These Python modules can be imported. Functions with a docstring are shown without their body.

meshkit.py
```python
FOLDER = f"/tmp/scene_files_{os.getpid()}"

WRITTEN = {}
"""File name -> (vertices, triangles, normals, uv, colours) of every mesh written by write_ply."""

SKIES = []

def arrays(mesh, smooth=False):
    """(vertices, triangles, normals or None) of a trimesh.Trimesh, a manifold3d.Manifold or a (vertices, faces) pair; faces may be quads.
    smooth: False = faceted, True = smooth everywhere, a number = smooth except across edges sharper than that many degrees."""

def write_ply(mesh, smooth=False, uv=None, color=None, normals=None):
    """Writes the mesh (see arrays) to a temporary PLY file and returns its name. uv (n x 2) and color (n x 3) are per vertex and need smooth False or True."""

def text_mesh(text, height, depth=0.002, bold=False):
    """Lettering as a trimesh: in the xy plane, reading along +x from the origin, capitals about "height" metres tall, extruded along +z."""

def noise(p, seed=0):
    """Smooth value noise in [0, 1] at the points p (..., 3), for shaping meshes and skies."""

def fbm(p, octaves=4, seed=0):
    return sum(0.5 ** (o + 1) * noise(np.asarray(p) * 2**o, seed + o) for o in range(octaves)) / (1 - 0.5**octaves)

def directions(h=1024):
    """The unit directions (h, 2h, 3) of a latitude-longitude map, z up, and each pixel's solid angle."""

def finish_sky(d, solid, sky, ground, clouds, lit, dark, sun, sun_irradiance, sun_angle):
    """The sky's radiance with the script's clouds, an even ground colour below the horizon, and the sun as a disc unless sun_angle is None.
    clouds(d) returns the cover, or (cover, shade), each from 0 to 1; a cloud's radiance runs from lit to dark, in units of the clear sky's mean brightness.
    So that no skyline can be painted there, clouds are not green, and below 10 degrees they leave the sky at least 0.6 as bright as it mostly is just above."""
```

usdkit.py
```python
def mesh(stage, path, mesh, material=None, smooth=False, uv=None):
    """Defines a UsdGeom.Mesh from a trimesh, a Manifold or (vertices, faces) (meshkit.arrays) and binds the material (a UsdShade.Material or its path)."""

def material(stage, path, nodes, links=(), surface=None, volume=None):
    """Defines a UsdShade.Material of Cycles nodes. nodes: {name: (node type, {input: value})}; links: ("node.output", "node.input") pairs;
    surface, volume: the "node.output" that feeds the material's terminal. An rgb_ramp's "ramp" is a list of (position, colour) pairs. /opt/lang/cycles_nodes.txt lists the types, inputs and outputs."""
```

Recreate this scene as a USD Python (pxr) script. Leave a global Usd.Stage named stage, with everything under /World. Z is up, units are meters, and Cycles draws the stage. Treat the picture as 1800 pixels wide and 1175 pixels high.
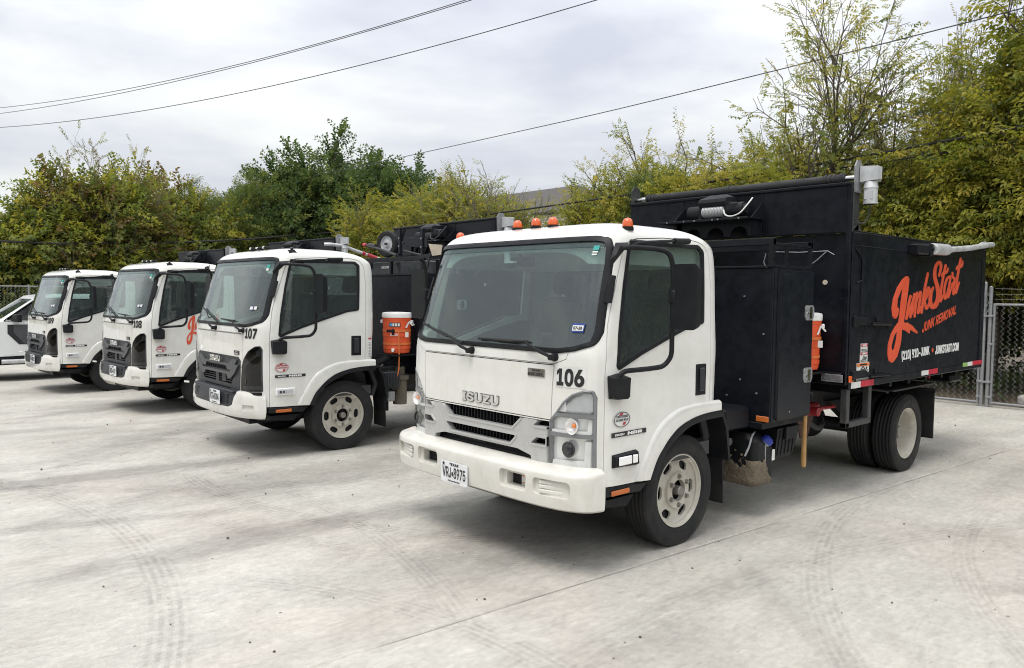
import math, random, glob
import numpy as np, trimesh, manifold3d as m3, usdkit, meshkit
from PIL import Image, ImageDraw, ImageFont
from shapely.geometry import Polygon, LineString, Point, box as sbox
from shapely import affinity, union_all
from pxr import Usd, UsdGeom, UsdLux, UsdShade, Gf, Sdf, Vt

stage = Usd.Stage.CreateInMemory()
UsdGeom.SetStageUpAxis(stage, UsdGeom.Tokens.z)
UsdGeom.SetStageMetersPerUnit(stage, 1.0)
world = UsdGeom.Xform.Define(stage, '/World')
stage.SetDefaultPrim(world.GetPrim())
UsdGeom.Scope.Define(stage, '/World/Looks')

# ---------------------------------------------------------------- camera, sky, sun
EYE = (4.5887, 4.168, 1.7969)
YAW, PITCH, ROLL = 3.975, -0.0519, 0.011
cam = UsdGeom.Camera.Define(stage, '/World/camera')
def _cam():
    cy, sy, cp, sp = math.cos(YAW), math.sin(YAW), math.cos(PITCH), math.sin(PITCH)
    f = np.array([cy*cp, sy*cp, sp]); r = np.array([sy, -cy, 0.]); u = np.cross(r, f)
    c, s = math.cos(ROLL), math.sin(ROLL)
    R, U = c*r+s*u, -s*r+c*u
    return Gf.Matrix4d(*R, 0, *U, 0, *(-f), 0, *EYE, 1)
cam.AddTransformOp().Set(_cam())
cam.CreateHorizontalApertureAttr(36.0); cam.CreateVerticalApertureAttr(36.0*668/1024)
cam.CreateFocalLengthAttr(36.0*1353.6/1800)
cam.CreateClippingRangeAttr(Gf.Vec2f(0.05, 2000.0))
EXPOSURE = 0.57
cam.CreateExposureAttr(EXPOSURE)
SUN_EL, SUN_AZ = math.radians(66), math.radians(75)      # azimuth from +y towards +x
sun_dir = np.array([math.sin(SUN_AZ)*math.cos(SUN_EL), math.cos(SUN_AZ)*math.cos(SUN_EL), math.sin(SUN_EL)])
dome = UsdLux.DomeLight.Define(stage, '/World/sky')
dome.GetPrim().SetCustomDataByKey('kind', 'structure')
sky_mat = usdkit.material(stage, '/World/Looks/overcast_sky', {
    'sky': ('sky_texture', {'sky_type': 'single_scattering', 'sun_disc': False, 'sun_elevation': SUN_EL, 'sun_rotation': SUN_AZ, 'altitude': 100.0, 'air_density': 1.0, 'aerosol_density': 2.0}),
    'tc': ('texture_coordinate', {}), 'xyz': ('separate_xyz', {}),
    'mp': ('mapping', {'scale': (1.0, 1.0, 3.2), 'rotation': (0.0, 0.0, 0.5)}),
    'n1': ('noise_texture', {'scale': 2.1, 'detail': 6.0, 'roughness': 0.52, 'distortion': 0.35}),
    'n2': ('noise_texture', {'scale': 5.5, 'detail': 5.0, 'roughness': 0.5}),
    'mx': ('mix_float', {'fac': 0.3}),
    'cl': ('rgb_ramp', {'ramp': [(0.0, (4.2, 4.45, 5.1)), (0.36, (4.6, 4.8, 5.45)), (0.47, (5.6, 5.75, 6.2)), (0.57, (6.8, 6.95, 6.95)), (0.70, (8.0, 8.2, 7.85)), (1.0, (8.9, 9.1, 8.6))]}),
    'gr': ('map_range', {'from_min': 0.0, 'from_max': 1.0, 'to_min': 0.74, 'to_max': 1.85, 'clamp': True}),   # an overcast sky brightens towards the zenith
    'ml': ('vector_math', {'math_type': 'multiply'}),
    'cov': ('mix_color', {'fac': 0.93}),
    'bg': ('background_shader', {'strength': 0.1}),
}, [('tc.generated', 'mp.vector'), ('tc.generated', 'xyz.vector'), ('xyz.z', 'gr.value'), ('mp.vector', 'n1.vector'), ('mp.vector', 'n2.vector'), ('n1.fac', 'mx.a'), ('n2.fac', 'mx.b'), ('mx.result', 'cl.fac'),
    ('cl.color', 'ml.vector1'), ('gr.result', 'ml.vector2'), ('sky.color', 'cov.a'), ('ml.vector', 'cov.b'), ('cov.result', 'bg.color')], surface='bg.background')
UsdShade.MaterialBindingAPI.Apply(dome.GetPrim()).Bind(sky_mat)
sun = UsdLux.DistantLight.Define(stage, '/World/sun')
sun.CreateIntensityAttr(0.38); sun.CreateAngleAttr(25.0); sun.CreateNormalizeAttr(True); sun.CreateColorAttr(Gf.Vec3f(1.0, 0.965, 0.91))
def _aim(d):
    z = np.array(d)/np.linalg.norm(d); x = np.cross([0, 0, 1.], z); x /= np.linalg.norm(x); y = np.cross(z, x)
    return Gf.Matrix4d(*x, 0, *y, 0, *z, 0, 0, 0, 20, 1)
sun.AddTransformOp().Set(_aim(sun_dir))

# ---------------------------------------------------------------- scene helpers
COUNT = {}
def path_of(name, parent='/World'):
    key = (str(parent), name); n = COUNT.get(key, 0); COUNT[key] = n+1
    return f'{parent}/{name}' + (f'_{n:03d}' if n else '')
def tag(p, label=None, cat=None, group=None, kind=None):
    prim = stage.GetPrimAtPath(p) if isinstance(p, str) else p
    for k, v in (('label', label), ('category', cat), ('group', group), ('kind', kind)):
        if v: prim.SetCustomDataByKey(k, v)
    return str(prim.GetPath())
def thing(name, label, cat, loc=(0, 0, 0), yaw=0.0, group=None):
    p = path_of(name); x = UsdGeom.Xform.Define(stage, p)
    x.AddTranslateOp().Set(Gf.Vec3d(*map(float, loc)))
    if yaw: x.AddRotateZOp().Set(math.degrees(yaw))
    return tag(p, label, cat, group)
def arr(m):
    if isinstance(m, MB): return m.get()
    v, f, _ = meshkit.arrays(m, False)
    return np.asarray(v, float), np.asarray(f, int)
def part(parent, name, mesh, mat, smooth=32, label=None, kind=None):
    v, f = arr(mesh)
    if len(f) == 0: print('EMPTY', parent, name); return None
    p = path_of(name, parent)
    usdkit.mesh(stage, p, trimesh.Trimesh(v, f, process=False), M[mat], smooth=smooth)
    if label or kind: tag(p, label, kind=kind)
    return p
def solo(name, mesh, mat, label, cat=None, group=None, kind=None, smooth=32):
    return tag(part('/World', name, mesh, mat, smooth), label, cat, group, kind)

class MB:
    def __init__(s): s.v, s.f, s.n = [], [], 0
    def add(s, m):
        v, f = arr(m); s.v.append(v); s.f.append(f+s.n); s.n += len(v); return s
    def get(s):
        return (np.vstack(s.v), np.vstack(s.f)) if s.v else (np.zeros((0, 3)), np.zeros((0, 3), int))
def join(*ms):
    b = MB()
    for m in ms: b.add(m)
    return b
def xf(m, R=None, t=None, s=None):
    v, f = arr(m); v = v.copy()
    if s is not None: v = v*np.asarray(s)
    if R is not None: v = v @ np.asarray(R).T
    if t is not None: v = v+np.asarray(t)
    if s is not None and np.prod(np.broadcast_to(s, 3)) < 0: f = f[:, ::-1]
    return v, f
def rz(a): c, s = math.cos(a), math.sin(a); return np.array([[c, -s, 0], [s, c, 0], [0, 0, 1.]])
def ry(a): c, s = math.cos(a), math.sin(a); return np.array([[c, 0, s], [0, 1, 0], [-s, 0, c]])
def rx(a): c, s = math.cos(a), math.sin(a); return np.array([[1, 0, 0], [0, c, -s], [0, s, c]])
def mir(m): return xf(m, s=(1, -1, 1))
def box(x0, x1, y0, y1, z0, z1, b=0.0):
    """chamfered box as arrays"""
    lo, hi = np.minimum([x0, y0, z0], [x1, y1, z1]), np.maximum([x0, y0, z0], [x1, y1, z1])
    b = min(b, 0.45*(hi-lo).min())
    if b <= 0:
        v = np.array([[(lo, hi)[i][0], (lo, hi)[j][1], (lo, hi)[k][2]] for i in (0, 1) for j in (0, 1) for k in (0, 1)])
        f = np.array([[0, 1, 3], [0, 3, 2], [4, 6, 7], [4, 7, 5], [0, 4, 5], [0, 5, 1], [2, 3, 7], [2, 7, 6], [0, 2, 6], [0, 6, 4], [1, 5, 7], [1, 7, 3]])
        return v, f
    p = []
    for i in (0, 1):
        for j in (0, 1):
            for k in (0, 1):
                c = np.array([(lo, hi)[i][0], (lo, hi)[j][1], (lo, hi)[k][2]]); s = np.array([1-2*i, 1-2*j, 1-2*k])*b
                for a in range(3): q = c+s; q[a] = c[a]; p.append(q)
    return arr(m3.Manifold.hull_points(np.array(p)))
def hull(pts): return m3.Manifold.hull_points(np.asarray(pts, float))
def ring(c, axis, r, n, ph=0.0):
    a = np.linalg.norm(axis); z = np.asarray(axis)/a
    x = np.cross(z, [0, 0, 1.]) if abs(z[2]) < .9 else np.cross(z, [1., 0, 0]); x /= np.linalg.norm(x); y = np.cross(z, x)
    t = np.linspace(0, 2*np.pi, n, endpoint=False)+ph
    return np.asarray(c)+r*(np.cos(t)[:, None]*x+np.sin(t)[:, None]*y)
def loft_rings(rings, closed=False, caps=True):
    n = len(rings[0]); v = np.vstack(rings); f = []
    m = len(rings)
    for i in range(m if closed else m-1):
        a, b = i*n, ((i+1) % m)*n; j = np.arange(n); k = (j+1) % n
        f += [np.stack([a+j, a+k, b+k], 1), np.stack([a+j, b+k, b+j], 1)]
    if caps and not closed:
        j = np.arange(1, n-1)
        f += [np.stack([np.zeros_like(j), j+1, j], 1), (m-1)*n+np.stack([np.zeros_like(j), j, j+1], 1)]
    return v, np.vstack(f)
def cyl(p0, p1, r0, r1=None, n=16):
    r1 = r0 if r1 is None else r1; ax = np.asarray(p1, float)-p0
    return loft_rings([ring(p0, ax, r0, n), ring(p1, ax, r1, n)])
def fillet(pts, r, k=5):
    pts = [np.asarray(p, float) for p in pts]; out = [pts[0]]
    for a, b, c in zip(pts, pts[1:], pts[2:]):
        u, w = a-b, c-b; lu, lw = np.linalg.norm(u), np.linalg.norm(w); q = min(r, lu*.45, lw*.45); u, w = u/lu*q, w/lw*q
        for t in np.linspace(0, 1, k): out.append(b+u*(1-t)**2+w*t**2)
    return out+[pts[-1]]
def tube(pts, r, n=8, fr=0.0, caps=True):
    if fr: pts = fillet(pts, fr)
    p = np.asarray(pts, float); d = np.gradient(p, axis=0); d /= np.maximum(np.linalg.norm(d, axis=1, keepdims=True), 1e-9)
    x = np.cross(d[0], [0, 0, 1.]) if abs(d[0][2]) < .9 else np.cross(d[0], [1., 0, 0]); x /= np.linalg.norm(x)
    r = np.broadcast_to(r, len(p)); t = np.linspace(0, 2*np.pi, n, endpoint=False); R = []
    for i in range(len(p)):
        x = x-d[i]*(x@d[i]); x /= np.linalg.norm(x); y = np.cross(d[i], x)
        R.append(p[i]+r[i]*(np.cos(t)[:, None]*x+np.sin(t)[:, None]*y))
    return loft_rings(R, caps=caps)
def lathe(prof, c, axis='y', n=32, closed=False):
    """prof: (radius, height along axis); revolve round axis through c"""
    ax = {'x': (1., 0, 0), 'y': (0, 1., 0), 'z': (0, 0, 1.)}[axis]; ax = np.array(ax)
    R = [ring(np.asarray(c)+ax*h, ax, max(r, 1e-4), n) for r, h in prof]
    return loft_rings(R, closed=closed, caps=not closed)
def cross(poly):
    if not hasattr(poly, 'geom_type'): poly = Polygon(poly)
    g = [p for p in (poly.geoms if hasattr(poly, 'geoms') else [poly]) if p.geom_type == 'Polygon' and p.area > 1e-9]
    rings = []
    for p in g:
        q = p if p.exterior.is_ccw else Polygon(p.exterior.coords[::-1], [i.coords for i in p.interiors])
        rings.append(np.array(q.exterior.coords)[:-1, :2])
        for i in q.interiors:
            c = np.array(i.coords)[:-1, :2]; rings.append(c if not i.is_ccw else c[::-1])
    return m3.CrossSection(rings, m3.FillRule.EvenOdd)
def ext(poly, axis, a, b):
    """Manifold: polygon extruded along an axis from a to b. axis y: polygon is (x, z); axis x: (y, z); axis z: (x, y)"""
    m = m3.Manifold.extrude(cross(poly), float(b-a))
    if axis == 'z': return m.translate((0, 0, a))
    if axis == 'x': return m.transform(np.array([[0, 0, 1, a], [1, 0, 0, 0], [0, 1, 0, 0]], float))       # (p,q,h) -> (h,p,q)
    return m.transform(np.array([[1, 0, 0, 0], [0, 0, -1, b], [0, 1, 0, 0]], float))                      # (p,q,h) -> (p,b-h,q)
def rr(x0, x1, y0, y1, r=0.02):
    return sbox(min(x0, x1)+r, min(y0, y1)+r, max(x0, x1)-r, max(y0, y1)-r).buffer(r, quad_segs=4)
def rnd(pts, r): return Polygon(pts).buffer(-r).buffer(r, quad_segs=5) if r > 0 else Polygon(pts).buffer(r).buffer(-r)
def smooth_poly(pts, r, q=5): return Polygon(pts).buffer(-r, quad_segs=q).buffer(r, quad_segs=q)
_fonts = {}
def text(s, h, weight=700, sx=1.0, slant=0.0, font='Inter'):
    """lettering as a shapely shape: capitals h tall, from x = 0, baseline at 0"""
    key = (s, weight, font)
    if key not in _fonts:
        ft = ImageFont.truetype(glob.glob(f'/opt/blender-*/*/datafiles/fonts/{font}.woff2')[0], 110)
        try: ft.set_variation_by_axes([32, weight])
        except Exception: pass
        x0, y0, x1, y1 = ft.getbbox(s, anchor='ls')
        im = Image.new('L', (x1-x0+8, y1-y0+8)); ImageDraw.Draw(im).text((4-x0, 4-y0), s, 255, ft, anchor='ls')
        on = np.pad(np.asarray(im) > 127, ((0, 0), (1, 1))).astype(np.int8); d = np.diff(on, axis=1)
        rows, st = np.nonzero(d == 1); en = np.nonzero(d == -1)[1]
        g = union_all([sbox(a, -r-1, b, -r) for r, a, b in zip(rows, st, en)]).buffer(.7).buffer(-.7).simplify(.8)
        _fonts[key] = affinity.translate(g, -4, 4-y0)
    k = h/80.0
    g = affinity.affine_transform(_fonts[key], [k*sx, k*slant, 0, k, 0, 0])
    return affinity.translate(g, -g.bounds[0], 0)
def fit_text(s, w, h, weight=700, slant=0.0):
    g = text(s, h, weight, 1.0, slant); b = g.bounds
    return affinity.scale(affinity.translate(g, -b[0], -b[1]), w/(b[2]-b[0]), h/(b[3]-b[1]), origin=(0, 0))
def decal(geom, O, U, V, t=0.002, off=0.0015):
    """flat print or plate lying on a surface: geometry's x along U, y along V, standing off..off+t along U x V"""
    U, V = np.asarray(U, float), np.asarray(V, float); U = U/np.linalg.norm(U); V = V/np.linalg.norm(V); N = np.cross(U, V)
    v, f = arr(m3.Manifold.extrude(cross(geom), t))
    return np.asarray(O)+v[:, :1]*U+v[:, 1:2]*V+(v[:, 2:]+off)*N, f
def side_decal(geom, x, y, z, **k): return decal(geom, (x, y, z), (-1, 0, 0), (0, 0, 1), **k)     # on a truck's left side
def front_decal(geom, x, y, z, **k): return decal(geom, (x, y, z), (0, 1, 0), (0, 0, 1), **k)      # on a truck's front
# ---------------------------------------------------------------- materials
M = {}
def mat(name, nodes, links, surface='p.BSDF'): M[name] = usdkit.material(stage, '/World/Looks/'+name, nodes, links, surface=surface); return M[name]
def plain(name, color, rough=0.5, metallic=0.0, coat=0.0, vary=0.12, scale=9.0, bump=0.0, bscale=60.0, dirt=None, dirt_amt=0.3, spec=0.5, low=False, scratch=None):
    """principled paint with faint mottling; dirt: a dust colour laid on by noise"""
    c = np.array(color, float)
    n = {'g': ('geometry', {}), 't': ('texture_coordinate', {}), 'n': ('noise_texture', {'scale': scale, 'detail': 5.0, 'roughness': 0.6}),
         'r': ('rgb_ramp', {'ramp': [(0.3, tuple(c*(1-vary))), (0.7, tuple(np.minimum(c*(1+vary), .9)))]}),
         'mr': ('map_range', {'from_min': 0.3, 'from_max': 0.7, 'to_min': max(rough*(1-.25), .02), 'to_max': min(rough*1.25, 1)}),
         'p': ('principled_bsdf', {'metallic': metallic, 'coat_weight': coat, 'specular_ior_level': spec})}
    l = [('t.object', 'n.vector'), ('n.fac', 'r.fac'), ('n.fac', 'mr.value'), ('mr.result', 'p.roughness')]
    out = 'r.color'
    if dirt is not None:
        n['dn'] = ('noise_texture', {'scale': 3.1, 'detail': 8.0, 'roughness': 0.7, 'distortion': 0.4}); n['dr'] = ('map_range', {'from_min': 0.42, 'from_max': 0.72, 'to_min': 0.0, 'to_max': dirt_amt, 'clamp': True})
        n['dm'] = ('mix_color', {'b': tuple(dirt)})
        l += [('t.object', 'dn.vector'), ('dn.fac', 'dr.value'), ('r.color', 'dm.a')]; out = 'dm.result'
        if low:                                                     # road film: thicker towards the wheels, with a few runs
            n['sx'] = ('separate_xyz', {}); n['lr'] = ('map_range', {'from_min': 0.45, 'from_max': 1.25, 'to_min': 1.0, 'to_max': 0.22, 'clamp': True}); n['lm'] = ('math', {'math_type': 'multiply'})
            n['rm'] = ('mapping', {'scale': (26.0, 26.0, 1.6)}); n['rn'] = ('noise_texture', {'scale': 1.0, 'detail': 3.0}); n['rr'] = ('map_range', {'from_min': 0.58, 'from_max': 0.72, 'to_min': 0.0, 'to_max': 0.09, 'clamp': True}); n['la'] = ('math', {'math_type': 'add', 'use_clamp': True})
            l += [('t.object', 'sx.vector'), ('sx.z', 'lr.value'), ('dr.result', 'lm.value1'), ('lr.result', 'lm.value2'), ('t.object', 'rm.vector'), ('rm.vector', 'rn.vector'), ('rn.fac', 'rr.value'), ('lm.value', 'la.value1'), ('rr.result', 'la.value2'), ('la.value', 'dm.fac')]
        else: l.append(('dr.result', 'dm.fac'))
    if scratch is not None:
        n['sm'] = ('mapping', {'scale': (1.2, 1.2, 30.0), 'rotation': (0.35, 0.5, 0.0)}); n['sn'] = ('noise_texture', {'scale': 3.0, 'detail': 4.0, 'roughness': 0.7, 'distortion': 0.2}); n['sr'] = ('map_range', {'from_min': 0.665, 'from_max': 0.70, 'to_min': 0.0, 'to_max': 0.8, 'clamp': True}); n['sc'] = ('mix_color', {'b': tuple(scratch)})
        l += [('t.object', 'sm.vector'), ('sm.vector', 'sn.vector'), ('sn.fac', 'sr.value'), ('sr.result', 'sc.fac'), (out, 'sc.a')]; out = 'sc.result'
    l.append((out, 'p.base_color'))
    if bump:
        n['bn'] = ('noise_texture', {'scale': bscale, 'detail': 3.0}); n['b'] = ('bump', {'strength': bump, 'distance': 0.01})
        l += [('t.object', 'bn.vector'), ('bn.fac', 'b.height'), ('b.normal', 'p.normal')]
    return mat(name, n, l)
def glass(name, tint, f0=.045, rough=0.0, dust=0.0):
    """pane: see-through with a mirror coat that grows towards grazing angles, alike from both sides"""
    n = {'w': ('layer_weight', {'blend': 0.5}), 'q': ('math', {'math_type': 'power', 'value2': 5.0}), 'f': ('math', {'math_type': 'multiply_add', 'value2': 1-f0, 'value3': f0, 'use_clamp': True}),
         't': ('transparent_bsdf', {'color': tint}), 'g': ('glossy_bsdf', {'color': (1, 1, 1), 'roughness': rough}), 'm': ('mix_closure', {}), 'd': ('diffuse_bsdf', {'color': (.5, .53, .52)}), 'm2': ('mix_closure', {'fac': dust})}
    return mat(name, n, [('w.facing', 'q.value1'), ('q.value', 'f.value1'), ('f.value', 'm.fac'), ('t.BSDF', 'm.closure1'), ('g.BSDF', 'm.closure2'), ('m.closure', 'm2.closure1'), ('d.BSDF', 'm2.closure2')], 'm2.closure')
plain('white_paint', (.69, .685, .64), .24, coat=.8, vary=.025, dirt=(.40, .36, .29), dirt_amt=.40, low=True)
plain('bumper_paint', (.665, .655, .60), .34, coat=.3, vary=.03, dirt=(.36, .32, .25), dirt_amt=.30)
plain('black_paint', (.0042, .0052, .0078), .33, vary=.4, dirt=(.022, .023, .024), dirt_amt=.18, spec=.22, scratch=(.04, .042, .046))
plain('black_paint_matt', (.0045, .0054, .0074), .45, vary=.4, dirt=(.022, .023, .024), dirt_amt=.2, spec=.2)
plain('black_plastic', (.0085, .0092, .0108), .5, vary=.3, bump=.1, bscale=300, spec=.22, dirt=(.04, .038, .034), dirt_amt=.18)
plain('dash_plastic', (.075, .08, .082), .6, vary=.2)
plain('grey_plastic', (.022, .024, .027), .42, vary=.15, spec=.35)
plain('seat_fabric', (.045, .048, .055), .85, vary=.25)
plain('pale_trim', (.42, .43, .41), .6)
plain('rubber', (.0125, .013, .014), .68, vary=.3, dirt=(.055, .05, .044), dirt_amt=.45, bump=.1, bscale=150, spec=.3)
plain('seal_rubber', (.008, .0085, .010), .45, vary=.2, spec=.3)
plain('wheel_paint', (.50, .475, .41), .38, vary=.06, dirt=(.20, .16, .11), dirt_amt=.6)
plain('hub_metal', (.27, .26, .24), .45, metallic=.6, vary=.2, dirt=(.16, .13, .09), dirt_amt=.4)
plain('silver_paint', (.50, .50, .49), .34, metallic=.45, vary=.05)
plain('chrome', (.72, .72, .71), .12, metallic=1.0, vary=.03)
plain('aluminium', (.56, .57, .57), .36, metallic=.45, vary=.12)
plain('galvanised', (.27, .275, .28), .48, metallic=.5, vary=.2, scale=30)
plain('steel_grey', (.045, .046, .048), .5, metallic=.3, vary=.3, dirt=(.06, .05, .04), dirt_amt=.4)
plain('orange_lens', (.62, .10, .015), .22, coat=.6, vary=.06)
plain('amber_dull', (.45, .12, .025), .35, vary=.1)
plain('bulb_amber', (.9, .25, .04), .2)
plain('orange_cooler', (.68, .095, .03), .42, vary=.08)
plain('cooler_white', (.74, .74, .72), .45)
plain('letter_orange', (.62, .085, .035), .45, vary=.05)
plain('letter_white', (.74, .74, .72), .5, vary=.04)
plain('letter_black', (.014, .014, .015), .45)
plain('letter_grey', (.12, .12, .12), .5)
plain('reflector_white', (.62, .62, .60), .35)
plain('reflector_red', (.42, .022, .04), .35)
plain('sticker_white', (.66, .66, .63), .45)
plain('sticker_red', (.42, .04, .05), .45)
plain('sticker_orange', (.62, .17, .03), .45)
plain('sticker_blue', (.02, .05, .22), .4)
plain('sticker_teal', (.03, .30, .27), .4)
plain('sticker_green', (.25, .42, .12), .4)
plain('plate_white', (.70, .71, .72), .4)
plain('red_paint', (.36, .025, .035), .42, vary=.2, dirt=(.10, .06, .04), dirt_amt=.5)
plain('blue_plastic', (.02, .04, .28), .4)
plain('mud', (.135, .108, .075), .95, vary=.35, scale=45, bump=.9, bscale=70)
plain('wood', (.42, .24, .085), .5, vary=.18, scale=14)
plain('cardboard_pale', (.42, .36, .28), .8)
plain('hi_vis', (.55, .60, .10), .8)
plain('wire_steel', (.44, .44, .44), .45, metallic=.4, vary=.15, scale=60)
plain('cable_black', (.014, .014, .015), .7)
plain('cable_grey', (.05, .05, .052), .7)
plain('lamp_bowl', (.90, .90, .89), .16, metallic=.35, vary=.01)
plain('lamp_bezel', (.20, .205, .21), .35, metallic=.3, vary=.05)
plain('lamp_grey', (.50, .51, .52), .3, metallic=.2, vary=.04)
plain('pickup_white', (.70, .71, .70), .3, coat=.5, vary=.02)
plain('pickup_dark', (.055, .058, .063), .35, coat=.3, vary=.1)
plain('roof_shingle', (.075, .068, .064), .9, vary=.3, scale=3.5, bump=.6, bscale=18)
plain('fascia_cream', (.55, .52, .46), .7, vary=.06)
plain('wall_cream', (.50, .48, .43), .8, vary=.08)
plain('window_dark', (.02, .022, .025), .15, vary=.1)
plain('bark', (.085, .068, .052), .9, vary=.35, scale=14, bump=.6, bscale=30)
plain('bark_grey', (.16, .14, .12), .9, vary=.3, scale=14, bump=.5, bscale=30)
plain('stone_pale', (.42, .40, .37), .8)
plain('soil', (.11, .088, .06), .95, vary=.3, scale=2.2, bump=.8, bscale=20)
plain('grass_leaf', (.075, .095, .03), .8, vary=.3)
plain('leaf_litter', (.085, .07, .05), .8, vary=.35, scale=20)
glass('windscreen_glass', (.78, .87, .84), .058, dust=.010)
glass('windscreen_band', (.22, .50, .48), .055, dust=.03)
glass('side_glass', (.74, .81, .79), .045, dust=.018)
glass('tinted_glass', (.05, .055, .06), .045)
glass('lamp_smoked', (.42, .43, .44), .035)
glass('lamp_glass', (.97, .975, .975), .035)
plain('steel_bar', (.075, .078, .082), .36, metallic=.4, vary=.1)
plain('rust_metal', (.075, .035, .028), .7, vary=.3, dirt=(.10, .07, .05), dirt_amt=.5)
plain('stone_brown', (.12, .105, .075), .7, vary=.25)
plain('cap_blue', (.10, .30, .55), .4)
plain('strap_orange', (.62, .16, .04), .7)
plain('tub_grey', (.06, .064, .07), .2, vary=.2)
plain('vest_yellow', (.62, .50, .035), .7);
plain('pickup_panel', (.012, .013, .015), .45)
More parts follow.
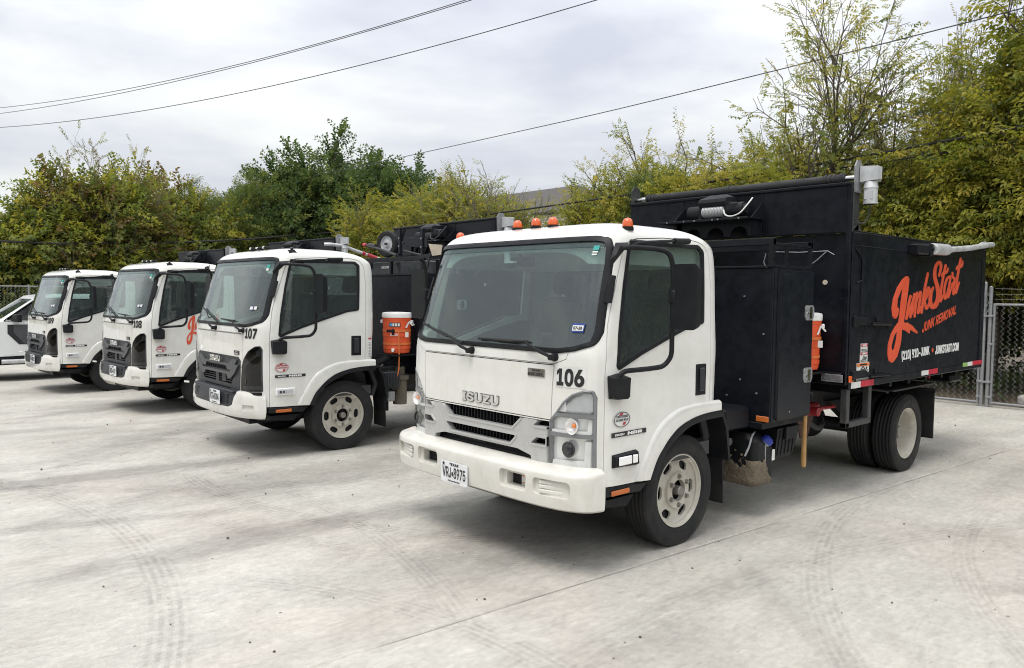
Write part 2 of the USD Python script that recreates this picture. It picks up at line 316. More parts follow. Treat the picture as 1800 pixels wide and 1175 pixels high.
# ---------------------------------------------------------------- concrete yard and terrain
def concrete():
    n = {'g': ('geometry', {}), 'p': ('principled_bsdf', {'roughness': 0.85, 'specular_ior_level': 0.3}),
         'n1': ('noise_texture', {'scale': 0.55, 'detail': 7.0, 'roughness': 0.62, 'distortion': 0.6}),
         'r1': ('rgb_ramp', {'ramp': [(0.30, (.385, .366, .325)), (0.42, (.435, .417, .374)), (0.52, (.475, .458, .412)), (0.66, (.51, .495, .447))]}),
         'mp': ('mapping', {'scale': (0.8, 1.7, 1.0), 'rotation': (0, 0, 0.35)}),
         'n2': ('noise_texture', {'scale': 1.3, 'detail': 6.0, 'roughness': 0.65, 'distortion': 0.3}),
         'r2': ('map_range', {'from_min': 0.36, 'from_max': 0.66, 'to_min': 0.90, 'to_max': 1.06}),
         'mp3': ('mapping', {'scale': (4.0, 9.0, 1.0), 'rotation': (0, 0, -0.25)}),
         'n3': ('noise_texture', {'scale': 2.2, 'detail': 5.0, 'roughness': 0.7}),
         'r3': ('map_range', {'from_min': 0.3, 'from_max': 0.7, 'to_min': 0.84, 'to_max': 1.10}),
         'n4': ('noise_texture', {'scale': 170.0, 'detail': 3.0, 'roughness': 0.7}), 'r4': ('map_range', {'from_min': 0.3, 'from_max': 0.7, 'to_min': 0.80, 'to_max': 1.16}),
         'n5': ('noise_texture', {'scale': 24.0, 'detail': 6.0, 'roughness': 0.75}), 'r5': ('map_range', {'from_min': 0.3, 'from_max': 0.7, 'to_min': 0.86, 'to_max': 1.10}),
         'pk': ('noise_texture', {'scale': 0.55, 'detail': 3.0, 'distortion': 1.0}), 'pr': ('map_range', {'from_min': 0.52, 'from_max': 0.68, 'to_min': 0.0, 'to_max': 0.45, 'clamp': True}),
         'po': ('math', {'math_type': 'add', 'value2': 0.0}), 'pm': ('mix_color', {'blend_type': 'multiply', 'b': (1.03, .955, .945)}),
         'vo': ('voronoi_texture', {'scale': 2.6, 'randomness': 1.0}), 'vr': ('map_range', {'from_min': 0.018, 'from_max': 0.034, 'to_min': 0.35, 'to_max': 1.0, 'clamp': True}),
         'off': ('vector_math', {'math_type': 'add', 'vector2': (31.7, 12.3, 4.0)}),
         'brk': ('noise_texture', {'scale': 5.0, 'detail': 6.0, 'roughness': 0.75}), 'bk': ('map_range', {'from_min': 0.38, 'from_max': 0.62, 'to_min': 0.0, 'to_max': 1.0, 'clamp': True}),
         'bn': ('noise_texture', {'scale': 60.0, 'detail': 5.0, 'roughness': 0.7}), 'b': ('bump', {'strength': 0.35, 'distance': 0.006}),
         'sx': ('separate_xyz', {}), 'mps': ('mapping', {'scale': (9.0, 42.0, 1.0), 'rotation': (0, 0, 0.5)}), 'nsc': ('noise_texture', {'scale': 1.0, 'detail': 2.0, 'roughness': 0.5}), 'rsc': ('map_range', {'from_min': 0.66, 'from_max': 0.74, 'to_min': 1.0, 'to_max': 0.80, 'clamp': True}), 'nlo': ('noise_texture', {'scale': 1.9, 'detail': 4.0, 'roughness': 0.6}), 'rlo': ('map_range', {'from_min': 0.35, 'from_max': 0.65, 'to_min': 0.95, 'to_max': 1.04, 'clamp': True})}
    l = [('g.position', k+'.vector') for k in ('n1', 'mps', 'nlo', 'mp', 'mp3', 'n4', 'n5', 'vo', 'brk', 'bn')] + [('g.position', 'off.vector1'), ('off.vector', 'pk.vector'), ('mp.vector', 'n2.vector'), ('mp3.vector', 'n3.vector'),
         ('n1.fac', 'r1.fac'), ('mps.vector', 'nsc.vector'), ('nsc.fac', 'rsc.value'), ('nlo.fac', 'rlo.value'), ('n2.fac', 'r2.value'), ('n3.fac', 'r3.value'), ('n4.fac', 'r4.value'), ('n5.fac', 'r5.value'), ('pk.fac', 'pr.value'), ('vo.distance', 'vr.value'),
         ('brk.fac', 'bk.value'), ('g.position', 'sx.vector'), ('bn.fac', 'b.height'), ('b.normal', 'p.normal'), ('pr.result', 'pm.fac'), ('r1.color', 'pm.a')]
    cur = 'pm.result'
    def mul(fac_out, tag_):
        nonlocal cur
        n['m'+tag_] = ('vector_math', {'math_type': 'multiply'}); l.append((cur, f'm{tag_}.vector1')); l.append((fac_out, f'm{tag_}.vector2')); cur = f'm{tag_}.vector'
    for k in ('r2', 'r3', 'r4', 'r5', 'vr', 'rsc', 'rlo'): mul(k+'.result', k)
    # tyre tracks: (centre x, centre y, radius, half width, strength, angle from, angle to, tread)
    tracks = [(-2.2, -2.8, 4.15, .10, .22, -0.2, 1.0), (-2.2, -2.8, 4.62, .09, .14, 0.1, 0.85), (4.9, 1.4, 2.9, .10, .16, 2.3, 3.9), (5.2, -9.0, 5.0, .11, .2, 1.6, 2.6), (5.2, -9.0, 6.7, .1, .16, 1.5, 2.4),
              (-3.0, 7.4, 6.2, .1, .15, -1.7, -0.6), (-3.0, 7.4, 5.3, .09, .12, -1.6, -0.7), (1.0, 9.5, 7.9, .11, .12, -2.2, -1.1), (9.0, -2.0, 6.1, .11, .2, 2.6, 3.7), (9.0, -2.0, 7.6, .1, .14, 2.7, 3.5), (-1.0, -7.5, 5.5, .12, .16, -0.3, 1.4), (0.5, -14.0, 9.5, .12, .18, 0.3, 1.5)]
    n['cxy'] = ('combine_xyz', {'z': 0.0}); l += [('sx.x', 'cxy.x'), ('sx.y', 'cxy.y')]
    for i, (cx, cy, R, hw, st, a0, a1) in enumerate(tracks):
        q = f'k{i}'
        n[q+'d'] = ('vector_math', {'math_type': 'subtract', 'vector2': (cx, cy, 0.0)}); n[q+'l'] = ('vector_math', {'math_type': 'length'})
        n[q+'s'] = ('math', {'math_type': 'subtract', 'value2': R}); n[q+'a'] = ('math', {'math_type': 'absolute'})
        n[q+'w'] = ('map_range', {'from_min': hw*.75, 'from_max': hw*1.25, 'to_min': 1.0, 'to_max': 0.0, 'clamp': True})
        n[q+'g'] = ('math', {'math_type': 'multiply', 'value2': 2*math.pi/(hw/2.2)}); n[q+'h'] = ('math', {'math_type': 'sine'}); n[q+'i'] = ('map_range', {'from_min': -0.6, 'from_max': 0.4, 'to_min': 0.25, 'to_max': 1.0, 'clamp': True})
        n[q+'x'] = ('separate_xyz', {}); n[q+'t'] = ('math', {'math_type': 'arctan2'})
        mid, half = (a0+a1)/2, (a1-a0)/2
        n[q+'u'] = ('math', {'math_type': 'subtract', 'value2': mid}); n[q+'v'] = ('math', {'math_type': 'wrap', 'value2': math.pi, 'value3': -math.pi}); n[q+'y'] = ('math', {'math_type': 'absolute'})
        n[q+'z'] = ('map_range', {'from_min': half*.8, 'from_max': half, 'to_min': 1.0, 'to_max': 0.0, 'clamp': True})
        for k in ('m1', 'm2', 'm3'): n[q+k] = ('math', {'math_type': 'multiply'})
        n[q+'o'] = ('math', {'math_type': 'multiply_add', 'value2': -min(st*1.3, .42), 'value3': 1.0})
        l += [('cxy.vector', q+'d.vector1'), (q+'d.vector', q+'l.vector1'), (q+'l.value', q+'s.value1'), (q+'s.value', q+'a.value1'), (q+'a.value', q+'w.value'), (q+'s.value', q+'g.value1'), (q+'g.value', q+'h.value1'), (q+'h.value', q+'i.value'),
              (q+'d.vector', q+'x.vector'), (q+'x.y', q+'t.value1'), (q+'x.x', q+'t.value2'), (q+'t.value', q+'u.value1'), (q+'u.value', q+'v.value1'), (q+'v.value', q+'y.value1'), (q+'y.value', q+'z.value'),
              (q+'w.result', q+'m1.value1'), (q+'i.result', q+'m1.value2'), (q+'m1.value', q+'m2.value1'), (q+'z.result', q+'m2.value2'), (q+'m2.value', q+'m3.value1'), ('bk.result', q+'m3.value2'), (q+'m3.value', q+'o.value1')]
        mul(q+'o.value', q+'f')
    # dark smears and patches across the yard, also beneath and between the trucks: (x, y, half length, half width, angle, strength)
    smears = [(1.6, -1.15, 3.6, .32, -0.05, .30), (2.6, -4.0, 3.4, .34, -0.12, .34), (0.9, -2.7, 2.6, .8, -0.06, .22), (0.2, -6.2, 3.0, .9, .05, .26), (0.6, 0.1, 1.9, .75, 0.05, .22), (-0.2, -4.4, 1.9, .9, 0, .25), (0.4, -9.4, 3.0, .8, 0.05, .24), (2.0, 2.4, 2.0, .5, .5, .10), (0.75, 1.65, 1.5, .28, 0.1, .12), (3.6, -12.5, 4.0, .7, .1, .2), (-3.5, 2.6, 2.5, .4, .2, .1), (1.9, -5.6, 1.6, .3, .5, .18), (2.9, -2.3, 1.5, .16, -.35, .2), (-1.2, 3.1, 1.4, .14, -.75, .12), (0.6, 2.2, 1.6, .13, .9, .12), (-4.5, 1.9, 2.0, .25, .05, .12), (3.2, -7.5, 3.0, .3, -.2, .2), (1.2, -9.0, 2.2, .35, .3, .22)]
    for i, (cx, cy, hl, hw, an, st) in enumerate(smears):
        q = f's{i}'
        n[q+'m'] = ('mapping', {'mapping_type': 'texture', 'location': (cx, cy, 0), 'rotation': (0, 0, an), 'scale': (hl, hw, 1.0)})
        n[q+'d'] = ('vector_math', {'math_type': 'length'}); n[q+'n'] = ('noise_texture', {'scale': 1.6, 'detail': 8.0, 'roughness': 0.74}); n[q+'a'] = ('math', {'math_type': 'multiply_add', 'value2': 2.0, 'value3': -1.0}); n[q+'s'] = ('math', {'math_type': 'add'})
        n[q+'r'] = ('map_range', {'from_min': 0.25, 'from_max': 1.0, 'to_min': 1.0-min(st*.95, .34), 'to_max': 1.0, 'clamp': True, 'range_type': 'smoothstep'})
        l += [('cxy.vector', q+'m.vector'), (q+'m.vector', q+'d.vector1'), ('mp.vector', q+'n.vector'), (q+'n.fac', q+'a.value1'), (q+'d.value', q+'s.value1'), (q+'a.value', q+'s.value2'), (q+'s.value', q+'r.value')]
        mul(q+'r.result', q+'f')
    l.append((cur, 'p.base_color'))
    return mat('concrete', n, l)
concrete()
def gz(y):
    """the yard falls gently towards the far trucks"""
    y = np.minimum(np.asarray(y, float), 0); return np.where(y > -13, -.00083*y*y, np.maximum(-.1403-.0216*(-13-y), -.20))
rng = np.random.default_rng(7)
pave = UsdGeom.Xform.Define(stage, '/World/pavement'); tag(pave.GetPrim(), kind='structure')
JA = math.atan2(-.0618, 1.0); UX, UV = np.array([math.cos(JA), math.sin(JA)]), np.array([-math.sin(JA), math.cos(JA)])
V0 = float(np.dot([0.004, 1.043], UV))
def slab(u0, u1, v0, v1):
    """one cast slab; its edges wander by a few millimetres"""
    k = 160; g = .006
    us = np.linspace(u0+g, u1-g, k)
    e0 = v0+g+(meshkit.fbm(np.stack([us*2.3, us*0+v0*7, us*0], 1), 5, 3)-.5)*.022; e1 = v1-g+(meshkit.fbm(np.stack([us*2.3, us*0+v1*7, us*0], 1), 5, 9)-.5)*.022
    rows = [(e0, -.14), (e0, -.006), (e0+.008, 0.), (e1-.008, 0.), (e1, -.006), (e1, -.14)]
    v = np.vstack([np.stack([us*UX[0]+e*UV[0], us*UX[1]+e*UV[1], np.full(k, z)], 1) for e, z in rows]); v[:, 2] += gz(v[:, 1]); f = []
    for r in range(5):
        i = np.arange(k-1)+r*k; f += [np.stack([i, i+1, i+1+k], 1), np.stack([i, i+1+k, i+k], 1)]
    return v, np.vstack(f)
SW = 4.55
for kk in range(-9, 4):
    part('/World/pavement', 'slab', slab(-10.25, 14.0, V0+kk*SW, V0+(kk+1)*SW), 'concrete', smooth=False)
# terrain under and beyond the yard, one sheet to the horizon
def terrain():
    a = np.concatenate([np.linspace(-900, -60, 15), np.linspace(-52, 40, 70), np.linspace(60, 900, 13)])
    X, Y = np.meshgrid(a, a, indexing='ij'); Z = -.055+gz(Y)
    out = np.clip((-10.6-X)/2.0, 0, 1); Z = Z+out*(meshkit.fbm(np.stack([X*.5, Y*.5, X*0], -1), 4, 5)*.22-.03)
    n = len(a); i, j = np.meshgrid(np.arange(n-1), np.arange(n-1), indexing='ij'); q = (i*n+j).ravel()
    return np.stack([X, Y, Z], -1).reshape(-1, 3), np.vstack([np.stack([q, q+n, q+n+1], 1), np.stack([q, q+n+1, q+1], 1)])
tag(part('/World', 'ground', terrain(), 'soil', smooth=True), kind='structure')
# grit, twigs and dead leaves scattered over the concrete
def litter():
    r = np.random.default_rng(11); b = MB(); n = 420
    for i in range(n):
        x, y = r.uniform(-9.5, 4.2), r.uniform(-12, 6.0); h = float(gz(y)); s = abs(r.normal(0, .5))*.005+.003
        if r.random() < .12: d = rz(r.uniform(0, 6.3)); b.add(xf(np.array([[-.03, 0, .004], [0, .011, .010], [.03, 0, .005], [0, -.011, .008]])*s*90, d, (x, y, .0)) if False else (np.array([[-.022, 0, .004], [0, .007, .009], [.022, 0, .005], [0, -.007, .007]]) @ d.T+[x, y, h], np.array([[0, 2, 1], [0, 3, 2]])))
        else: b.add(box(x-s, x+s*r.uniform(.6, 1.6), y-s, y+s, h, h+s*1.3, s*.5))
    return b
tag(part('/World', 'yard_litter', litter(), 'leaf_litter', False), 'small pebbles and dead leaves scattered over the concrete', 'litter', kind='stuff')
# ---------------------------------------------------------------- truck cab (truck axes: x forward from the front axle, y to the driver's side, z up)
from scipy.interpolate import PchipInterpolator as PCH
_z = [.50, .70, .98, 1.34, 1.42, 1.50, 2.0, 2.13, 2.19, 2.235, 2.268, 2.294, 2.306]
F_XF = PCH(_z, [1.06, 1.088, 1.092, 1.085, 1.078, 1.055, .895, .848, .815, .765, .69, .55, .32])
F_W = PCH(_z, [1.0, 1.0, 1.0, 1.0, .998, .992, .962, .950, .934, .900, .835, .66, .32])
F_XB = PCH(_z, [-.372, -.372, -.374, -.384, -.388, -.392, -.400, -.385, -.33, -.235, -.12, .03, .18])
F_A = PCH(_z, [.45, .45, .45, .45, .45, .45, .42, .40, .38, .35, .30, .25, .12])
NF = 5.2
def front_x(y, z):
    """front surface of the cab"""
    z = np.asarray(z, float); t = np.clip(np.abs(y)/F_W(z), 0, .9999)
    return F_XF(z)-F_A(z)*(1-(1-t**NF)**(1/NF))
def outline(xf_, xb_, w, a, n=NF, N=128, br=.13):
    t = np.linspace(-np.pi/2, np.pi/2, 1500); c, s = np.cos(t), np.sin(t)
    fx = (xf_-a)+a*np.abs(c)**(2/n); fy = w*np.sign(s)*np.abs(s)**(2/n)
    k = 2.6; bx = (xb_+br)-br*np.abs(c)**(2/k); by = w-br+br*np.abs(s)**(2/k)
    h = s >= 0
    up = np.stack([bx[h][::-1], by[h][::-1]], 1)                                          # from the side round the rear corner, +y
    lo = up[::-1]*[1, -1]
    p = np.vstack([np.stack([fx, fy], 1), up, lo]); d = np.r_[0, np.cumsum(np.linalg.norm(np.diff(np.vstack([p, p[:1]]), axis=0), axis=1))]
    u = np.linspace(0, d[-1], N, endpoint=False); q = np.vstack([p, p[:1]])
    return np.stack([np.interp(u, d, q[:, 0]), np.interp(u, d, q[:, 1])], 1)
CAB_Z = np.r_[np.linspace(.50, 1.30, 9), np.linspace(1.36, 1.54, 7), np.linspace(1.62, 2.06, 8), np.linspace(2.10, 2.28, 16), 2.288, 2.294, 2.299, 2.303, 2.306]
_lofts = {}
def cab_loft(off=0.0, z0=.50):
    """solid inside the cab's skin moved inwards by off"""
    key = (round(off, 4), z0)
    if key not in _lofts:
        R = []
        for z in CAB_Z[CAB_Z >= z0-1e-6]:
            o = outline(float(F_XF(z))-off, float(F_XB(z))+off, float(F_W(z))-off, float(F_A(z)))
            zz = z-off*np.clip((z-2.08)/.2, 0, 1)
            R.append(np.column_stack([o, np.full(len(o), zz)]))
        v, f = loft_rings(R)
        m = m3.Manifold(m3.Mesh(np.asarray(v, np.float32), np.asarray(f, np.uint32)))
        if m.volume() < 0: m = m3.Manifold(m3.Mesh(np.asarray(v, np.float32), np.asarray(f[:, ::-1], np.uint32)))
        _lofts[key] = m
    return _lofts[key]
_layers = {}
def layer(o_out, o_in):
    key = (o_out, o_in)
    if key not in _layers: _layers[key] = cab_loft(o_out)-cab_loft(o_in)
    return _layers[key]
def on_front(poly, o_out, o_in, x0=.45): return layer(o_out, o_in)^ext(poly, 'x', x0, 1.4)     # poly in (y, z)
def on_side(poly, o_out, o_in, s=1): return layer(o_out, o_in)^(ext(poly, 'y', .55, 1.3) if s > 0 else ext(poly, 'y', -1.3, -.55))
def sym(p): return Polygon(p).union(affinity.scale(Polygon(p), -1, 1, origin=(0, 0))) if not hasattr(p, 'geom_type') else p.union(affinity.scale(p, -1, 1, origin=(0, 0)))
def flip(p): return affinity.scale(p if hasattr(p, 'geom_type') else Polygon(p), -1, 1, origin=(0, 0))

ARCH = [(.93, .575), (.458, .563), (.442, .596), (.384, .696), (.322, .76), (.263, .813), (.136, .888), (.03, .920), (-.053, .937), (-.15, .948), (-.243, .953), (-.5, .965)]
RIDGE = [(.602, .572), (.566, .64), (.522, .705), (.475, .785), (.424, .854), (.360, .915), (.286, .959), (.20, .995), (.104, 1.02), (-.069, 1.033), (-.24, 1.034), (-.374, 1.03)]
FLARE_IN = [(.405, .555), (.35, .66), (.305, .72), (.24, .775), (.171, .813), (.10, .847), (.022, .876), (-.08, .895), (-.174, .903), (-.25, .905)]
DOOR = [(.906, .584), (.9075, 1.0), (.905, 1.30), (.89, 1.45), (.865, 1.60), (.822, 1.746), (.76, 1.92), (.70, 2.085), (.665, 2.132), (.62, 2.157), (.56, 2.172), (.265, 2.193), (-.06, 2.196), (-.15, 2.186), (-.205, 2.165), (-.242, 2.12), (-.262, 2.05), (-.27, 1.852), (-.252, 1.429), (-.244, .90), (-.244, .55), (.906, .55)]
WIN = smooth_poly([(.815, 1.305), (.782, 1.561), (.722, 1.868), (.655, 2.125), (.59, 2.150), (.268, 2.158), (-.14, 2.162), (-.195, 2.12), (-.186, 1.85), (-.172, 1.60), (-.115, 1.592), (-.022, 1.582), (.239, 1.505), (.546, 1.408)], .03)
WS = smooth_poly([(-.72, 1.42), (.72, 1.42), (.84, 1.438), (.95, 1.478), (.962, 1.56), (.945, 1.78), (.928, 2.0), (.915, 2.10), (.885, 2.172), (.80, 2.183), (-.80, 2.183), (-.885, 2.172), (-.915, 2.10), (-.928, 2.0), (-.945, 1.78), (-.962, 1.56), (-.95, 1.478), (-.84, 1.438)], .045)
HOOD = smooth_poly([(-.69, .984), (.69, .984), (.695, 1.2), (.705, 1.348), (-.705, 1.348), (-.695, 1.2)], .012)
COWL = smooth_poly([(-.705, 1.351), (.705, 1.351), (.79, 1.385), (.80, 1.425), (.79, 1.47), (-.79, 1.47), (-.80, 1.425), (-.79, 1.385)], .01)
def arch_void(): return ext(ARCH+[(-.5, .3), (.93, .3)], 'y', -1.4, 1.4)

def cab_shell(lamp, grille_open):
    key = ('shell', lamp.wkt[:80], grille_open.wkt[:80])
    if key in _layers: return _layers[key]
    s = cab_loft(0)-cab_loft(.045, 1.0)-arch_void()
    s = s-ext(WS.buffer(-.02), 'x', .45, 1.4)
    for q in (ext(WIN.buffer(-.012), 'y', .6, 1.3), ext(WIN.buffer(-.012), 'y', -1.3, -.6), ext(rr(-.62, .62, 1.56, 2.02, .06), 'x', -.6, -.1)): s = s-q
    under = ext([(-.95, .45), (.95, .45), (.95, .70), (-.95, .70)], 'x', .95, 1.4)
    s = s-under
    s = s-(ext(grille_open, 'x', .5, 1.4)^layer(-.02, .13))
    s = s-(ext(sym(lamp), 'x', .4, 1.4)^layer(-.02, .13))
    door = Polygon(DOOR)
    dl = s^ext(door.buffer(-.0055), 'y', .5, 1.3); dr = s^ext(door.buffer(-.0055), 'y', -1.3, -.5)
    dl, dr = dl^layer(-.02, .05), dr^layer(-.02, .05)
    hood = s^ext(HOOD.buffer(-.0065), 'x', .7, 1.4)^layer(-.02, .045); cowl = s^ext(COWL.buffer(-.004), 'x', .7, 1.4)^layer(-.02, .045)
    body = s-(ext(door, 'y', .5, 1.3)^layer(-.02, .05))-(ext(door, 'y', -1.3, -.5)^layer(-.02, .05))-(ext(HOOD, 'x', .7, 1.4)^layer(-.02, .046))-(ext(COWL, 'x', .7, 1.4)^layer(-.02, .046))
    _layers[key] = dict(body=body, dl=dl, dr=dr, hood=hood, cowl=cowl)
    return _layers[key]
def band(curve_a, curve_b): return Polygon(list(curve_a)+list(curve_b)[::-1])
_cache = {}
def once(key, fn):
    if key not in _cache: _cache[key] = fn()
    return _cache[key]

def ahead(m):
    v, f = arr(m); v = v.copy(); v[:, 0] += .27*np.clip((.84-v[:, 0])/.28, 0, 1); return v, f
def cab_common(T, lamp, grille_open, new):
    sh = cab_shell(lamp, grille_open)
    body = part(T, 'cab_body', sh['body'], 'white_paint', 28)
    # wheel arch lips of the body
    def strip(rows):
        v = np.vstack(rows); n = len(rows[0]); f = []
        for r in range(len(rows)-1):
            i = np.arange(n-1)+r*n; f += [np.stack([i, i+n, i+n+1], 1), np.stack([i, i+n+1, i+1], 1)]
        return v, np.vstack(f)
    def curve(p, n=48):
        p = np.array(p, float); u = np.r_[0, np.cumsum(np.linalg.norm(np.diff(p, axis=0), axis=1))]; return PCH(u, p)(np.linspace(0, u[-1], n))
    A, Rg, Fi = curve(ARCH[1:-1]+[(-.374, .955)]), curve(RIDGE), curve(FLARE_IN[:-1]+[(-.27, .905), (-.374, .907)])
    def lv(p, y): return np.column_stack([p[:, 0], np.full(len(p), y), p[:, 1]])
    mixp = lambda a, b_, k: a*(1-k)+b_*k
    for s in (1, -1):
        m = once('lip', lambda: strip([lv(Rg, .996), lv(mixp(Rg, A, .08), 1.010), lv(mixp(Rg, A, .20), 1.019), lv(mixp(Rg, A, .40), 1.0225), lv(mixp(Rg, A, .96), 1.0225), lv(A, 1.019), lv(A, .95)]))
        part(body, 'arch_lip', m if s > 0 else mir(m), 'white_paint', 40)
        fl = once('flare', lambda: strip([lv(A, 1.0), lv(mixp(A, Fi, -.02), 1.026), lv(mixp(A, Fi, .12), 1.031), lv(mixp(A, Fi, .85), 1.031), lv(Fi, 1.026), lv(Fi, .90), lv(mixp(A, Fi, .3), .90)]))
        part(T, 'arch_flare', fl if s > 0 else mir(fl), 'black_plastic', 40)
    part(T, 'hood_panel', sh['hood'], 'white_paint', 28); part(T, 'cowl_panel', sh['cowl'], 'white_paint', 28)
    for s in (1, -1):
        d = part(T, 'door', sh['dl' if s > 0 else 'dr'], 'white_paint', 28)
        seal = once(('wseal', s), lambda: on_side(WIN.difference(WIN.buffer(-.026)), -.004, .02, s))
        part(d, 'window_seal', seal, 'seal_rubber', 28)
        pane = once(('wpane', s), lambda: on_side(WIN.buffer(-.02), .006, .010, s))
        part(d, 'window', pane, 'side_glass', True)
        vent = [(.80, 1.33), (.63, 1.38), (.63, 2.12), (.66, 2.12)]
        h = join(box(-.192, -.062, .992, 1.004, 1.084, 1.312, .006))
        hb = join(box(-.155, -.098, 1.004, 1.022, 1.115, 1.285, .012))
        hp = part(d, 'handle_recess', h if s > 0 else mir(h), 'black_plastic'); part(hp, 'handle', hb if s > 0 else mir(hb), 'grey_plastic')
        # seals in the shut lines
        k = once(('shut', s), lambda: on_side(Polygon(DOOR).buffer(.006).difference(Polygon(DOOR).buffer(-.010)), .016, .03, s)-arch_void())
        part(T, 'door_seal', k, 'seal_rubber', 28)
    # windscreen
    ws = part(T, 'windscreen', once('wspane', lambda: on_front(WS.buffer(-.022).intersection(sbox(-2, 0, 2, 2.105)), .004, .009)), 'windscreen_glass', True)
    part(ws, 'sun_band', once('wsband', lambda: on_front(WS.buffer(-.022).intersection(sbox(-2, 2.1051, 2, 3)), .004, .009)), 'windscreen_band', True)
    part(ws, 'windscreen_seal', once('wsseal', lambda: on_front(WS.difference(WS.buffer(-.033)), -.006, .016)), 'seal_rubber', 28)
    part(T, 'rear_window', once('rwin', lambda: layer(.006, .010)^ext(rr(-.62, .62, 1.56, 2.02, .06), 'x', -.6, -.1)), 'side_glass', True)
    # interior
    part(T, 'dashboard', once('dash', lambda: (cab_loft(.05, 1.0)^ext([(.50, 1.0), (.50, 1.22), (.56, 1.32), (.70, 1.37), (1.2, 1.385), (1.2, 1.0)], 'y', -.93, .93))), 'dash_plastic', 28)
    part(T, 'cab_floor', once('floor', lambda: (cab_loft(.05, 1.0)^ext([(-.5, 1.0), (-.5, 1.03), (.5, 1.03), (.5, 1.0)], 'y', -1, 1))), 'black_plastic')
    part(T, 'headliner', once('hl', lambda: layer(.05, .062)^ext(sbox(-.95, 2.0, .95, 2.4), 'x', -.36, .80)), 'pale_trim', 28)
    part(T, 'rear_trim', once('rt', lambda: layer(.05, .06)^(ext(sbox(-.95, 1.0, .95, 2.2).difference(rr(-.62, .62, 1.56, 2.02, .06)), 'x', -.45, -.25))), 'lamp_bezel', 28)
    def door_trim(s):
        m = layer(.05, .06)^ext(Polygon([(.80, 1.05), (.80, 1.30), (.55, 1.37), (.24, 1.47), (-.15, 1.56), (-.25, 1.56), (-.25, 1.05)]), 'y', *((.6, 1.3) if s > 0 else (-1.3, -.6))); return m
    for s in (1, -1): part(T, 'door_trim', once(('dt', s), lambda: door_trim(s)), 'dash_plastic', 28)
    for y0, y1 in ((.25, .78), (-.78, -.30), (-.25, .20)):
        st = join(box(-.22, .30, y0, y1, 1.03, 1.26, .05), xf(box(-.07, .07, y0+.01, y1-.01, 0, .58, .05), ry(-.16), (-.20, 0, 1.20)))
        se = part(T, 'seat', st, 'seat_fabric')
        ym = (y0+y1)/2
        if abs(y1-y0) > .46: part(se, 'headrest', xf(box(-.05, .05, ym-.14, ym+.14, 0, .20, .04), ry(-.16), (-.30, 0, 1.80)), 'seat_fabric')
    # steering wheel
    tilt = .62; c = np.array([.40, .50, 1.47]); nrm = np.array([-math.sin(tilt), 0, math.cos(tilt)])
    rim = [p for p in ring(c, nrm, .215, 28)]; sw = tube(rim+[rim[0]], .016, 8, caps=False)
    w = part(T, 'steering_wheel', sw, 'black_plastic', True)
    hubm = join(cyl(c-nrm*.02, c+nrm*.02, .06, n=16), *[tube([c, c+(ring(c, nrm, .21, 12)[k]-c)], .013, 6) for k in (0, 4, 8)], cyl(c-nrm*.25, c, .035, n=10))
    part(w, 'spokes', hubm, 'black_plastic')
    part(T, 'rear_view_mirror', join(box(.70, .715, -.13, .13, 2.0, 2.07, .006), cyl((.72, 0, 2.06), (.76, 0, 2.14), .01, n=8)), 'black_plastic')
    # steps under the doors
    for s in (1, -1):
        st = hull([(.918, .99*s, .575), (.50, .99*s, .560), (.918, .55*s, .575), (.50, .55*s, .56), (.915, 1.0*s, .555), (.47, 1.0*s, .545), (.915, .99*s, .508), (.53, .99*s, .492), (.915, .6*s, .50), (.53, .6*s, .49)])
        sp = part(T, 'step_panel', st, 'black_plastic')
        part(sp, 'side_marker', box(.662, .842, 1.0*s, 1.009*s, .508, .541, .004), 'amber_dull')
        part(T, 'lower_sill', hull([(.90, .62*s, .50), (.2, .62*s, .50), (.88, .95*s, .43), (.62, .95*s, .40), (.9, .5*s, .36), (.2, .5*s, .38), (.88, .95*s, .47), (.55, .95*s, .47)]), 'black_plastic')
        # roof grab stay over the door, pillar handle
        stay = join(tube([(.655, .985, 2.118), (.60, 1.0, 2.14), (.20, .995, 2.172)], .011, 8, .03), tube([(.22, .995, 2.170), (.045, .99, 2.178)], .021, 10), box(.50, .66, .955, .985, 2.11, 2.16, .01))
        part(T, 'roof_stay', stay if s > 0 else mir(stay), 'black_plastic')
        ph = on_side(smooth_poly([(.872, 1.745), (.840, 1.745), (.79, 1.92), (.815, 1.925), (.84, 1.86)], .006), -.022, -.001, s)
        part(T, 'pillar_grip', ph, 'black_plastic', 28)
        # wing mirror with its arm
        arm = join(tube([(.80, .97, 2.09), (.72, 1.02, 2.105), (.585, 1.13, 2.095), (.50, 1.165, 2.075), (.462, 1.17, 1.98), (.455, 1.165, 1.40), (.49, 1.13, 1.335), (.60, 1.10, 1.325), (.79, 1.04, 1.315), (.83, 1.01, 1.25)], .0165, 10, .05),
                   hull([(.86, .975, 2.02), (.80, .965, 2.13), (.66, .955, 2.14), (.84, 1.005, 2.05), (.79, 1.0, 2.11), (.70, .99, 2.12), (.85, .98, 1.98)]), box(.44, .485, 1.145, 1.20, 1.745, 1.835, .01))
        fw = (lambda m: m) if s > 0 else (lambda m: ahead(mir(m)))
        mi = part(T, 'mirror_arm', fw(arm), 'black_plastic', 40)
        hd = hull(np.vstack([ring((x, y, z), (1, 0, 0), r, 12) for x, y, z, r in ((.475, 1.20, 1.61, .03), (.475, 1.335, 1.61, .03), (.475, 1.335, 1.97, .03), (.475, 1.20, 1.97, .03), (.42, 1.215, 1.63, .04), (.42, 1.32, 1.63, .04), (.42, 1.32, 1.95, .04), (.42, 1.215, 1.95, .04))]))
        part(mi, 'mirror_housing', fw(hd), 'black_plastic', 40)
        gl = box(.416, .419, 1.19, 1.345, 1.61, 1.97, .002)
        part(mi, 'mirror_glass', fw(gl), 'chrome')
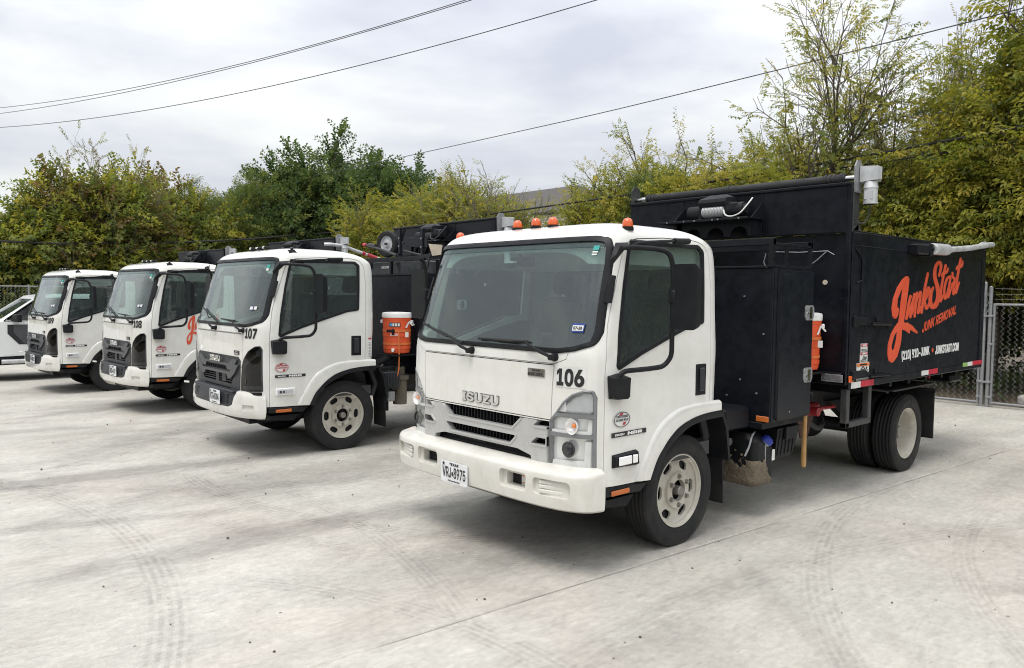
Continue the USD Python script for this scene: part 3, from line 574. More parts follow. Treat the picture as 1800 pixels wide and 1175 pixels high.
        bk = hull([(.895, 1.0, 1.285), (.80, 1.0, 1.30), (.735, 1.0, 1.285), (.895, 1.055, 1.275), (.735, 1.06, 1.27), (.89, 1.05, 1.155), (.735, 1.055, 1.15), (.88, 1.0, 1.14), (.745, 1.0, 1.135), (.86, 1.06, 1.14), (.76, 1.06, 1.138)])
        part(mi, 'mirror_bracket', fw(bk), 'black_plastic', 40)
        # liner, mud guard and flap behind the front wheel
        ln = ext(Polygon([(x, z) for x, z in ARCH[1:-1]]+[(-.45, .955), (-.53, .80), (-.57, .55), (-.545, .55), (-.50, .80), (-.43, .925)]+[(x-.015, z-.02) for x, z in ARCH[1:-1]][::-1]), 'y', .55, .985)
        lp = part(T, 'wheel_liner', ln if s > 0 else mir(ln), 'black_plastic')
        fp = xf(box(-.012, .0, .66, .93, -.40, 0, .003), ry(.05), (-.545, 0, .60)); part(lp, 'mud_flap', fp if s > 0 else mir(fp), 'rubber')
    ub = join(box(-.36, .94, -.93, .93, .62, .72), box(.30, .90, -.58, .58, .36, .64, .06), box(-.36, .42, -.54, .54, .42, .95, .04), box(.93, 1.05, -.66, .66, .44, .70, .02))
    part(T, 'engine_underside', ub, 'steel_grey'); part(T, 'radiator_duct', hull([(1.02, -.62, .66), (1.02, .62, .66), (-.6, -.60, .66), (-.6, .60, .66), (.95, -.56, .34), (.95, .56, .34), (-.5, -.5, .33), (-.5, .5, .33)]), 'black_plastic')  # low hull added under the cab to block light and deepen the shade
    return ws

def tyre_profile(R=.405, W=.225, rim=.257):
    """(radius, across) closed ring: sidewalls, shoulders, grooved tread"""
    h = W/2; p = [(rim, -h*.72), (rim+.03, -h*.95), (rim+.075, -h*1.0), (R-.035, -h*.94), (R-.010, -h*.86)]
    g = [-.62, -.30, 0.0, .30, .62]; gw = .010
    for k in g: p += [(R, k*h-gw), (R-.013, k*h-gw*.6), (R-.013, k*h+gw*.6), (R, k*h+gw)]
    p += [(R-.010, h*.86), (R-.035, h*.94), (R-.045, h*.965), (R-.048, h*.955), (R-.052, h*.975), (rim+.075, h*1.0), (rim+.03, h*.95), (rim, h*.72)]
    return p
def wheel(T, x, y, side, dual=False, name='wheel', flat=.012):
    """outer face towards side*y; a steel disc with hand holes, hub and nuts"""
    c = np.array([x, y, .396]); S = side
    prof = [(r, S*h) for r, h in tyre_profile()]
    if S < 0: prof = prof[::-1]
    tv, tf = lathe(prof, c, 'y', 56, closed=True)
    low = tv[:, 2] < flat*.5; tv[low, 2] = np.maximum(tv[low, 2], 0.002)
    if S*1 > 0: tf = tf[:, ::-1]
    dish = -.060 if not dual else .0
    # rim barrel and flange
    h = .085
    if not dual:
        prim = [(.232, -h), (.262, -h*1.15), (.262, -h), (.236, -h*.8), (.236, h*.9), (.262, h), (.264, h*1.12), (.256, h*1.12), (.246, h*.9), (.235, h*.78), (.222, h*.62), (.205, h*.55), (.185, h*.62), (.150, h*.70), (.135, h*.74), (.128, h*.98), (.120, h*1.02), (.078, h*1.02), (.076, h*.6), (.205, h*.40), (.226, h*.40)]
    else:
        prim = [(.232, -h), (.262, -h*1.15), (.262, -h), (.238, -h*.8), (.238, h*.9), (.262, h), (.264, h*1.12), (.256, h*1.12), (.246, h*.95), (.232, h*.85), (.220, h*.60), (.214, h*.1), (.200, -h*.55), (.185, -h*.85), (.150, -h*.95), (.076, -h*.95), (.076, -h*1.1), (.2, -h*1.05)]
    rv, rf = lathe([(r, S*q) for r, q in prim], c, 'y', 56, closed=True)
    m = m3.Manifold(m3.Mesh(np.asarray(rv, np.float32), np.asarray(rf, np.uint32)))
    if m.volume() < 0: m = m3.Manifold(m3.Mesh(np.asarray(rv, np.float32), np.asarray(rf[:, ::-1], np.uint32)))
    if not dual:
        for k in range(6):
            a = math.radians(60*k); d = np.array([math.cos(a), 0, math.sin(a)]); q = c+d*.189; t = np.array([-math.sin(a), 0, math.cos(a)])
            m = m-hull(np.vstack([ring(q+t*o+np.array([0, s2*.12, 0]), (0, 1, 0), .030, 16) for o in (-.021, .021) for s2 in (-1, 1)]))
    w = part(T, name, m, 'wheel_paint', 30)
    part(w, 'tyre', (tv, tf), 'rubber', 30)
    o = S*h
    if not dual:
        part(w, 'hub', join(lathe([(.0, S*.112), (.026, S*.110), (.034, S*.102), (.036, S*.05)], c, 'y', 20)), 'hub_metal', 30)
        for k in range(6):
            a = math.radians(30+60*k); p = c+np.array([math.cos(a)*.104, o*1.0, math.sin(a)*.104])
            part(w, 'wheel_nut', join(cyl(p, p+np.array([0, S*.007, 0]), .020, .018, 12), cyl(p, p+np.array([0, S*.024, 0]), .0155, .0135, 6)), 'hub_metal')
        part(w, 'backing', lathe([(.0, S*.026), (.233, S*.026), (.233, -S*.05)], c, 'y', 28), 'seal_rubber')
    else:
        part(w, 'hub', join(lathe([(.0, S*.03), (.06, S*.03), (.07, S*.0), (.085, -S*.03), (.09, -S*.10)], c, 'y', 24), *[cyl(c+np.array([math.cos(a)*.11, -S*.085, math.sin(a)*.11]), c+np.array([math.cos(a)*.11, -S*.045, math.sin(a)*.11]), .015, n=6) for a in np.arange(6)*math.pi/3]), 'hub_metal', 30)
    return w
# script lettering of the sign on the dump body, as outlines in the plane of the body side (x, z)
LOGO_J = [([(-2.875,1.279),(-2.902,1.219),(-2.965,1.194),(-3.01,1.199),(-3.097,1.247),(-3.161,1.356),(-3.181,1.445),(-3.182,1.493),(-3.164,1.505),(-3.165,1.507),(-3.169,1.507),(-3.27,1.492),(-3.369,1.461),(-3.375,1.462),(-3.378,1.496),(-3.383,1.498),(-3.57,1.455),(-3.575,1.455),(-3.577,1.456),(-3.576,1.458),(-3.431,1.523),(-3.307,1.555),(-3.301,1.555),(-3.295,1.544),(-3.29,1.543),(-3.217,1.563),(-3.248,1.669),(-3.307,1.909),(-3.313,1.981),(-3.29,2.002),(-3.286,2.003),(-3.241,2.002),(-3.159,1.974),(-3.038,1.891),(-2.958,1.788),(-2.933,1.707),(-2.953,1.635),(-2.998,1.611),(-3.003,1.611),(-3.046,1.615),(-3.082,1.648),(-3.089,1.695),(-3.086,1.696),(-3.065,1.699),(-3.044,1.729),(-3.056,1.795),(-3.114,1.862),(-3.171,1.906),(-3.174,1.907),(-3.178,1.906),(-3.18,1.904),(-3.162,1.848),(-3.136,1.729),(-3.118,1.625),(-3.101,1.563),(-3.018,1.516),(-2.934,1.452),(-2.88,1.366)],[[(-3.066,1.49),(-3.071,1.491),(-3.075,1.489),(-3.075,1.448),(-3.057,1.382),(-3.019,1.31),(-2.981,1.293),(-2.976,1.293),(-2.973,1.294),(-2.949,1.327),(-2.962,1.378),(-3.006,1.45)]])]
LOGO_REST = [([(-3.679,1.84),(-3.651,1.718),(-3.644,1.719),(-3.634,1.717),(-3.609,1.698),(-3.636,1.783),(-3.649,1.849),(-3.646,1.859),(-3.637,1.865),(-3.629,1.867),(-3.614,1.868),(-3.604,1.867),(-3.59,1.862),(-3.568,1.848),(-3.552,1.834),(-3.554,1.849),(-3.552,1.853),(-3.546,1.856),(-3.538,1.858),(-3.528,1.858),(-3.519,1.858),(-3.511,1.855),(-3.505,1.852),(-3.49,1.776),(-3.428,1.68),(-3.45,1.744),(-3.49,1.837),(-3.488,1.841),(-3.482,1.844),(-3.474,1.846),(-3.464,1.846),(-3.455,1.846),(-3.447,1.843),(-3.442,1.84),(-3.412,1.772),(-3.331,1.671),(-3.354,1.74),(-3.395,1.816),(-3.393,1.82),(-3.388,1.823),(-3.379,1.825),(-3.37,1.826),(-3.36,1.825),(-3.353,1.823),(-3.348,1.82),(-3.319,1.77),(-3.296,1.717),(-3.264,1.601),(-3.266,1.598),(-3.271,1.594),(-3.279,1.592),(-3.289,1.591),(-3.298,1.592),(-3.306,1.594),(-3.311,1.597),(-3.314,1.607),(-3.349,1.644),(-3.378,1.679),(-3.359,1.617),(-3.362,1.613),(-3.367,1.61),(-3.376,1.608),(-3.385,1.607),(-3.394,1.608),(-3.402,1.61),(-3.407,1.613),(-3.412,1.626),(-3.447,1.661),(-3.477,1.702),(-3.464,1.622),(-3.466,1.618),(-3.472,1.615),(-3.48,1.612),(-3.49,1.612),(-3.5,1.612),(-3.508,1.614),(-3.513,1.617),(-3.536,1.753),(-3.564,1.799),(-3.596,1.83),(-3.581,1.768),(-3.549,1.664),(-3.552,1.653),(-3.562,1.648),(-3.57,1.646),(-3.58,1.645),(-3.589,1.646),(-3.596,1.648),(-3.607,1.654),(-3.647,1.698),(-3.638,1.658),(-3.641,1.654),(-3.647,1.65),(-3.656,1.648),(-3.667,1.647),(-3.677,1.648),(-3.686,1.65),(-3.691,1.653),(-3.712,1.745),(-3.718,1.755),(-3.746,1.706),(-3.759,1.694),(-3.766,1.69),(-3.775,1.688),(-3.793,1.686),(-3.804,1.687),(-3.819,1.69),(-3.839,1.701),(-3.863,1.725),(-3.876,1.716),(-3.895,1.706),(-3.929,1.697),(-3.937,1.695),(-3.968,1.693),(-4.01,1.695),(-4.031,1.699),(-4.06,1.706),(-4.079,1.714),(-4.091,1.721),(-4.108,1.733),(-4.123,1.748),(-4.142,1.775),(-4.145,1.771),(-4.151,1.768),(-4.166,1.764),(-4.176,1.764),(-4.187,1.764),(-4.195,1.766),(-4.206,1.773),(-4.213,1.78),(-4.247,1.822),(-4.265,1.799),(-4.277,1.793),(-4.286,1.791),(-4.303,1.79),(-4.314,1.79),(-4.329,1.795),(-4.347,1.807),(-4.362,1.823),(-4.368,1.812),(-4.382,1.807),(-4.392,1.807),(-4.41,1.809),(-4.424,1.818),(-4.448,1.848),(-4.477,1.892),(-4.515,1.967),(-4.51,1.971),(-4.505,1.972),(-4.493,1.971),(-4.484,1.968),(-4.448,1.896),(-4.418,1.861),(-4.436,1.938),(-4.465,2.034),(-4.457,2.041),(-4.439,2.045),(-4.429,2.045),(-4.42,2.044),(-4.372,2.034),(-4.341,2.026),(-4.315,2.013),(-4.296,1.997),(-4.265,1.956),(-4.248,1.921),(-4.239,1.875),(-4.241,1.839),(-4.232,1.839),(-4.224,1.836),(-4.195,1.811),(-4.202,1.869),(-4.214,1.924),(-4.233,1.979),(-4.266,2.059),(-4.309,2.064),(-4.33,2.071),(-4.35,2.081),(-4.36,2.089),(-4.364,2.095),(-4.367,2.121),(-4.359,2.125),(-4.346,2.124),(-4.324,2.1),(-4.312,2.091),(-4.293,2.083),(-4.276,2.08),(-4.31,2.147),(-4.307,2.151),(-4.3,2.154),(-4.291,2.156),(-4.28,2.156),(-4.269,2.155),(-4.26,2.153),(-4.254,2.149),(-4.216,2.073),(-4.195,2.068),(-4.184,2.062),(-4.176,2.055),(-4.161,2.033),(-4.166,2.029),(-4.17,2.028),(-4.182,2.029),(-4.201,2.039),(-4.163,1.941),(-4.147,1.874),(-4.137,1.894),(-4.119,1.92),(-4.082,1.962),(-4.036,2.01),(-4.027,2.029),(-4.02,2.053),(-4.021,2.086),(-4.028,2.109),(-4.037,2.125),(-4.057,2.145),(-4.079,2.156),(-4.092,2.161),(-4.104,2.154),(-4.113,2.145),(-4.117,2.126),(-4.104,2.085),(-4.078,2.034),(-4.086,2.028),(-4.093,2.027),(-4.111,2.027),(-4.118,2.029),(-4.123,2.032),(-4.164,2.09),(-4.178,2.122),(-4.181,2.141),(-4.173,2.155),(-4.162,2.165),(-4.14,2.177),(-4.113,2.184),(-4.084,2.184),(-4.062,2.181),(-4.051,2.179),(-4.019,2.168),(-3.991,2.153),(-3.975,2.141),(-3.962,2.125),(-3.952,2.108),(-3.94,2.076),(-3.936,2.043),(-3.945,2.01),(-3.959,1.988),(-3.995,1.947),(-4.027,1.904),(-4.038,1.884),(-4.044,1.864),(-4.048,1.831),(-4.044,1.799),(-4.033,1.78),(-4.018,1.763),(-3.993,1.745),(-3.975,1.737),(-3.964,1.736),(-3.948,1.744),(-3.938,1.753),(-3.932,1.769),(-3.928,1.794),(-3.929,1.818),(-3.938,1.852),(-3.948,1.875),(-3.972,1.909),(-3.965,1.914),(-3.952,1.916),(-3.938,1.914),(-3.897,1.888),(-3.882,1.878),(-3.871,1.865),(-3.851,1.832),(-3.84,1.801),(-3.839,1.777),(-3.843,1.757),(-3.823,1.733),(-3.797,1.712),(-3.758,1.773),(-3.766,1.777),(-3.855,1.85),(-3.873,1.869),(-3.879,1.887),(-3.87,1.901),(-3.853,1.911),(-3.838,1.914),(-3.828,1.915),(-3.812,1.913),(-3.798,1.909),(-3.779,1.897),(-3.756,1.875),(-3.737,1.852),(-3.759,1.912),(-3.82,2.049),(-3.818,2.053),(-3.811,2.056),(-3.802,2.058),(-3.791,2.058),(-3.781,2.057),(-3.772,2.055),(-3.766,2.051),(-3.705,1.916)],[[(-3.764,1.828),(-3.79,1.86),(-3.824,1.889),(-3.825,1.879),(-3.817,1.867),(-3.796,1.845),(-3.749,1.805)],[(-4.345,1.862),(-4.326,1.838),(-4.307,1.819),(-4.297,1.846),(-4.295,1.876),(-4.299,1.91),(-4.309,1.939),(-4.328,1.971),(-4.353,1.999),(-4.363,2.007),(-4.378,2.014),(-4.41,2.022),(-4.38,1.933)]]),([(-4.615,2.148),(-4.605,2.142),(-4.599,2.135),(-4.59,2.117),(-4.595,2.114),(-4.606,2.112),(-4.618,2.114),(-4.643,2.131),(-4.652,2.135),(-4.605,1.999),(-4.587,1.906),(-4.564,1.885),(-4.568,1.946),(-4.587,1.997),(-4.588,2.012),(-4.582,2.02),(-4.57,2.026),(-4.553,2.03),(-4.528,2.033),(-4.522,2.044),(-4.513,2.077),(-4.499,2.082),(-4.48,2.081),(-4.473,2.079),(-4.466,2.073),(-4.473,2.043),(-4.484,2.025),(-4.495,2.019),(-4.51,2.016),(-4.532,2.013),(-4.535,2.011),(-4.533,1.996),(-4.51,1.935),(-4.508,1.872),(-4.512,1.855),(-4.518,1.847),(-4.525,1.844),(-4.534,1.842),(-4.545,1.841),(-4.556,1.842),(-4.569,1.845),(-4.58,1.853),(-4.59,1.864),(-4.601,1.857),(-4.611,1.855),(-4.622,1.854),(-4.633,1.855),(-4.642,1.858),(-4.653,1.864),(-4.726,1.975),(-4.725,1.979),(-4.717,1.981),(-4.706,1.981),(-4.699,1.978),(-4.648,1.919),(-4.672,2.02),(-4.713,2.137),(-4.75,2.141),(-4.773,2.148),(-4.794,2.161),(-4.804,2.173),(-4.807,2.18),(-4.809,2.211),(-4.805,2.214),(-4.797,2.215),(-4.788,2.212),(-4.766,2.186),(-4.743,2.167),(-4.732,2.161),(-4.721,2.158),(-4.758,2.235),(-4.755,2.239),(-4.748,2.242),(-4.738,2.244),(-4.726,2.244),(-4.714,2.243),(-4.705,2.24),(-4.699,2.237),(-4.66,2.156),(-4.63,2.153)],[])]
# ---------------------------------------------------------------- the two fronts
def fp(y, z, off=0.0): return np.array([float(front_x(y, z))+off, y, z])
def conform(geom, y0, z0, off=.0025, t=.0015, step=.02):
    """lettering or a plate wrapped on the cab's front, geometry's x along +y"""
    v, f = arr(m3.Manifold.extrude(cross(geom), 1.0).refine_to_length(max(step, .008)) if step else m3.Manifold.extrude(cross(geom), 1.0))
    y, z = v[:, 0]+y0, v[:, 1]+z0
    return np.column_stack([front_x(y, z)+off+t*(v[:, 2] > .5), y, z]), f
def both(fn):
    for s in (1, -1): fn(s, (lambda m: m) if s > 0 else mir)
LAMP_OLD = smooth_poly([(.680, .696), (.680, .985), (.731, 1.042), (.783, 1.113), (.843, 1.164), (.911, 1.192), (.955, 1.192), (.965, 1.15), (.965, .70)], .01)
LAMP_NEW = smooth_poly([(.655, .728), (.665, .885), (.685, 1.0), (.72, 1.08), (.80, 1.165), (.90, 1.222), (.945, 1.228), (.962, 1.19), (.962, .745), (.955, .735)], .008)
GRILLE_OLD = sbox(-.672, .695, .672, .977)
GRILLE_NEW = smooth_poly([(-.60, 1.094), (.60, 1.094), (.655, 1.055), (.65, .90), (.635, .72), (-.635, .72), (-.65, .90), (-.655, 1.055)], .006)
def wiper(T, piv, elbow, tip, mid):
    p, e, t, m = fp(*piv, .035), fp(*elbow, .045), fp(*tip, .018), fp(*mid, .02)
    w = part(T, 'wiper', join(tube([p, p*.6+e*.4+[.012, 0, 0], e], [.011, .012, .008], 8), cyl(p-[.05, 0, 0], p+[.018, 0, 0], .022, .019, 12), cyl(p-[.06, 0, 0], p-[.02, 0, 0], .03, .026, 12)), 'black_plastic')
    n = 10; pts = [t*(1-k)+m*k for k in np.linspace(0, 1, n)]
    pts = [np.array([float(front_x(q[1], q[2]))+.014, q[1], q[2]]) for q in pts]
    part(w, 'wiper_blade', join(tube(pts, .0085, 6), tube([pts[3]+[.012, 0, 0], e*.5+(pts[3]+pts[6])*.25, pts[6]+[.012, 0, 0]], .006, 6)), 'rubber')
def front_old(T):
    def hl(s, mm):
        L = LAMP_OLD; top, mid, low = L.intersection(sbox(0, 1.036, 2, 2)), L.intersection(sbox(0, .908, 2, 1.020)), L.intersection(sbox(0, 0, 2, .893))
        ins = [p.buffer(-.008).buffer(.003) for p in (top, mid, low)]
        h = part(T, 'headlight', mm(once('ho_back', lambda: on_front(L, .032, .042, .3))), 'lamp_bowl', 28)
        part(h, 'bezel', mm(once('ho_bez', lambda: on_front(L.buffer(.004).difference(union_all(ins)), -.003, .05, .3))), 'lamp_bezel', 28)
        part(h, 'marker_panel', mm(once('ho_mark', lambda: on_front(ins[0].buffer(-.016), .012, .018, .3))), 'lamp_grey', 28)
        b = .012; rib = [on_front(sbox(.68, 1.05, .98, 1.2).intersection(ins[0]).intersection(Polygon([(y-.0035, z), (y+.0025, z), (y+.0025, z+.3), (y-.0035, z+.3)])), .004, .012, .3) for y, z in [(.705+.014*k, 1.03) for k in range(7)]]
        part(h, 'marker_ribs', mm(join(*rib)), 'lamp_bowl')
        # indicator reflector and amber bulb
        q = fp(.842, .962, -.034); R = [(.002, -.015), (.018, -.012), (.034, -.004), (.046, .010), (.052, .028), (.049, .028), (.043, .011), (.032, .0), (.016, -.008)]
        part(h, 'indicator_bowl', mm(lathe(R, q+[.012, 0, 0], 'x', 20)), 'lamp_bowl')
        part(h, 'indicator_bulb', mm(xf(trimesh.creation.icosphere(2, .017), t=q+[.018, .008, .004])), 'bulb_amber', True)
        # main beam: projector in a faceted bowl
        q = fp(.820, .812, -.030); pr = lathe([(.0, .0), (.030, .0), (.038, .012), (.050, .020), (.052, .034), (.046, .036), (.044, .024), (.032, .018), (.0, .018)], q, 'x', 24)
        pj = part(h, 'projector', mm(pr), 'steel_grey'); part(pj, 'projector_lens', mm(xf(trimesh.creation.icosphere(2, .036), s=(.5, 1, 1), t=q+[.022, 0, 0])), 'window_dark', True)
        part(h, 'light_guide', mm(once('ho_drl', lambda: on_front(smooth_poly([(.695, .705), (.94, .705), (.945, .87), (.918, .87), (.912, .745), (.70, .735)], .006), .006, .018, .3))), 'cooler_white', 28)
        part(h, 'indicator_guide', mm(once('ho_drl2', lambda: on_front(smooth_poly([(.69, .914), (.945, .914), (.948, 1.01), (.93, 1.01), (.925, .934), (.69, .93)], .004), .006, .018, .3))), 'cooler_white', 28)
        part(h, 'lens', mm(once('ho_lens', lambda: on_front(L.buffer(-.004), -.004, -.001, .3))), 'lamp_glass', 28)
        part(T, 'lamp_corner_trim', mm(once('ho_tr', lambda: on_front(smooth_poly([(.69, .70), (.967, .70), (.967, .668), (.69, .668)], .004), .0, .05, .3))), 'black_plastic')
    both(hl)
    G = GRILLE_OLD.buffer(-.004)
    slots = [smooth_poly([(-.445, .985), (.445, .985), (.345, .898), (-.345, .898)], .008), smooth_poly([(-.392, .85), (.392, .85), (.325, .788), (-.325, .788)], .008)]
    for s in (1, -1):
        slots += [affinity.scale(smooth_poly([(.545, .938), (.605, .985), (.70, .985), (.70, .945), (.668, .938)], .006), s, 1, origin=(0, 0)), affinity.scale(smooth_poly([(.522, .818), (.582, .866), (.664, .866), (.664, .826), (.655, .818)], .006), s, 1, origin=(0, 0))]
    low = [(-.56, .60), (-.525, .735), (-.40, .762), (.40, .762), (.525, .735), (.56, .60)]
    bars = once('g_bars', lambda: on_front(G.difference(union_all(slots)).difference(Polygon(low)).intersection(sbox(-2, .70, 2, 2)), -.016, .03))
    g = part(T, 'grille', bars, 'silver_paint', 30)
    edge = once('g_edge', lambda: on_front(union_all([s_.buffer(.012).difference(s_.buffer(-.002)) for s_ in slots]).intersection(G), -.021, .01))
    part(g, 'slot_trim', edge, 'silver_paint', 30)
    part(g, 'grille_backing', once('g_back', lambda: on_front(G, .055, .065)), 'black_plastic', 28)
    ribs = [box(1.0, 1.066, y-.004, y+.004, z0, z1) for y in np.arange(-.42, .43, .035) for z0, z1 in ((.895, .975), (.785, .855))]
    part(g, 'ribs', join(*ribs), 'black_plastic', kind='stuff'); part(g, 'tow_hook_bar', join(cyl((1.03, -.30, .735), (1.03, .0, .735), .012, n=8), box(1.0, 1.04, -.6, .62, .60, .715, .01)), 'steel_grey')
    em = fit_text('ISUZU', .398, .064, 800)
    e_ = part(T, 'emblem', decal(em, fp(-.207, 1.024, 0), (0, 1, 0), (0, 0, 1), t=.014, off=-.004), 'chrome'); part(e_, 'emblem_rim', decal(em.buffer(.0045).difference(em.buffer(-.001)), fp(-.207, 1.024, 0), (0, 1, 0), (0, 0, 1), t=.006, off=-.004), 'letter_grey')  # dark outline painted round the letters as their shadow
    b = part(T, 'badge', conform(rr(0, .155, 0, .053, .006), .474, 1.258, .001, .004), 'chrome')
    part(b, 'lettering', join(conform(fit_text('ISUZU', .072, .012, 800), .515, 1.292, .0055, .001, 0), conform(fit_text('DIESEL', .142, .021, 900), .480, 1.263, .0055, .001, 0)), 'letter_black')
    # bumper
    def bump(dx, h, z): return np.column_stack([outline(1.222-dx, .80, 1.052-h, .36, 4.2, 112, .08), np.full(112, z)])
    def mk():
        R = [bump(.075, .030, .435), bump(.030, .010, .441), bump(.012, .002, .455), bump(.006, 0, .50), bump(.0, 0, .62), bump(.0, 0, .655), bump(.006, .001, .672), bump(.020, .004, .684), bump(.060, .014, .695), bump(.095, .020, .704), bump(.125, .03, .706)]
        v, f = loft_rings(R); o = m3.Manifold(m3.Mesh(np.asarray(v, np.float32), np.asarray(f, np.uint32)))
        if o.volume() < 0: o = m3.Manifold(m3.Mesh(np.asarray(v, np.float32), np.asarray(f[:, ::-1], np.uint32)))
        R = [bump(.13, .07, z) for z in (.40, .665)]; v, f = loft_rings(R); i = m3.Manifold(m3.Mesh(np.asarray(v, np.float32), np.asarray(f, np.uint32)))
        if i.volume() < 0: i = m3.Manifold(m3.Mesh(np.asarray(v, np.float32), np.asarray(f[:, ::-1], np.uint32)))
        R = [bump(.145, .09, z) for z in (.39, .76)]; v, f = loft_rings(R); j = m3.Manifold(m3.Mesh(np.asarray(v, np.float32), np.asarray(f, np.uint32)))
        if j.volume() < 0: j = m3.Manifold(m3.Mesh(np.asarray(v, np.float32), np.asarray(f[:, ::-1], np.uint32)))
        o = o-i-j-ext(sbox(-2, .3, 2, .9), 'x', .5, .955)
        for s in (1, -1):
            o = o-ext(rr(.345*s, .600*s, .520, .640, .03), 'x', 1.185, 1.4)-ext(rr(.388*s, .562*s, .533, .618, .008), 'x', 1.0, 1.4)
            pk = ext(smooth_poly([(.655*s, .525), (.655*s, .632), (.93*s, .632), (.93*s, .525)], .03), 'x', 1.0, 1.4); R = [bump(.022, .022, z) for z in (.40, .70)]
            v, f = loft_rings(R); i2 = m3.Manifold(m3.Mesh(np.asarray(v, np.float32), np.asarray(f, np.uint32)))
            if i2.volume() < 0: i2 = m3.Manifold(m3.Mesh(np.asarray(v, np.float32), np.asarray(f[:, ::-1], np.uint32)))
            o = o-(pk-i2)
        return o
    bp = part(T, 'bumper', once('b_old', mk), 'bumper_paint', 28)
    def holes(s, mm):
        part(bp, 'bumper_hole', mm(box(1.09, 1.13, .375, .575, .52, .63)), 'black_plastic')
        cov = join(*[box(1.165-.012*0, 1.188, .70, .868, z, z+.026, .006) for z in (.536, .565, .594)])
        v, f = arr(cov); v[:, 0] += -(np.maximum(v[:, 1]-.70, 0)*.30)**1.0+.012; part(bp, 'fog_lamp_cover', mm((v, f)), 'bumper_paint')
    both(holes)
    st = part(bp, 'caution_sticker', front_decal(rr(0, .055, 0, .082, .003), 1.131, .478, .535), 'sticker_white'); part(st, 'sticker_band', join(front_decal(sbox(.006, .058, .049, .072), 1.1335, .478, .535), front_decal(sbox(.006, .012, .049, .018), 1.1335, .478, .535)), 'sticker_orange')
    plate(T, 1.2255, -.13, .515, 'VRJ\u20228975', True)
    part(T, 'unit_number', conform(affinity.scale(fit_text('106', .185, .112, 900), 1, 1), .728, 1.216, .0028), 'letter_black')
    part(T, 'number_backing', conform(rr(-.008, .196, -.01, .124, .004), .726, 1.216, .0006, .0012), 'reflector_white')
    wiper(T, (-.115, 1.39), (-.30, 1.452), (-.80, 1.56), (-.225, 1.438)); wiper(T, (.705, 1.395), (.47, 1.475), (-.055, 1.478), (.455, 1.483))
    for y, z in ((-.89, 2.246), (-.19, 2.304), (.012, 2.308), (.19, 2.304), (.885, 2.252)):
        x = .585; zz = z-.012
        lm = part(T, 'roof_lamp', lathe([(.0, .063), (.016, .060), (.029, .048), (.035, .031), (.036, .009), (.036, .0), (.0, .0)], (x, y, zz+.006), 'z', 20), 'orange_lens', 50)
        part(lm, 'lamp_base', lathe([(.0, .010), (.040, .010), (.042, -.012), (.0, -.012)], (x, y, zz), 'z', 20), 'black_plastic')
def plate(T, x, y, z, number, crisp):
    p = part(T, 'number_plate', join(*[front_decal(rr(-.152, .152, -.076, .076, .012), x, y, z, t=.004)]), 'plate_white')
    tx = fit_text(number, .262, .078, 600) if crisp else fit_text(number, .255, .078, 600)
    L = [front_decal(affinity.translate(tx, -.131, -.040), x+.004, y, z), front_decal(affinity.translate(fit_text('TEXAS', .105, .020, 800), -.052, .048), x+.004, y, z),
         front_decal(affinity.translate(fit_text('The Lone Star State', .13, .010, 700), -.065, -.066), x+.004, y, z)]
    star = Polygon([(r*math.sin(k*math.pi/5), r*math.cos(k*math.pi/5)) for k in range(10) for r in [(.018, .007)[k % 2]]])
    L.append(front_decal(affinity.translate(star, -.120, .054), x+.004, y, z))
    part(p, 'plate_lettering', join(*L), 'letter_black')
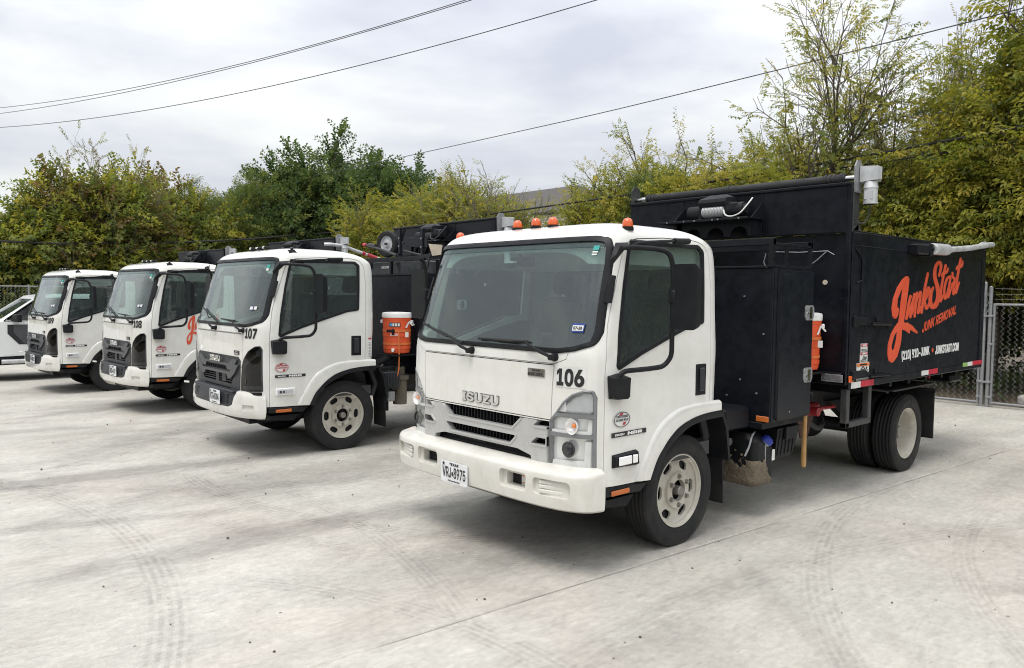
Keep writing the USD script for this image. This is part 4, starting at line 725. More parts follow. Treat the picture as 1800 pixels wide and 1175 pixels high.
def front_new(T, number, plate_no):
    def hl(s, mm):
        L = LAMP_NEW
        h = part(T, 'headlight', mm(once('hn_back', lambda: on_front(L, .030, .045, .3))), 'window_dark', 28)
        part(h, 'bezel', mm(once('hn_bez', lambda: on_front(L.difference(L.buffer(-.010)), -.003, .04, .3))), 'steel_bar', 28)
        drl = Polygon([(.70, 1.02), (.93, 1.20), (.945, 1.205), (.945, 1.19), (.92, 1.165), (.92, 1.125), (.72, 1.0), (.695, .965)])
        part(h, 'light_guide', mm(once('hn_drl', lambda: on_front(drl.intersection(L.buffer(-.014)), .010, .022, .3))), 'cooler_white', 28)
        for k in range(4): 
            y0 = .735+.042*k; part(h, 'light_cell', mm(once(('hn_cell', k), lambda: on_front(Polygon([(y0, 1.035+.026*k), (y0+.035, 1.056+.026*k), (y0+.035, 1.09+.026*k), (y0, 1.069+.026*k)]), .006, .012, .3))), 'chrome')
        part(h, 'lower_strip', mm(once('hn_low', lambda: on_front(Polygon([(.676, .745), (.676, .782), (.94, .80), (.94, .762)]), .008, .03, .3))), 'cooler_white', 28)
        part(h, 'lower_panel', mm(once('hn_lp', lambda: on_front(Polygon([(.682, .79), (.694, .885), (.945, .925), (.945, .81)]), .010, .03, .3))), 'grey_plastic', 28)
        q = fp(.745, .842, -.004); part(h, 'projector', mm(lathe([(.0, .0), (.028, .0), (.034, .006), (.030, .008), (.0, .004)], q, 'x', 18)), 'steel_grey')
        part(h, 'lens', mm(once('hn_lens', lambda: on_front(L.buffer(-.006), -.004, -.001, .3))), 'lamp_smoked', 28)
        part(T, 'lamp_corner_trim', mm(once('hn_tr', lambda: on_front(smooth_poly([(.66, .722), (.955, .73), (.955, .70), (.68, .695)], .004), -.005, .05, .3))), 'black_plastic')
    both(hl)
    G = GRILLE_NEW.buffer(-.003)
    g = part(T, 'grille', once('gn_fr', lambda: on_front(G.difference(union_all([smooth_poly([(-.40, .972), (.40, .972), (.36, .93), (-.36, .93)], .004), smooth_poly([(-.50, .895), (-.05, .895), (-.05, .785), (-.42, .785)], .004), smooth_poly([(.50, .895), (.05, .895), (.05, .785), (.42, .785)], .004), sbox(-.40, .70, .40, .742)])), -.006, .04)), 'grey_plastic', 30)
    up = Polygon([(-.61, 1.066), (-.47, 1.062), (-.375, 1.010), (.375, 1.010), (.47, 1.062), (.61, 1.066), (.53, .985), (.43, .940), (.34, .940), (.30, .986), (-.30, .986), (-.34, .940), (-.43, .940), (-.53, .985)])
    lo = Polygon([(-.645, 1.012), (-.535, 1.004), (-.42, .918), (.42, .918), (.535, 1.004), (.645, 1.012), (.55, .912), (.44, .848), (.36, .848), (.33, .888), (-.33, .888), (-.36, .848), (-.44, .848), (-.55, .912)])
    part(g, 'upper_bar', once('gn_up', lambda: on_front(smooth_poly(up.exterior.coords, .004), -.022, .01)), 'steel_bar', 30); part(g, 'lower_bar', once('gn_lo', lambda: on_front(smooth_poly(lo.exterior.coords, .004), -.026, .01)), 'steel_bar', 30)
    part(g, 'grille_backing', once('gn_back', lambda: on_front(G, .065, .075)), 'black_plastic', 28)
    sl = [box(1.03, 1.088, s*.06, s*.46, z, z+.012, .003) for z in (.80, .826, .852, .876) for s in (1, -1)]+[box(1.03, 1.09, y-.006, y+.006, .93, .975, .003) for y in np.arange(-.36, .37, .06)]+[box(1.04, 1.092, .13, .24, .79, .89, .004)]
    part(g, 'slats', join(*sl), 'grey_plastic', kind='stuff')
    part(T, 'emblem', decal(fit_text('ISUZU', .315, .066, 800), fp(-.157, 1.012, 0), (0, 1, 0), (0, 0, 1), t=.014, off=.022), 'chrome')
    b = part(T, 'badge', conform(rr(0, .13, 0, .046, .004), .492, 1.115, .001, .004), 'letter_black'); part(b, 'lettering', join(conform(fit_text('ISUZU', .05, .011, 800), .532, 1.145, .0055, .001, 0), conform(fit_text('DIESEL', .105, .016, 900), .504, 1.121, .0055, .001, 0)), 'chrome')
    def loftm(R):
        v, f = loft_rings(R); m = m3.Manifold(m3.Mesh(np.asarray(v, np.float32), np.asarray(f, np.uint32)))
        return m if m.volume() > 0 else m3.Manifold(m3.Mesh(np.asarray(v, np.float32), np.asarray(f[:, ::-1], np.uint32)))
    def bump(dx, h, z): return np.column_stack([outline(1.20-dx, .80, 1.045-h, .52, 3.0, 112, .08), np.full(112, z)])
    DARK = smooth_poly([(-.66, .90), (.66, .90), (.645, .70), (.60, .575), (.52, .548), (-.52, .548), (-.60, .575), (-.645, .70)], .02)
    def mk():
        o = loftm([bump(.10, .06, .425), bump(.03, .015, .445), bump(.008, .004, .475), bump(0, 0, .54), bump(.006, .002, .66), bump(.03, .012, .722), bump(.05, .02, .732)])-loftm([bump(.11, .09, .40), bump(.11, .09, .76)])
        o = o-ext(sbox(-2, .3, 2, .9), 'x', .5, .945)
        pk = [ext(rr(.765*s, .905*s, .528, .592, .018), 'x', .9, 1.4)-loftm([bump(.018, .018, .40), bump(.018, .018, .7)]) for s in (1, -1)]
        full = o
        for q in pk: o = o-q
        return o-ext(DARK, 'x', .9, 1.4), (full^ext(DARK.buffer(-.003), 'x', .9, 1.4))
    w_, d_ = once('bn', mk)
    bp = part(T, 'bumper', w_, 'white_paint', 28); 
    dk = part(bp, 'bumper_centre', join(xf(d_, t=(-.012, 0, 0)), box(1.0, 1.16, -.60, .60, .70, .728, .01)), 'grey_plastic', 28)
    part(dk, 'vent_louvres', join(*[box(1.15, 1.176, s*.40, s*.50, z, z+.016, .004) for z in (.585, .612, .639, .666) for s in (1, -1)]), 'seal_rubber', kind='stuff')
    both(lambda s, mm: part(bp, 'tow_eye_cap', mm(xf(box(-.006, .006, .0, .09, .69, .712, .004), rz(-.35), (1.165, .76, 0))), 'white_paint'))
    part(T, 'bumper_gap_panel', box(.95, 1.06, -.66, .66, .62, .74, .01), 'seal_rubber')
    plate(T, 1.203, .215, .636, plate_no, False)
    part(T, 'unit_number', conform(fit_text(number, .172, .112, 900), .742, 1.302, .0028), 'letter_black')
    wiper(T, (-.07, 1.385), (-.25, 1.45), (-.62, 1.60), (-.02, 1.455)); wiper(T, (.70, 1.385), (.47, 1.475), (.06, 1.492), (.47, 1.483))
    for y in (-.19, .0, .19):
        lm = part(T, 'roof_lamp', box(.54, .63, y-.035, y+.035, 2.296, 2.33, .012), 'black_plastic'); part(lm, 'lamp_lens', box(.612, .634, y-.024, y+.024, 2.305, 2.326, .005), 'chrome')
    for y in (.86, -.86):
        lm = part(T, 'roof_lamp', hull([(.53, y-.05, 2.225), (.65, y-.05, 2.205), (.53, y+.05, 2.215), (.65, y+.05, 2.19), (.57, y-.03, 2.27), (.62, y-.03, 2.265), (.57, y+.025, 2.27), (.62, y+.025, 2.262)]), 'black_plastic'); part(lm, 'lamp_lens', box(.575, .60, y-.02, y+.02, 2.268, 2.295, .006), 'window_dark')
def side_marks(T, new):
    """door prints and lamps on the driver's side"""
    y = 1.001
    c = Point(0, 0); a, b = (.084, .052) if not new else (.078, .050); cx, cz = (.750, .998) if not new else (.772, .993)
    d = part(T, 'roundel', side_decal(affinity.scale(c.buffer(1, quad_segs=12), a, b), cx, y, cz), 'sticker_white')
    ringg = affinity.scale(c.buffer(1, quad_segs=12), a*.95, b*.95).difference(affinity.scale(c.buffer(1, quad_segs=12), a*.88, b*.86))
    part(d, 'roundel_ring', side_decal(ringg, cx, y+.0022, cz), 'letter_grey' if not new else 'sticker_red')
    part(d, 'roundel_print', join(side_decal(affinity.translate(fit_text('CERTIFIED', .115, .015, 800), -.057, .012), cx, y+.0022, cz), side_decal(affinity.translate(fit_text('CLEAN IDLE', .125, .015, 800), -.062, -.010), cx, y+.0022, cz)), 'letter_grey' if not new else 'sticker_red')
    part(d, 'roundel_flash', join(side_decal(Polygon([(-.03, .028), (.0, .028), (.012, .042), (-.018, .042)]), cx, y+.0022, cz), side_decal(Polygon([(.005, -.036), (.03, -.036), (.042, -.018), (.015, -.018)]), cx, y+.0022, cz)), 'sticker_red')
    if new: z0, h = .886, .028
    else: z0, h = .887, .031
    p = part(T, 'model_plate', side_decal(sbox(0, 0, .350, h), .848, y, z0, t=.003), 'letter_black')
    part(p, 'maker_lettering', side_decal(affinity.translate(fit_text('ISUZU', .092, h*.42, 800), .028, h*.27), .848, y+.0033, z0), 'letter_white'); part(p, 'model_lettering', side_decal(affinity.translate(fit_text('NRR', .150, h*.66, 900), .155, h*.17), .848, y+.0033, z0), 'letter_white')
    if new:
        l = part(T, 'side_lamp', box(.625, .842, 1.0, 1.014, .693, .769, .012), 'lamp_bowl'); part(l, 'lamp_inset', box(.645, .822, 1.012, 1.0165, .710, .752, .006), 'lamp_grey')
        part(l, 'lamp_bulb', join(cyl((.79, 1.014, .731), (.79, 1.020, .731), .014, n=12), cyl((.755, 1.014, .731), (.755, 1.020, .731), .012, n=12)), 'steel_grey')
        s = part(T, 'warning_label', side_decal(sbox(0, 0, .045, .215), -.285, .994, 1.07), 'sticker_white'); part(s, 'label_head', side_decal(sbox(.002, .195, .043, .213), -.285, .9962, 1.07), 'sticker_red')
        part(s, 'label_print', join(*[side_decal(sbox(.006, .01+.018*k, .036, .014+.018*k), -.285, .9962, 1.07) for k in range(9)]), 'letter_grey')
    else:
        l = part(T, 'side_lamp', hull([(.838, 1.0, .690), (.838, 1.0, .775), (.588, 1.0, .680), (.60, 1.0, .785), (.825, 1.022, .70), (.825, 1.022, .762), (.595, 1.030, .695), (.605, 1.030, .775)]), 'black_plastic')
        part(l, 'lamp_inset', box(.610, .800, 1.022, 1.034, .704, .760, .006), 'lamp_bowl'); part(l, 'lamp_divider', box(.668, .676, 1.03, 1.037, .702, .762, .002), 'black_plastic')
# ---------------------------------------------------------------- chassis and dump body
def chassis(T, wb=3.81):
    rails = [ext([(.75, .60), (-.3, .60), (-.8, .62), (-5.45, .66), (-5.45, .86), (-.3, .86), (.75, .80)], 'y', .36*1, .43)]
    m = join(rails[0], mir(rails[0]), *[box(x-.04, x+.04, -.37, .37, .64, .80) for x in (.5, -.9, -2.2, -3.2, -4.5, -5.3)], cyl((-1.2, 0, .62), (-3.55, 0, .44), .045, n=12), box(-1.25, -.3, -.22, .22, .48, .80, .06))
    c = part(T, 'chassis_frame', m, 'steel_grey')
    part(c, 'front_axle', join(box(-.06, .06, -.72, .72, .33, .45, .02), *[box(-.62, .62, y-.04, y+.04, .46, .50) for y in (-.42, .42)]), 'steel_grey')
    part(c, 'rear_axle', join(cyl((-wb, -.86, .396), (-wb, .86, .396), .075, n=16), xf(trimesh.creation.icosphere(2, .20), s=(.9, .8, 1), t=(-wb, 0, .41)), *[hull([(-wb+.6, y, .72), (-wb-.6, y, .72), (-wb+.6, y+.08, .72), (-wb-.6, y+.08, .72), (-wb+.15, y, .47), (-wb-.15, y, .47), (-wb+.15, y+.08, .47), (-wb-.15, y+.08, .47)]) for y in (-.5, .42)]), 'steel_grey')
    part(c, 'suspension_arm', join(tube([(-.42, .80, .93), (-.50, .80, .72), (-.46, .78, .58)], .035, 10), tube([(-.40, .90, .97), (-.52, .88, .86), (-.60, .80, .84)], .018, 8), box(-.66, -.52, .70, .86, .80, .86, .01), cyl((-.60, .88, .60), (-.60, .88, .70), .03, n=10)), 'steel_grey')
    part(c, 'cross_tube', join(cyl((-.7, -.9, .66), (-.7, .9, .66), .03, n=10), box(-.9, -.62, -.9, .4, .55, .75, .03)), 'steel_grey')
def semicircle_plate(y0, y1, z0, z1, n=3):
    p = sbox(y0, z0, y1, z1); w = (y1-y0)/n
    return p.difference(union_all([Point(y0+w*(k+.5), z0).buffer(w*.36, quad_segs=6) for k in range(n)]))
def winch(T, light=True):
    X = -2.03
    w = part(T, 'winch', join(hull(np.vstack([ring((-1.83, -.19, 2.69), (0, 1, 0), .045, 8), ring((-1.83, .11, 2.69), (0, 1, 0), .045, 8), ring((-1.95, -.19, 2.70), (0, 1, 0), .04, 8), ring((-1.95, .11, 2.70), (0, 1, 0), .04, 8), [(-1.86, -.10, 2.765), (-1.86, .06, 2.765), (-1.93, -.10, 2.765), (-1.93, .06, 2.765)]])), box(-1.93, -1.80, -.20, -.165, 2.52, 2.70, .012), box(-1.93, -1.80, .075, .115, 2.52, 2.70, .012)), 'black_plastic')
    part(w, 'gear_housing', cyl((-1.87, -.33, 2.60), (-1.87, -.19, 2.60), .072, .075, 20), 'black_plastic'); part(w, 'winch_motor', join(cyl((-1.87, .11, 2.615), (-1.87, .27, 2.615), .070, .066, 20), cyl((-1.87, .27, 2.615), (-1.87, .29, 2.615), .05, .045, 16), box(-1.94, -1.80, .12, .22, 2.60, 2.68, .015)), 'black_plastic')
    coil = [lathe([(.048, -.009), (.058, -.005), (.060, 0), (.058, .005), (.048, .009)], (-1.85, y, 2.605), 'y', 20) for y in np.arange(-.152, .072, .0165)]
    part(w, 'cable_drum', join(cyl((-1.85, -.165, 2.605), (-1.85, .08, 2.605), .05, n=16), *coil), 'wire_steel' if light else 'cable_grey')
    part(w, 'cable_end', tube([(-1.79, .09, 2.61), (-1.75, .13, 2.555), (-1.74, .20, 2.535), (-1.76, .28, 2.56), (-1.82, .335, 2.66), (-1.86, .35, 2.71)], .007, 6, .04), 'sticker_white' if light else 'cable_grey')
    s = part(T, 'winch_shelf', join(box(X, -1.72, -.62, .385, 2.512, 2.522, .003), box(-1.73, -1.715, -.62, .385, 2.505, 2.528, .003), *[hull([(X, y, 2.52), (-1.80, y, 2.52), (X, y, 2.70), (X, y+.008, 2.52), (-1.80, y+.008, 2.52), (X, y+.008, 2.70)]) for y in (-.50, .365)], ext(semicircle_plate(-.40, .36, 2.36, 2.512), 'x', -1.84, -1.832), box(X, -1.84, -.48, -.47, 2.36, 2.51), box(X, -1.84, .355, .365, 2.36, 2.51)), 'black_paint_matt')
    part(s, 'shelf_bolt', join(*[cyl((-1.716, y, 2.516), (-1.708, y, 2.516), .008, n=6) for y in (-.5, -.3, -.18, .02, .08, .30)]), 'galvanised', kind='stuff')
def tarp_gear(T, roller=True):
    dz = 0 if roller else -.13
    Q = lambda m: xf(m, t=(0, 0, dz))
    if roller:
      r = part(T, 'tarp_roller', join(cyl((-2.10, -1.05, 2.832), (-2.10, 1.10, 2.832), .040, n=18), *[cyl((-2.10, y-.012, 2.832), (-2.10, y+.012, 2.832), .047, n=18) for y in (-1.03, -.99, -.95, -.05, .93, .97, 1.01, 1.07)]), 'cable_black', 40)
      part(r, 'roller_shaft', join(cyl((-2.10, -1.2, 2.832), (-2.10, -1.05, 2.832), .022, n=12), cyl((-2.10, 1.10, 2.832), (-2.10, 1.21, 2.832), .022, n=12)), 'chrome')
    hexp = [(-2.16, 2.70), (-2.04, 2.70), (-2.03, 2.92), (-2.07, 2.975), (-2.13, 2.975), (-2.17, 2.92)]
    part(r if roller else T, 'roller_bracket', Q(ext(hexp, 'y', 1.205, 1.218)), 'galvanised')
    if roller: part(r, 'roller_bracket', ext([(x, z) for x, z in hexp], 'y', -1.218, -1.205), 'steel_grey')
    g = part(T, 'tarp_motor', Q(hull([(-2.10, 1.225, 2.79), (-2.10, 1.225, 2.925), (-2.20, 1.225, 2.925), (-2.20, 1.225, 2.78), (-2.10, 1.375, 2.80), (-2.10, 1.375, 2.915), (-2.20, 1.36, 2.915), (-2.20, 1.36, 2.79), (-2.15, 1.39, 2.81), (-2.15, 1.39, 2.905)])), 'aluminium')
    part(g, 'motor_barrel', Q(join(cyl((-2.15, 1.30, 2.79), (-2.15, 1.30, 2.735), .050, .062, 20), cyl((-2.15, 1.30, 2.735), (-2.15, 1.30, 2.60), .056, n=20), cyl((-2.15, 1.30, 2.615), (-2.15, 1.30, 2.60), .061, n=20))), 'aluminium')
    part(g, 'motor_label', Q(box(-2.135, -2.095, 1.27, 1.34, 2.64, 2.71)), 'lamp_grey')
    part(g, 'motor_bracket', join(box(-2.16, -2.04, 1.19, 1.205, 2.36, 2.74, .004), tube([(-2.08, 1.21, 2.46), (-2.14, 1.25, 2.43), (-2.16, 1.29, 2.50), (-2.15, 1.30, 2.60)], .006, 6, .03), hull([(-2.16, 1.19, 2.37), (-2.04, 1.19, 2.37), (-2.30, 1.19, 2.30), (-2.16, 1.205, 2.44), (-2.04, 1.205, 2.37), (-2.30, 1.205, 2.30)]), *[cyl((x, 1.205, z), (x, 1.214, z), .012, n=6) for x, z in ((-2.08, 2.44), (-2.12, 2.70), (-2.13, 2.44))]), 'steel_grey')
def dump_body(T, sign=True, arm_up=False):
    X, XR, Y, Z0, Z1 = -2.05, -5.53, 1.2, 1.035, 2.362
    side = join(box(X, XR, Y-.045, Y, Z0, Z1, .004))
    s = part(T, 'dump_side', side, 'black_paint'); s2 = part(T, 'dump_side', mir(side), 'black_paint')
    for p, f in ((s, lambda m: m), (s2, mir)):
        part(p, 'top_rail', f(join(box(X-.01, XR-.005, Y+.0005, Y+.006, 2.250, Z1-.003, .002), box(X, XR, Y-.10, Y+.008, Z1-.001, Z1+.018, .004))), 'black_paint')
        part(p, 'corner_post', f(box(X+.006, X-.03, Y-.02, Y+.010, Z0, Z1-.01, .004)), 'black_paint'); part(p, 'corner_post', f(box(XR+.10, XR-.012, Y-.02, Y+.010, Z0-.02, Z1, .004)), 'black_paint')
        part(p, 'bottom_rail', f(box(X, XR, Y-.03, Y+.012, Z0-.035, Z0+.03, .005)), 'black_paint')
        part(p, 'gate_outline', f(join(tube([(X-.20, Y+.003, 2.24), (X-.20, Y+.003, 1.66)], .004, 6), tube([(X-.05, Y+.004, 2.235), (X-.16, Y+.012, 2.17), (X-.19, Y+.012, 2.11), (X-.19, Y+.012, 1.95), (X-.10, Y+.004, 1.93)], .007, 6))), 'black_paint_matt')
        for z in (1.552, 1.078):
            h = join(box(X-.03, X-.085, Y, Y+.035, z-.005, z+.085, .008), box(X-.085, X-.33, Y+.003, Y+.016, z+.005, z+.075, .004), hull([(X-.33, Y+.004, z+.07), (X-.33, Y+.016, z+.07), (X-.33, Y+.004, z+.01), (X-.33, Y+.016, z+.01), (X-.42, Y+.004, z+.03), (X-.42, Y+.02, z+.03), (X-.42, Y+.004, z), (X-.42, Y+.02, z)]), cyl((X-.40, Y+.022, z+.014), (X-.82, Y+.022, z+.0), .014, n=10), box(X-.53, X-.57, Y, Y+.012, z+.03, z+.075, .004))
            part(p, 'latch_handle', f(h), 'black_paint_matt')
    part(T, 'dump_floor', join(box(X, XR, -1.16, 1.16, Z0, Z0+.06), box(X-.1, XR+.1, -.42, -.36, .885, Z0), box(X-.1, XR+.1, .36, .42, .885, Z0), *[box(x-.03, x+.03, -1.15, 1.15, Z0-.09, Z0) for x in np.arange(-2.2, -5.5, -.45)]), 'black_paint_matt')
    part(T, 'tailgate', join(box(XR-.05, XR, -1.2, 1.2, Z0-.02, Z1, .006), *[box(XR-.085, XR-.05, y-.03, y+.03, Z0, Z1, .004) for y in (-1.1, -.4, .4, 1.1)]), 'black_paint')
    h = part(T, 'headboard', join(box(X+.01, X+.045, -1.2, 1.2, 2.352, 2.778, .004), box(X+.045, X+.052, -1.19, -.508, 2.362, 2.752, .002), box(X+.045, X+.052, .378, 1.165, 2.362, 2.752, .002), box(X+.0, X+.065, -1.205, 1.205, 2.760, 2.785, .004), box(X+.04, X+.058, .362, .376, 2.352, 2.76, .002), box(X+.02, X+.05, 1.165, 1.205, 1.04, 2.77, .004)), 'black_paint')
    part(h, 'headboard_lower', join(box(X-.0, X+.012, -1.2, 1.19, 1.035, 2.35), box(X+.0, X+.03, -1.2, 1.2, 1.035, 1.10, .004)), 'black_paint')
    part(h, 'headboard_bolt', join(cyl((X+.012, .98, 1.93), (X+.02, .98, 1.93), .022, n=12)), 'cardboard_pale')
    part(h, 'hanging_cord', join(tube([(X+.05, .42, 2.20), (X+.05, .40, 2.12), (X+.05, .43, 2.06)], .0045, 6), tube([(X+.04, .45, 2.215), (X+.04, .75, 2.20), (X+.03, 1.0, 2.205), (X+.03, 1.06, 2.17)], .004, 6), tube([(X+.04, 1.0, 2.205), (X+.05, .92, 2.13), (X+.06, .80, 2.04)], .004, 6)), 'galvanised')
    winch(T, sign); tarp_gear(T, sign)
    # tarp arm on the side
    a = part(T, 'tarp_arm', join(cyl((-3.66, Y+.085, 2.288), (-4.03, Y+.085, 2.298), .058, n=22), cyl((-3.62, Y+.085, 2.287), (-3.66, Y+.085, 2.288), .050, .058, 22), cyl((-4.03, Y+.085, 2.298), (-4.06, Y+.085, 2.299), .058, .045, 22)), 'aluminium', 40)
    if arm_up: part(a, 'arm_tube', tube([(-1.80, Y+.03, 2.655), (-1.88, Y+.075, 2.66), (-2.12, Y+.085, 2.645), (-2.42, Y+.085, 2.56), (-2.85, Y+.085, 2.45), (-3.64, Y+.085, 2.29)], .030, 12, .06), 'aluminium'); part(a, 'arm_strap', join(cyl((-2.50, Y+.085, 2.542), (-2.56, Y+.085, 2.527), .036, n=12), cyl((-2.60, Y+.085, 2.517), (-2.80, Y+.085, 2.465), .033, n=12)), 'sticker_red')
    else: part(a, 'arm_tube', join(tube([(-4.05, Y+.085, 2.298), (-4.75, Y+.085, 2.350), (-5.40, Y+.085, 2.420), (-5.56, Y+.07, 2.428), (-5.62, Y-.05, 2.430)], .030, 12, .06), tube([(-5.0, Y+.085, 2.385), (-5.2, Y+.06, 2.425), (-5.45, Y+.02, 2.445)], .016, 8)), 'aluminium')
    part(a, 'arm_pivot', join(box(-3.26, -3.55, Y, Y+.10, 2.225, 2.322, .012), box(-3.55, -3.62, Y, Y+.11, 2.215, 2.335, .008), cyl((-3.58, Y+.11, 2.285), (-3.58, Y+.125, 2.285), .02, n=10)), 'black_paint_matt')
    # markings on the driver's side
    y = Y+.0062
    def S(g, x, z, yy=y, **k): return side_decal(g, x, yy, z, **k)
    if sign:
        def polys(L): return union_all([Polygon([(-x, z) for x, z in o], [[(-x, z) for x, z in i] for i in ii]).buffer(0) for o, ii in L])
        J, R = polys(LOGO_J), polys(LOGO_REST)
        t = part(T, 'sign_lettering', join(S(J, 0, 0, Y, off=.001), S(R, 0, 0, Y, off=.001)), 'letter_orange')
        part(t, 'sign_outline', join(S(J.buffer(.009).difference(J.buffer(-.004)), 0, 0, Y, off=.0005, t=.0012), S(R.buffer(.006).difference(R.buffer(-.003)), 0, 0, Y, off=.0005, t=.0012)), 'letter_orange')
        def skew(g, A, B, C):   # unit box (bottom left, bottom right, top left)
            return affinity.affine_transform(g, [B[0]-A[0], C[0]-A[0], B[1]-A[1], C[1]-A[1], A[0], A[1]])
        part(T, 'slogan_lettering', S(skew(fit_text('JUNK REMOVAL', 1, 1, 700), (3.688, 1.447), (4.640, 1.632), (3.715, 1.552)), 0, 0, Y), 'letter_orange')
        ph = part(T, 'phone_lettering', S(skew(fit_text('(210) 910-JUNK', 1, 1, 800), (3.215, 1.180), (3.925, 1.205), (3.195, 1.288)), 0, 0, Y), 'letter_white'); part(T, 'site_lettering', S(skew(fit_text('JUNKSTART.COM', 1, 1, 800), (4.075, 1.214), (4.772, 1.227), (4.070, 1.307)), 0, 0, Y), 'letter_white')
        part(ph, 'bullet', S(Point(4.0, 1.262).buffer(.022), 0, 0, Y), 'letter_orange')
    def tape(x, w, z, h, m, yy=Y+.012): return part(T, 'reflective_tape', side_decal(sbox(0, 0, w, h), x, yy, z), m)
    tape(-2.09, .19, 1.003, .055, 'reflector_white'); tape(-2.282, .27, 1.006, .055, 'reflector_red')
    tape(-3.69, .185, 1.018, .048, 'reflector_white'); tape(-3.876, .26, 1.018, .052, 'reflector_red')
    tape(-4.888, .15, 1.040, .045, 'sticker_green'); tape(-5.04, .16, 1.040, .046, 'reflector_white'); tape(-5.201, .33, 1.040, .05, 'reflector_red')
    k = part(T, 'side_marker', box(-2.035, -2.118, Y+.010, Y+.026, 1.060, 1.118, .006), 'orange_lens')
    tp = part(T, 'type_plate', box(-1.99, -1.995, .99, 1.185, 1.060, 1.128, .002), 'galvanised'); part(tp, 'plate_print', join(*[box(-1.988, -1.9895, 1.01, 1.165, z, z+.005) for z in (1.075, 1.088, 1.101, 1.113)]), 'letter_grey')
    part(T, 'front_sill', join(box(X, X+.05, -1.2, 1.2, 1.035, 1.14, .006)), 'black_paint_matt')
    def label(x, z, w, h, head, hm, lines=3, pict=False):
        p = part(T, 'safety_label', S(rr(0, w, 0, h, .004), x, z, Y), 'sticker_white')
        if head: hp = part(p, 'label_head', S(sbox(.004, h-head, w-.004, h-.004), x, z, Y+.0036), hm); part(p, 'head_print', S(fit_text('DANGER' if hm == 'sticker_red' else 'WARNING', w*.55, head*.45, 800), x-w*.22, z+h-head*.75, Y+.0058), 'letter_white' if hm == 'sticker_red' else 'letter_black')
        n = [S(sbox(.01, .008+.011*i, w-.012-.01*(i % 2), .012+.011*i), x, z, Y+.0036) for i in range(lines)]
        if pict: n.append(S(Polygon([(w*.28, h*.30), (w*.72, h*.30), (w*.5, h*.66)]).difference(Polygon([(w*.38, h*.36), (w*.62, h*.36), (w*.5, h*.56)])), x, z, Y+.0036)); n.append(S(Point(w*.78, h*.45).buffer(.012), x, z, Y+.0036))
        part(p, 'label_print', join(*n), 'letter_black')
    label(-2.285, 1.318, .138, .072, .026, 'sticker_red', 2); label(-2.275, 1.222, .155, .090, .022, 'sticker_red', 2, True); label(-2.215, 1.130, .255, .090, .032, 'sticker_orange', 2, True); label(-2.218, 1.062, .25, .055, 0, None, 3)
    # step under the front corner
    fr = join(box(X-.0, X-.062, Y-.06, Y, .655, 1.0, .006), box(X-.445, X-.505, Y-.06, Y, .690, 1.0, .006), box(X, X-.505, Y-.06, Y, .655, .705, .006))
    part(T, 'side_step', fr, 'steel_grey')
    # rear mud flaps and hoist
    for f in (lambda m: m, mir):
        part(T, 'mud_flap', f(join(box(-4.42, -4.40, .62, 1.10, .275, .80, .004), box(-4.43, -4.37, .55, 1.12, .79, .82, .004))), 'rubber')
        part(T, 'mudguard_rail', f(box(-3.3, -4.42, .60, 1.10, .87, .885)), 'steel_grey')
    part(T, 'hinge_frame', join(box(-4.5, -5.55, -.5, .5, .74, .93, .02), box(-5.2, -5.55, -1.0, 1.0, .82, .92, .02), cyl((-5.35, -.7, .90), (-5.35, .7, .90), .05, n=12), hull([(-4.3, .30, .99), (-5.6, .30, .99), (-4.3, .36, .99), (-5.6, .36, .99), (-5.5, .30, .86), (-5.5, .36, .86), (-4.6, .30, .84), (-4.6, .36, .84)]), box(-5.60, -5.53, .60, .66, .82, 1.0, .01)), 'black_paint_matt')
    part(T, 'tail_lamp', box(-4.36, -4.38, .80, 1.06, .93, .985, .006), 'reflector_red')
    part(T, 'hoist_cover', join(box(-2.1, -3.2, -.30, .30, .55, 1.0, .03), box(-2.1, -3.3, -.75, -.40, .50, .95, .04)), 'black_paint_matt')
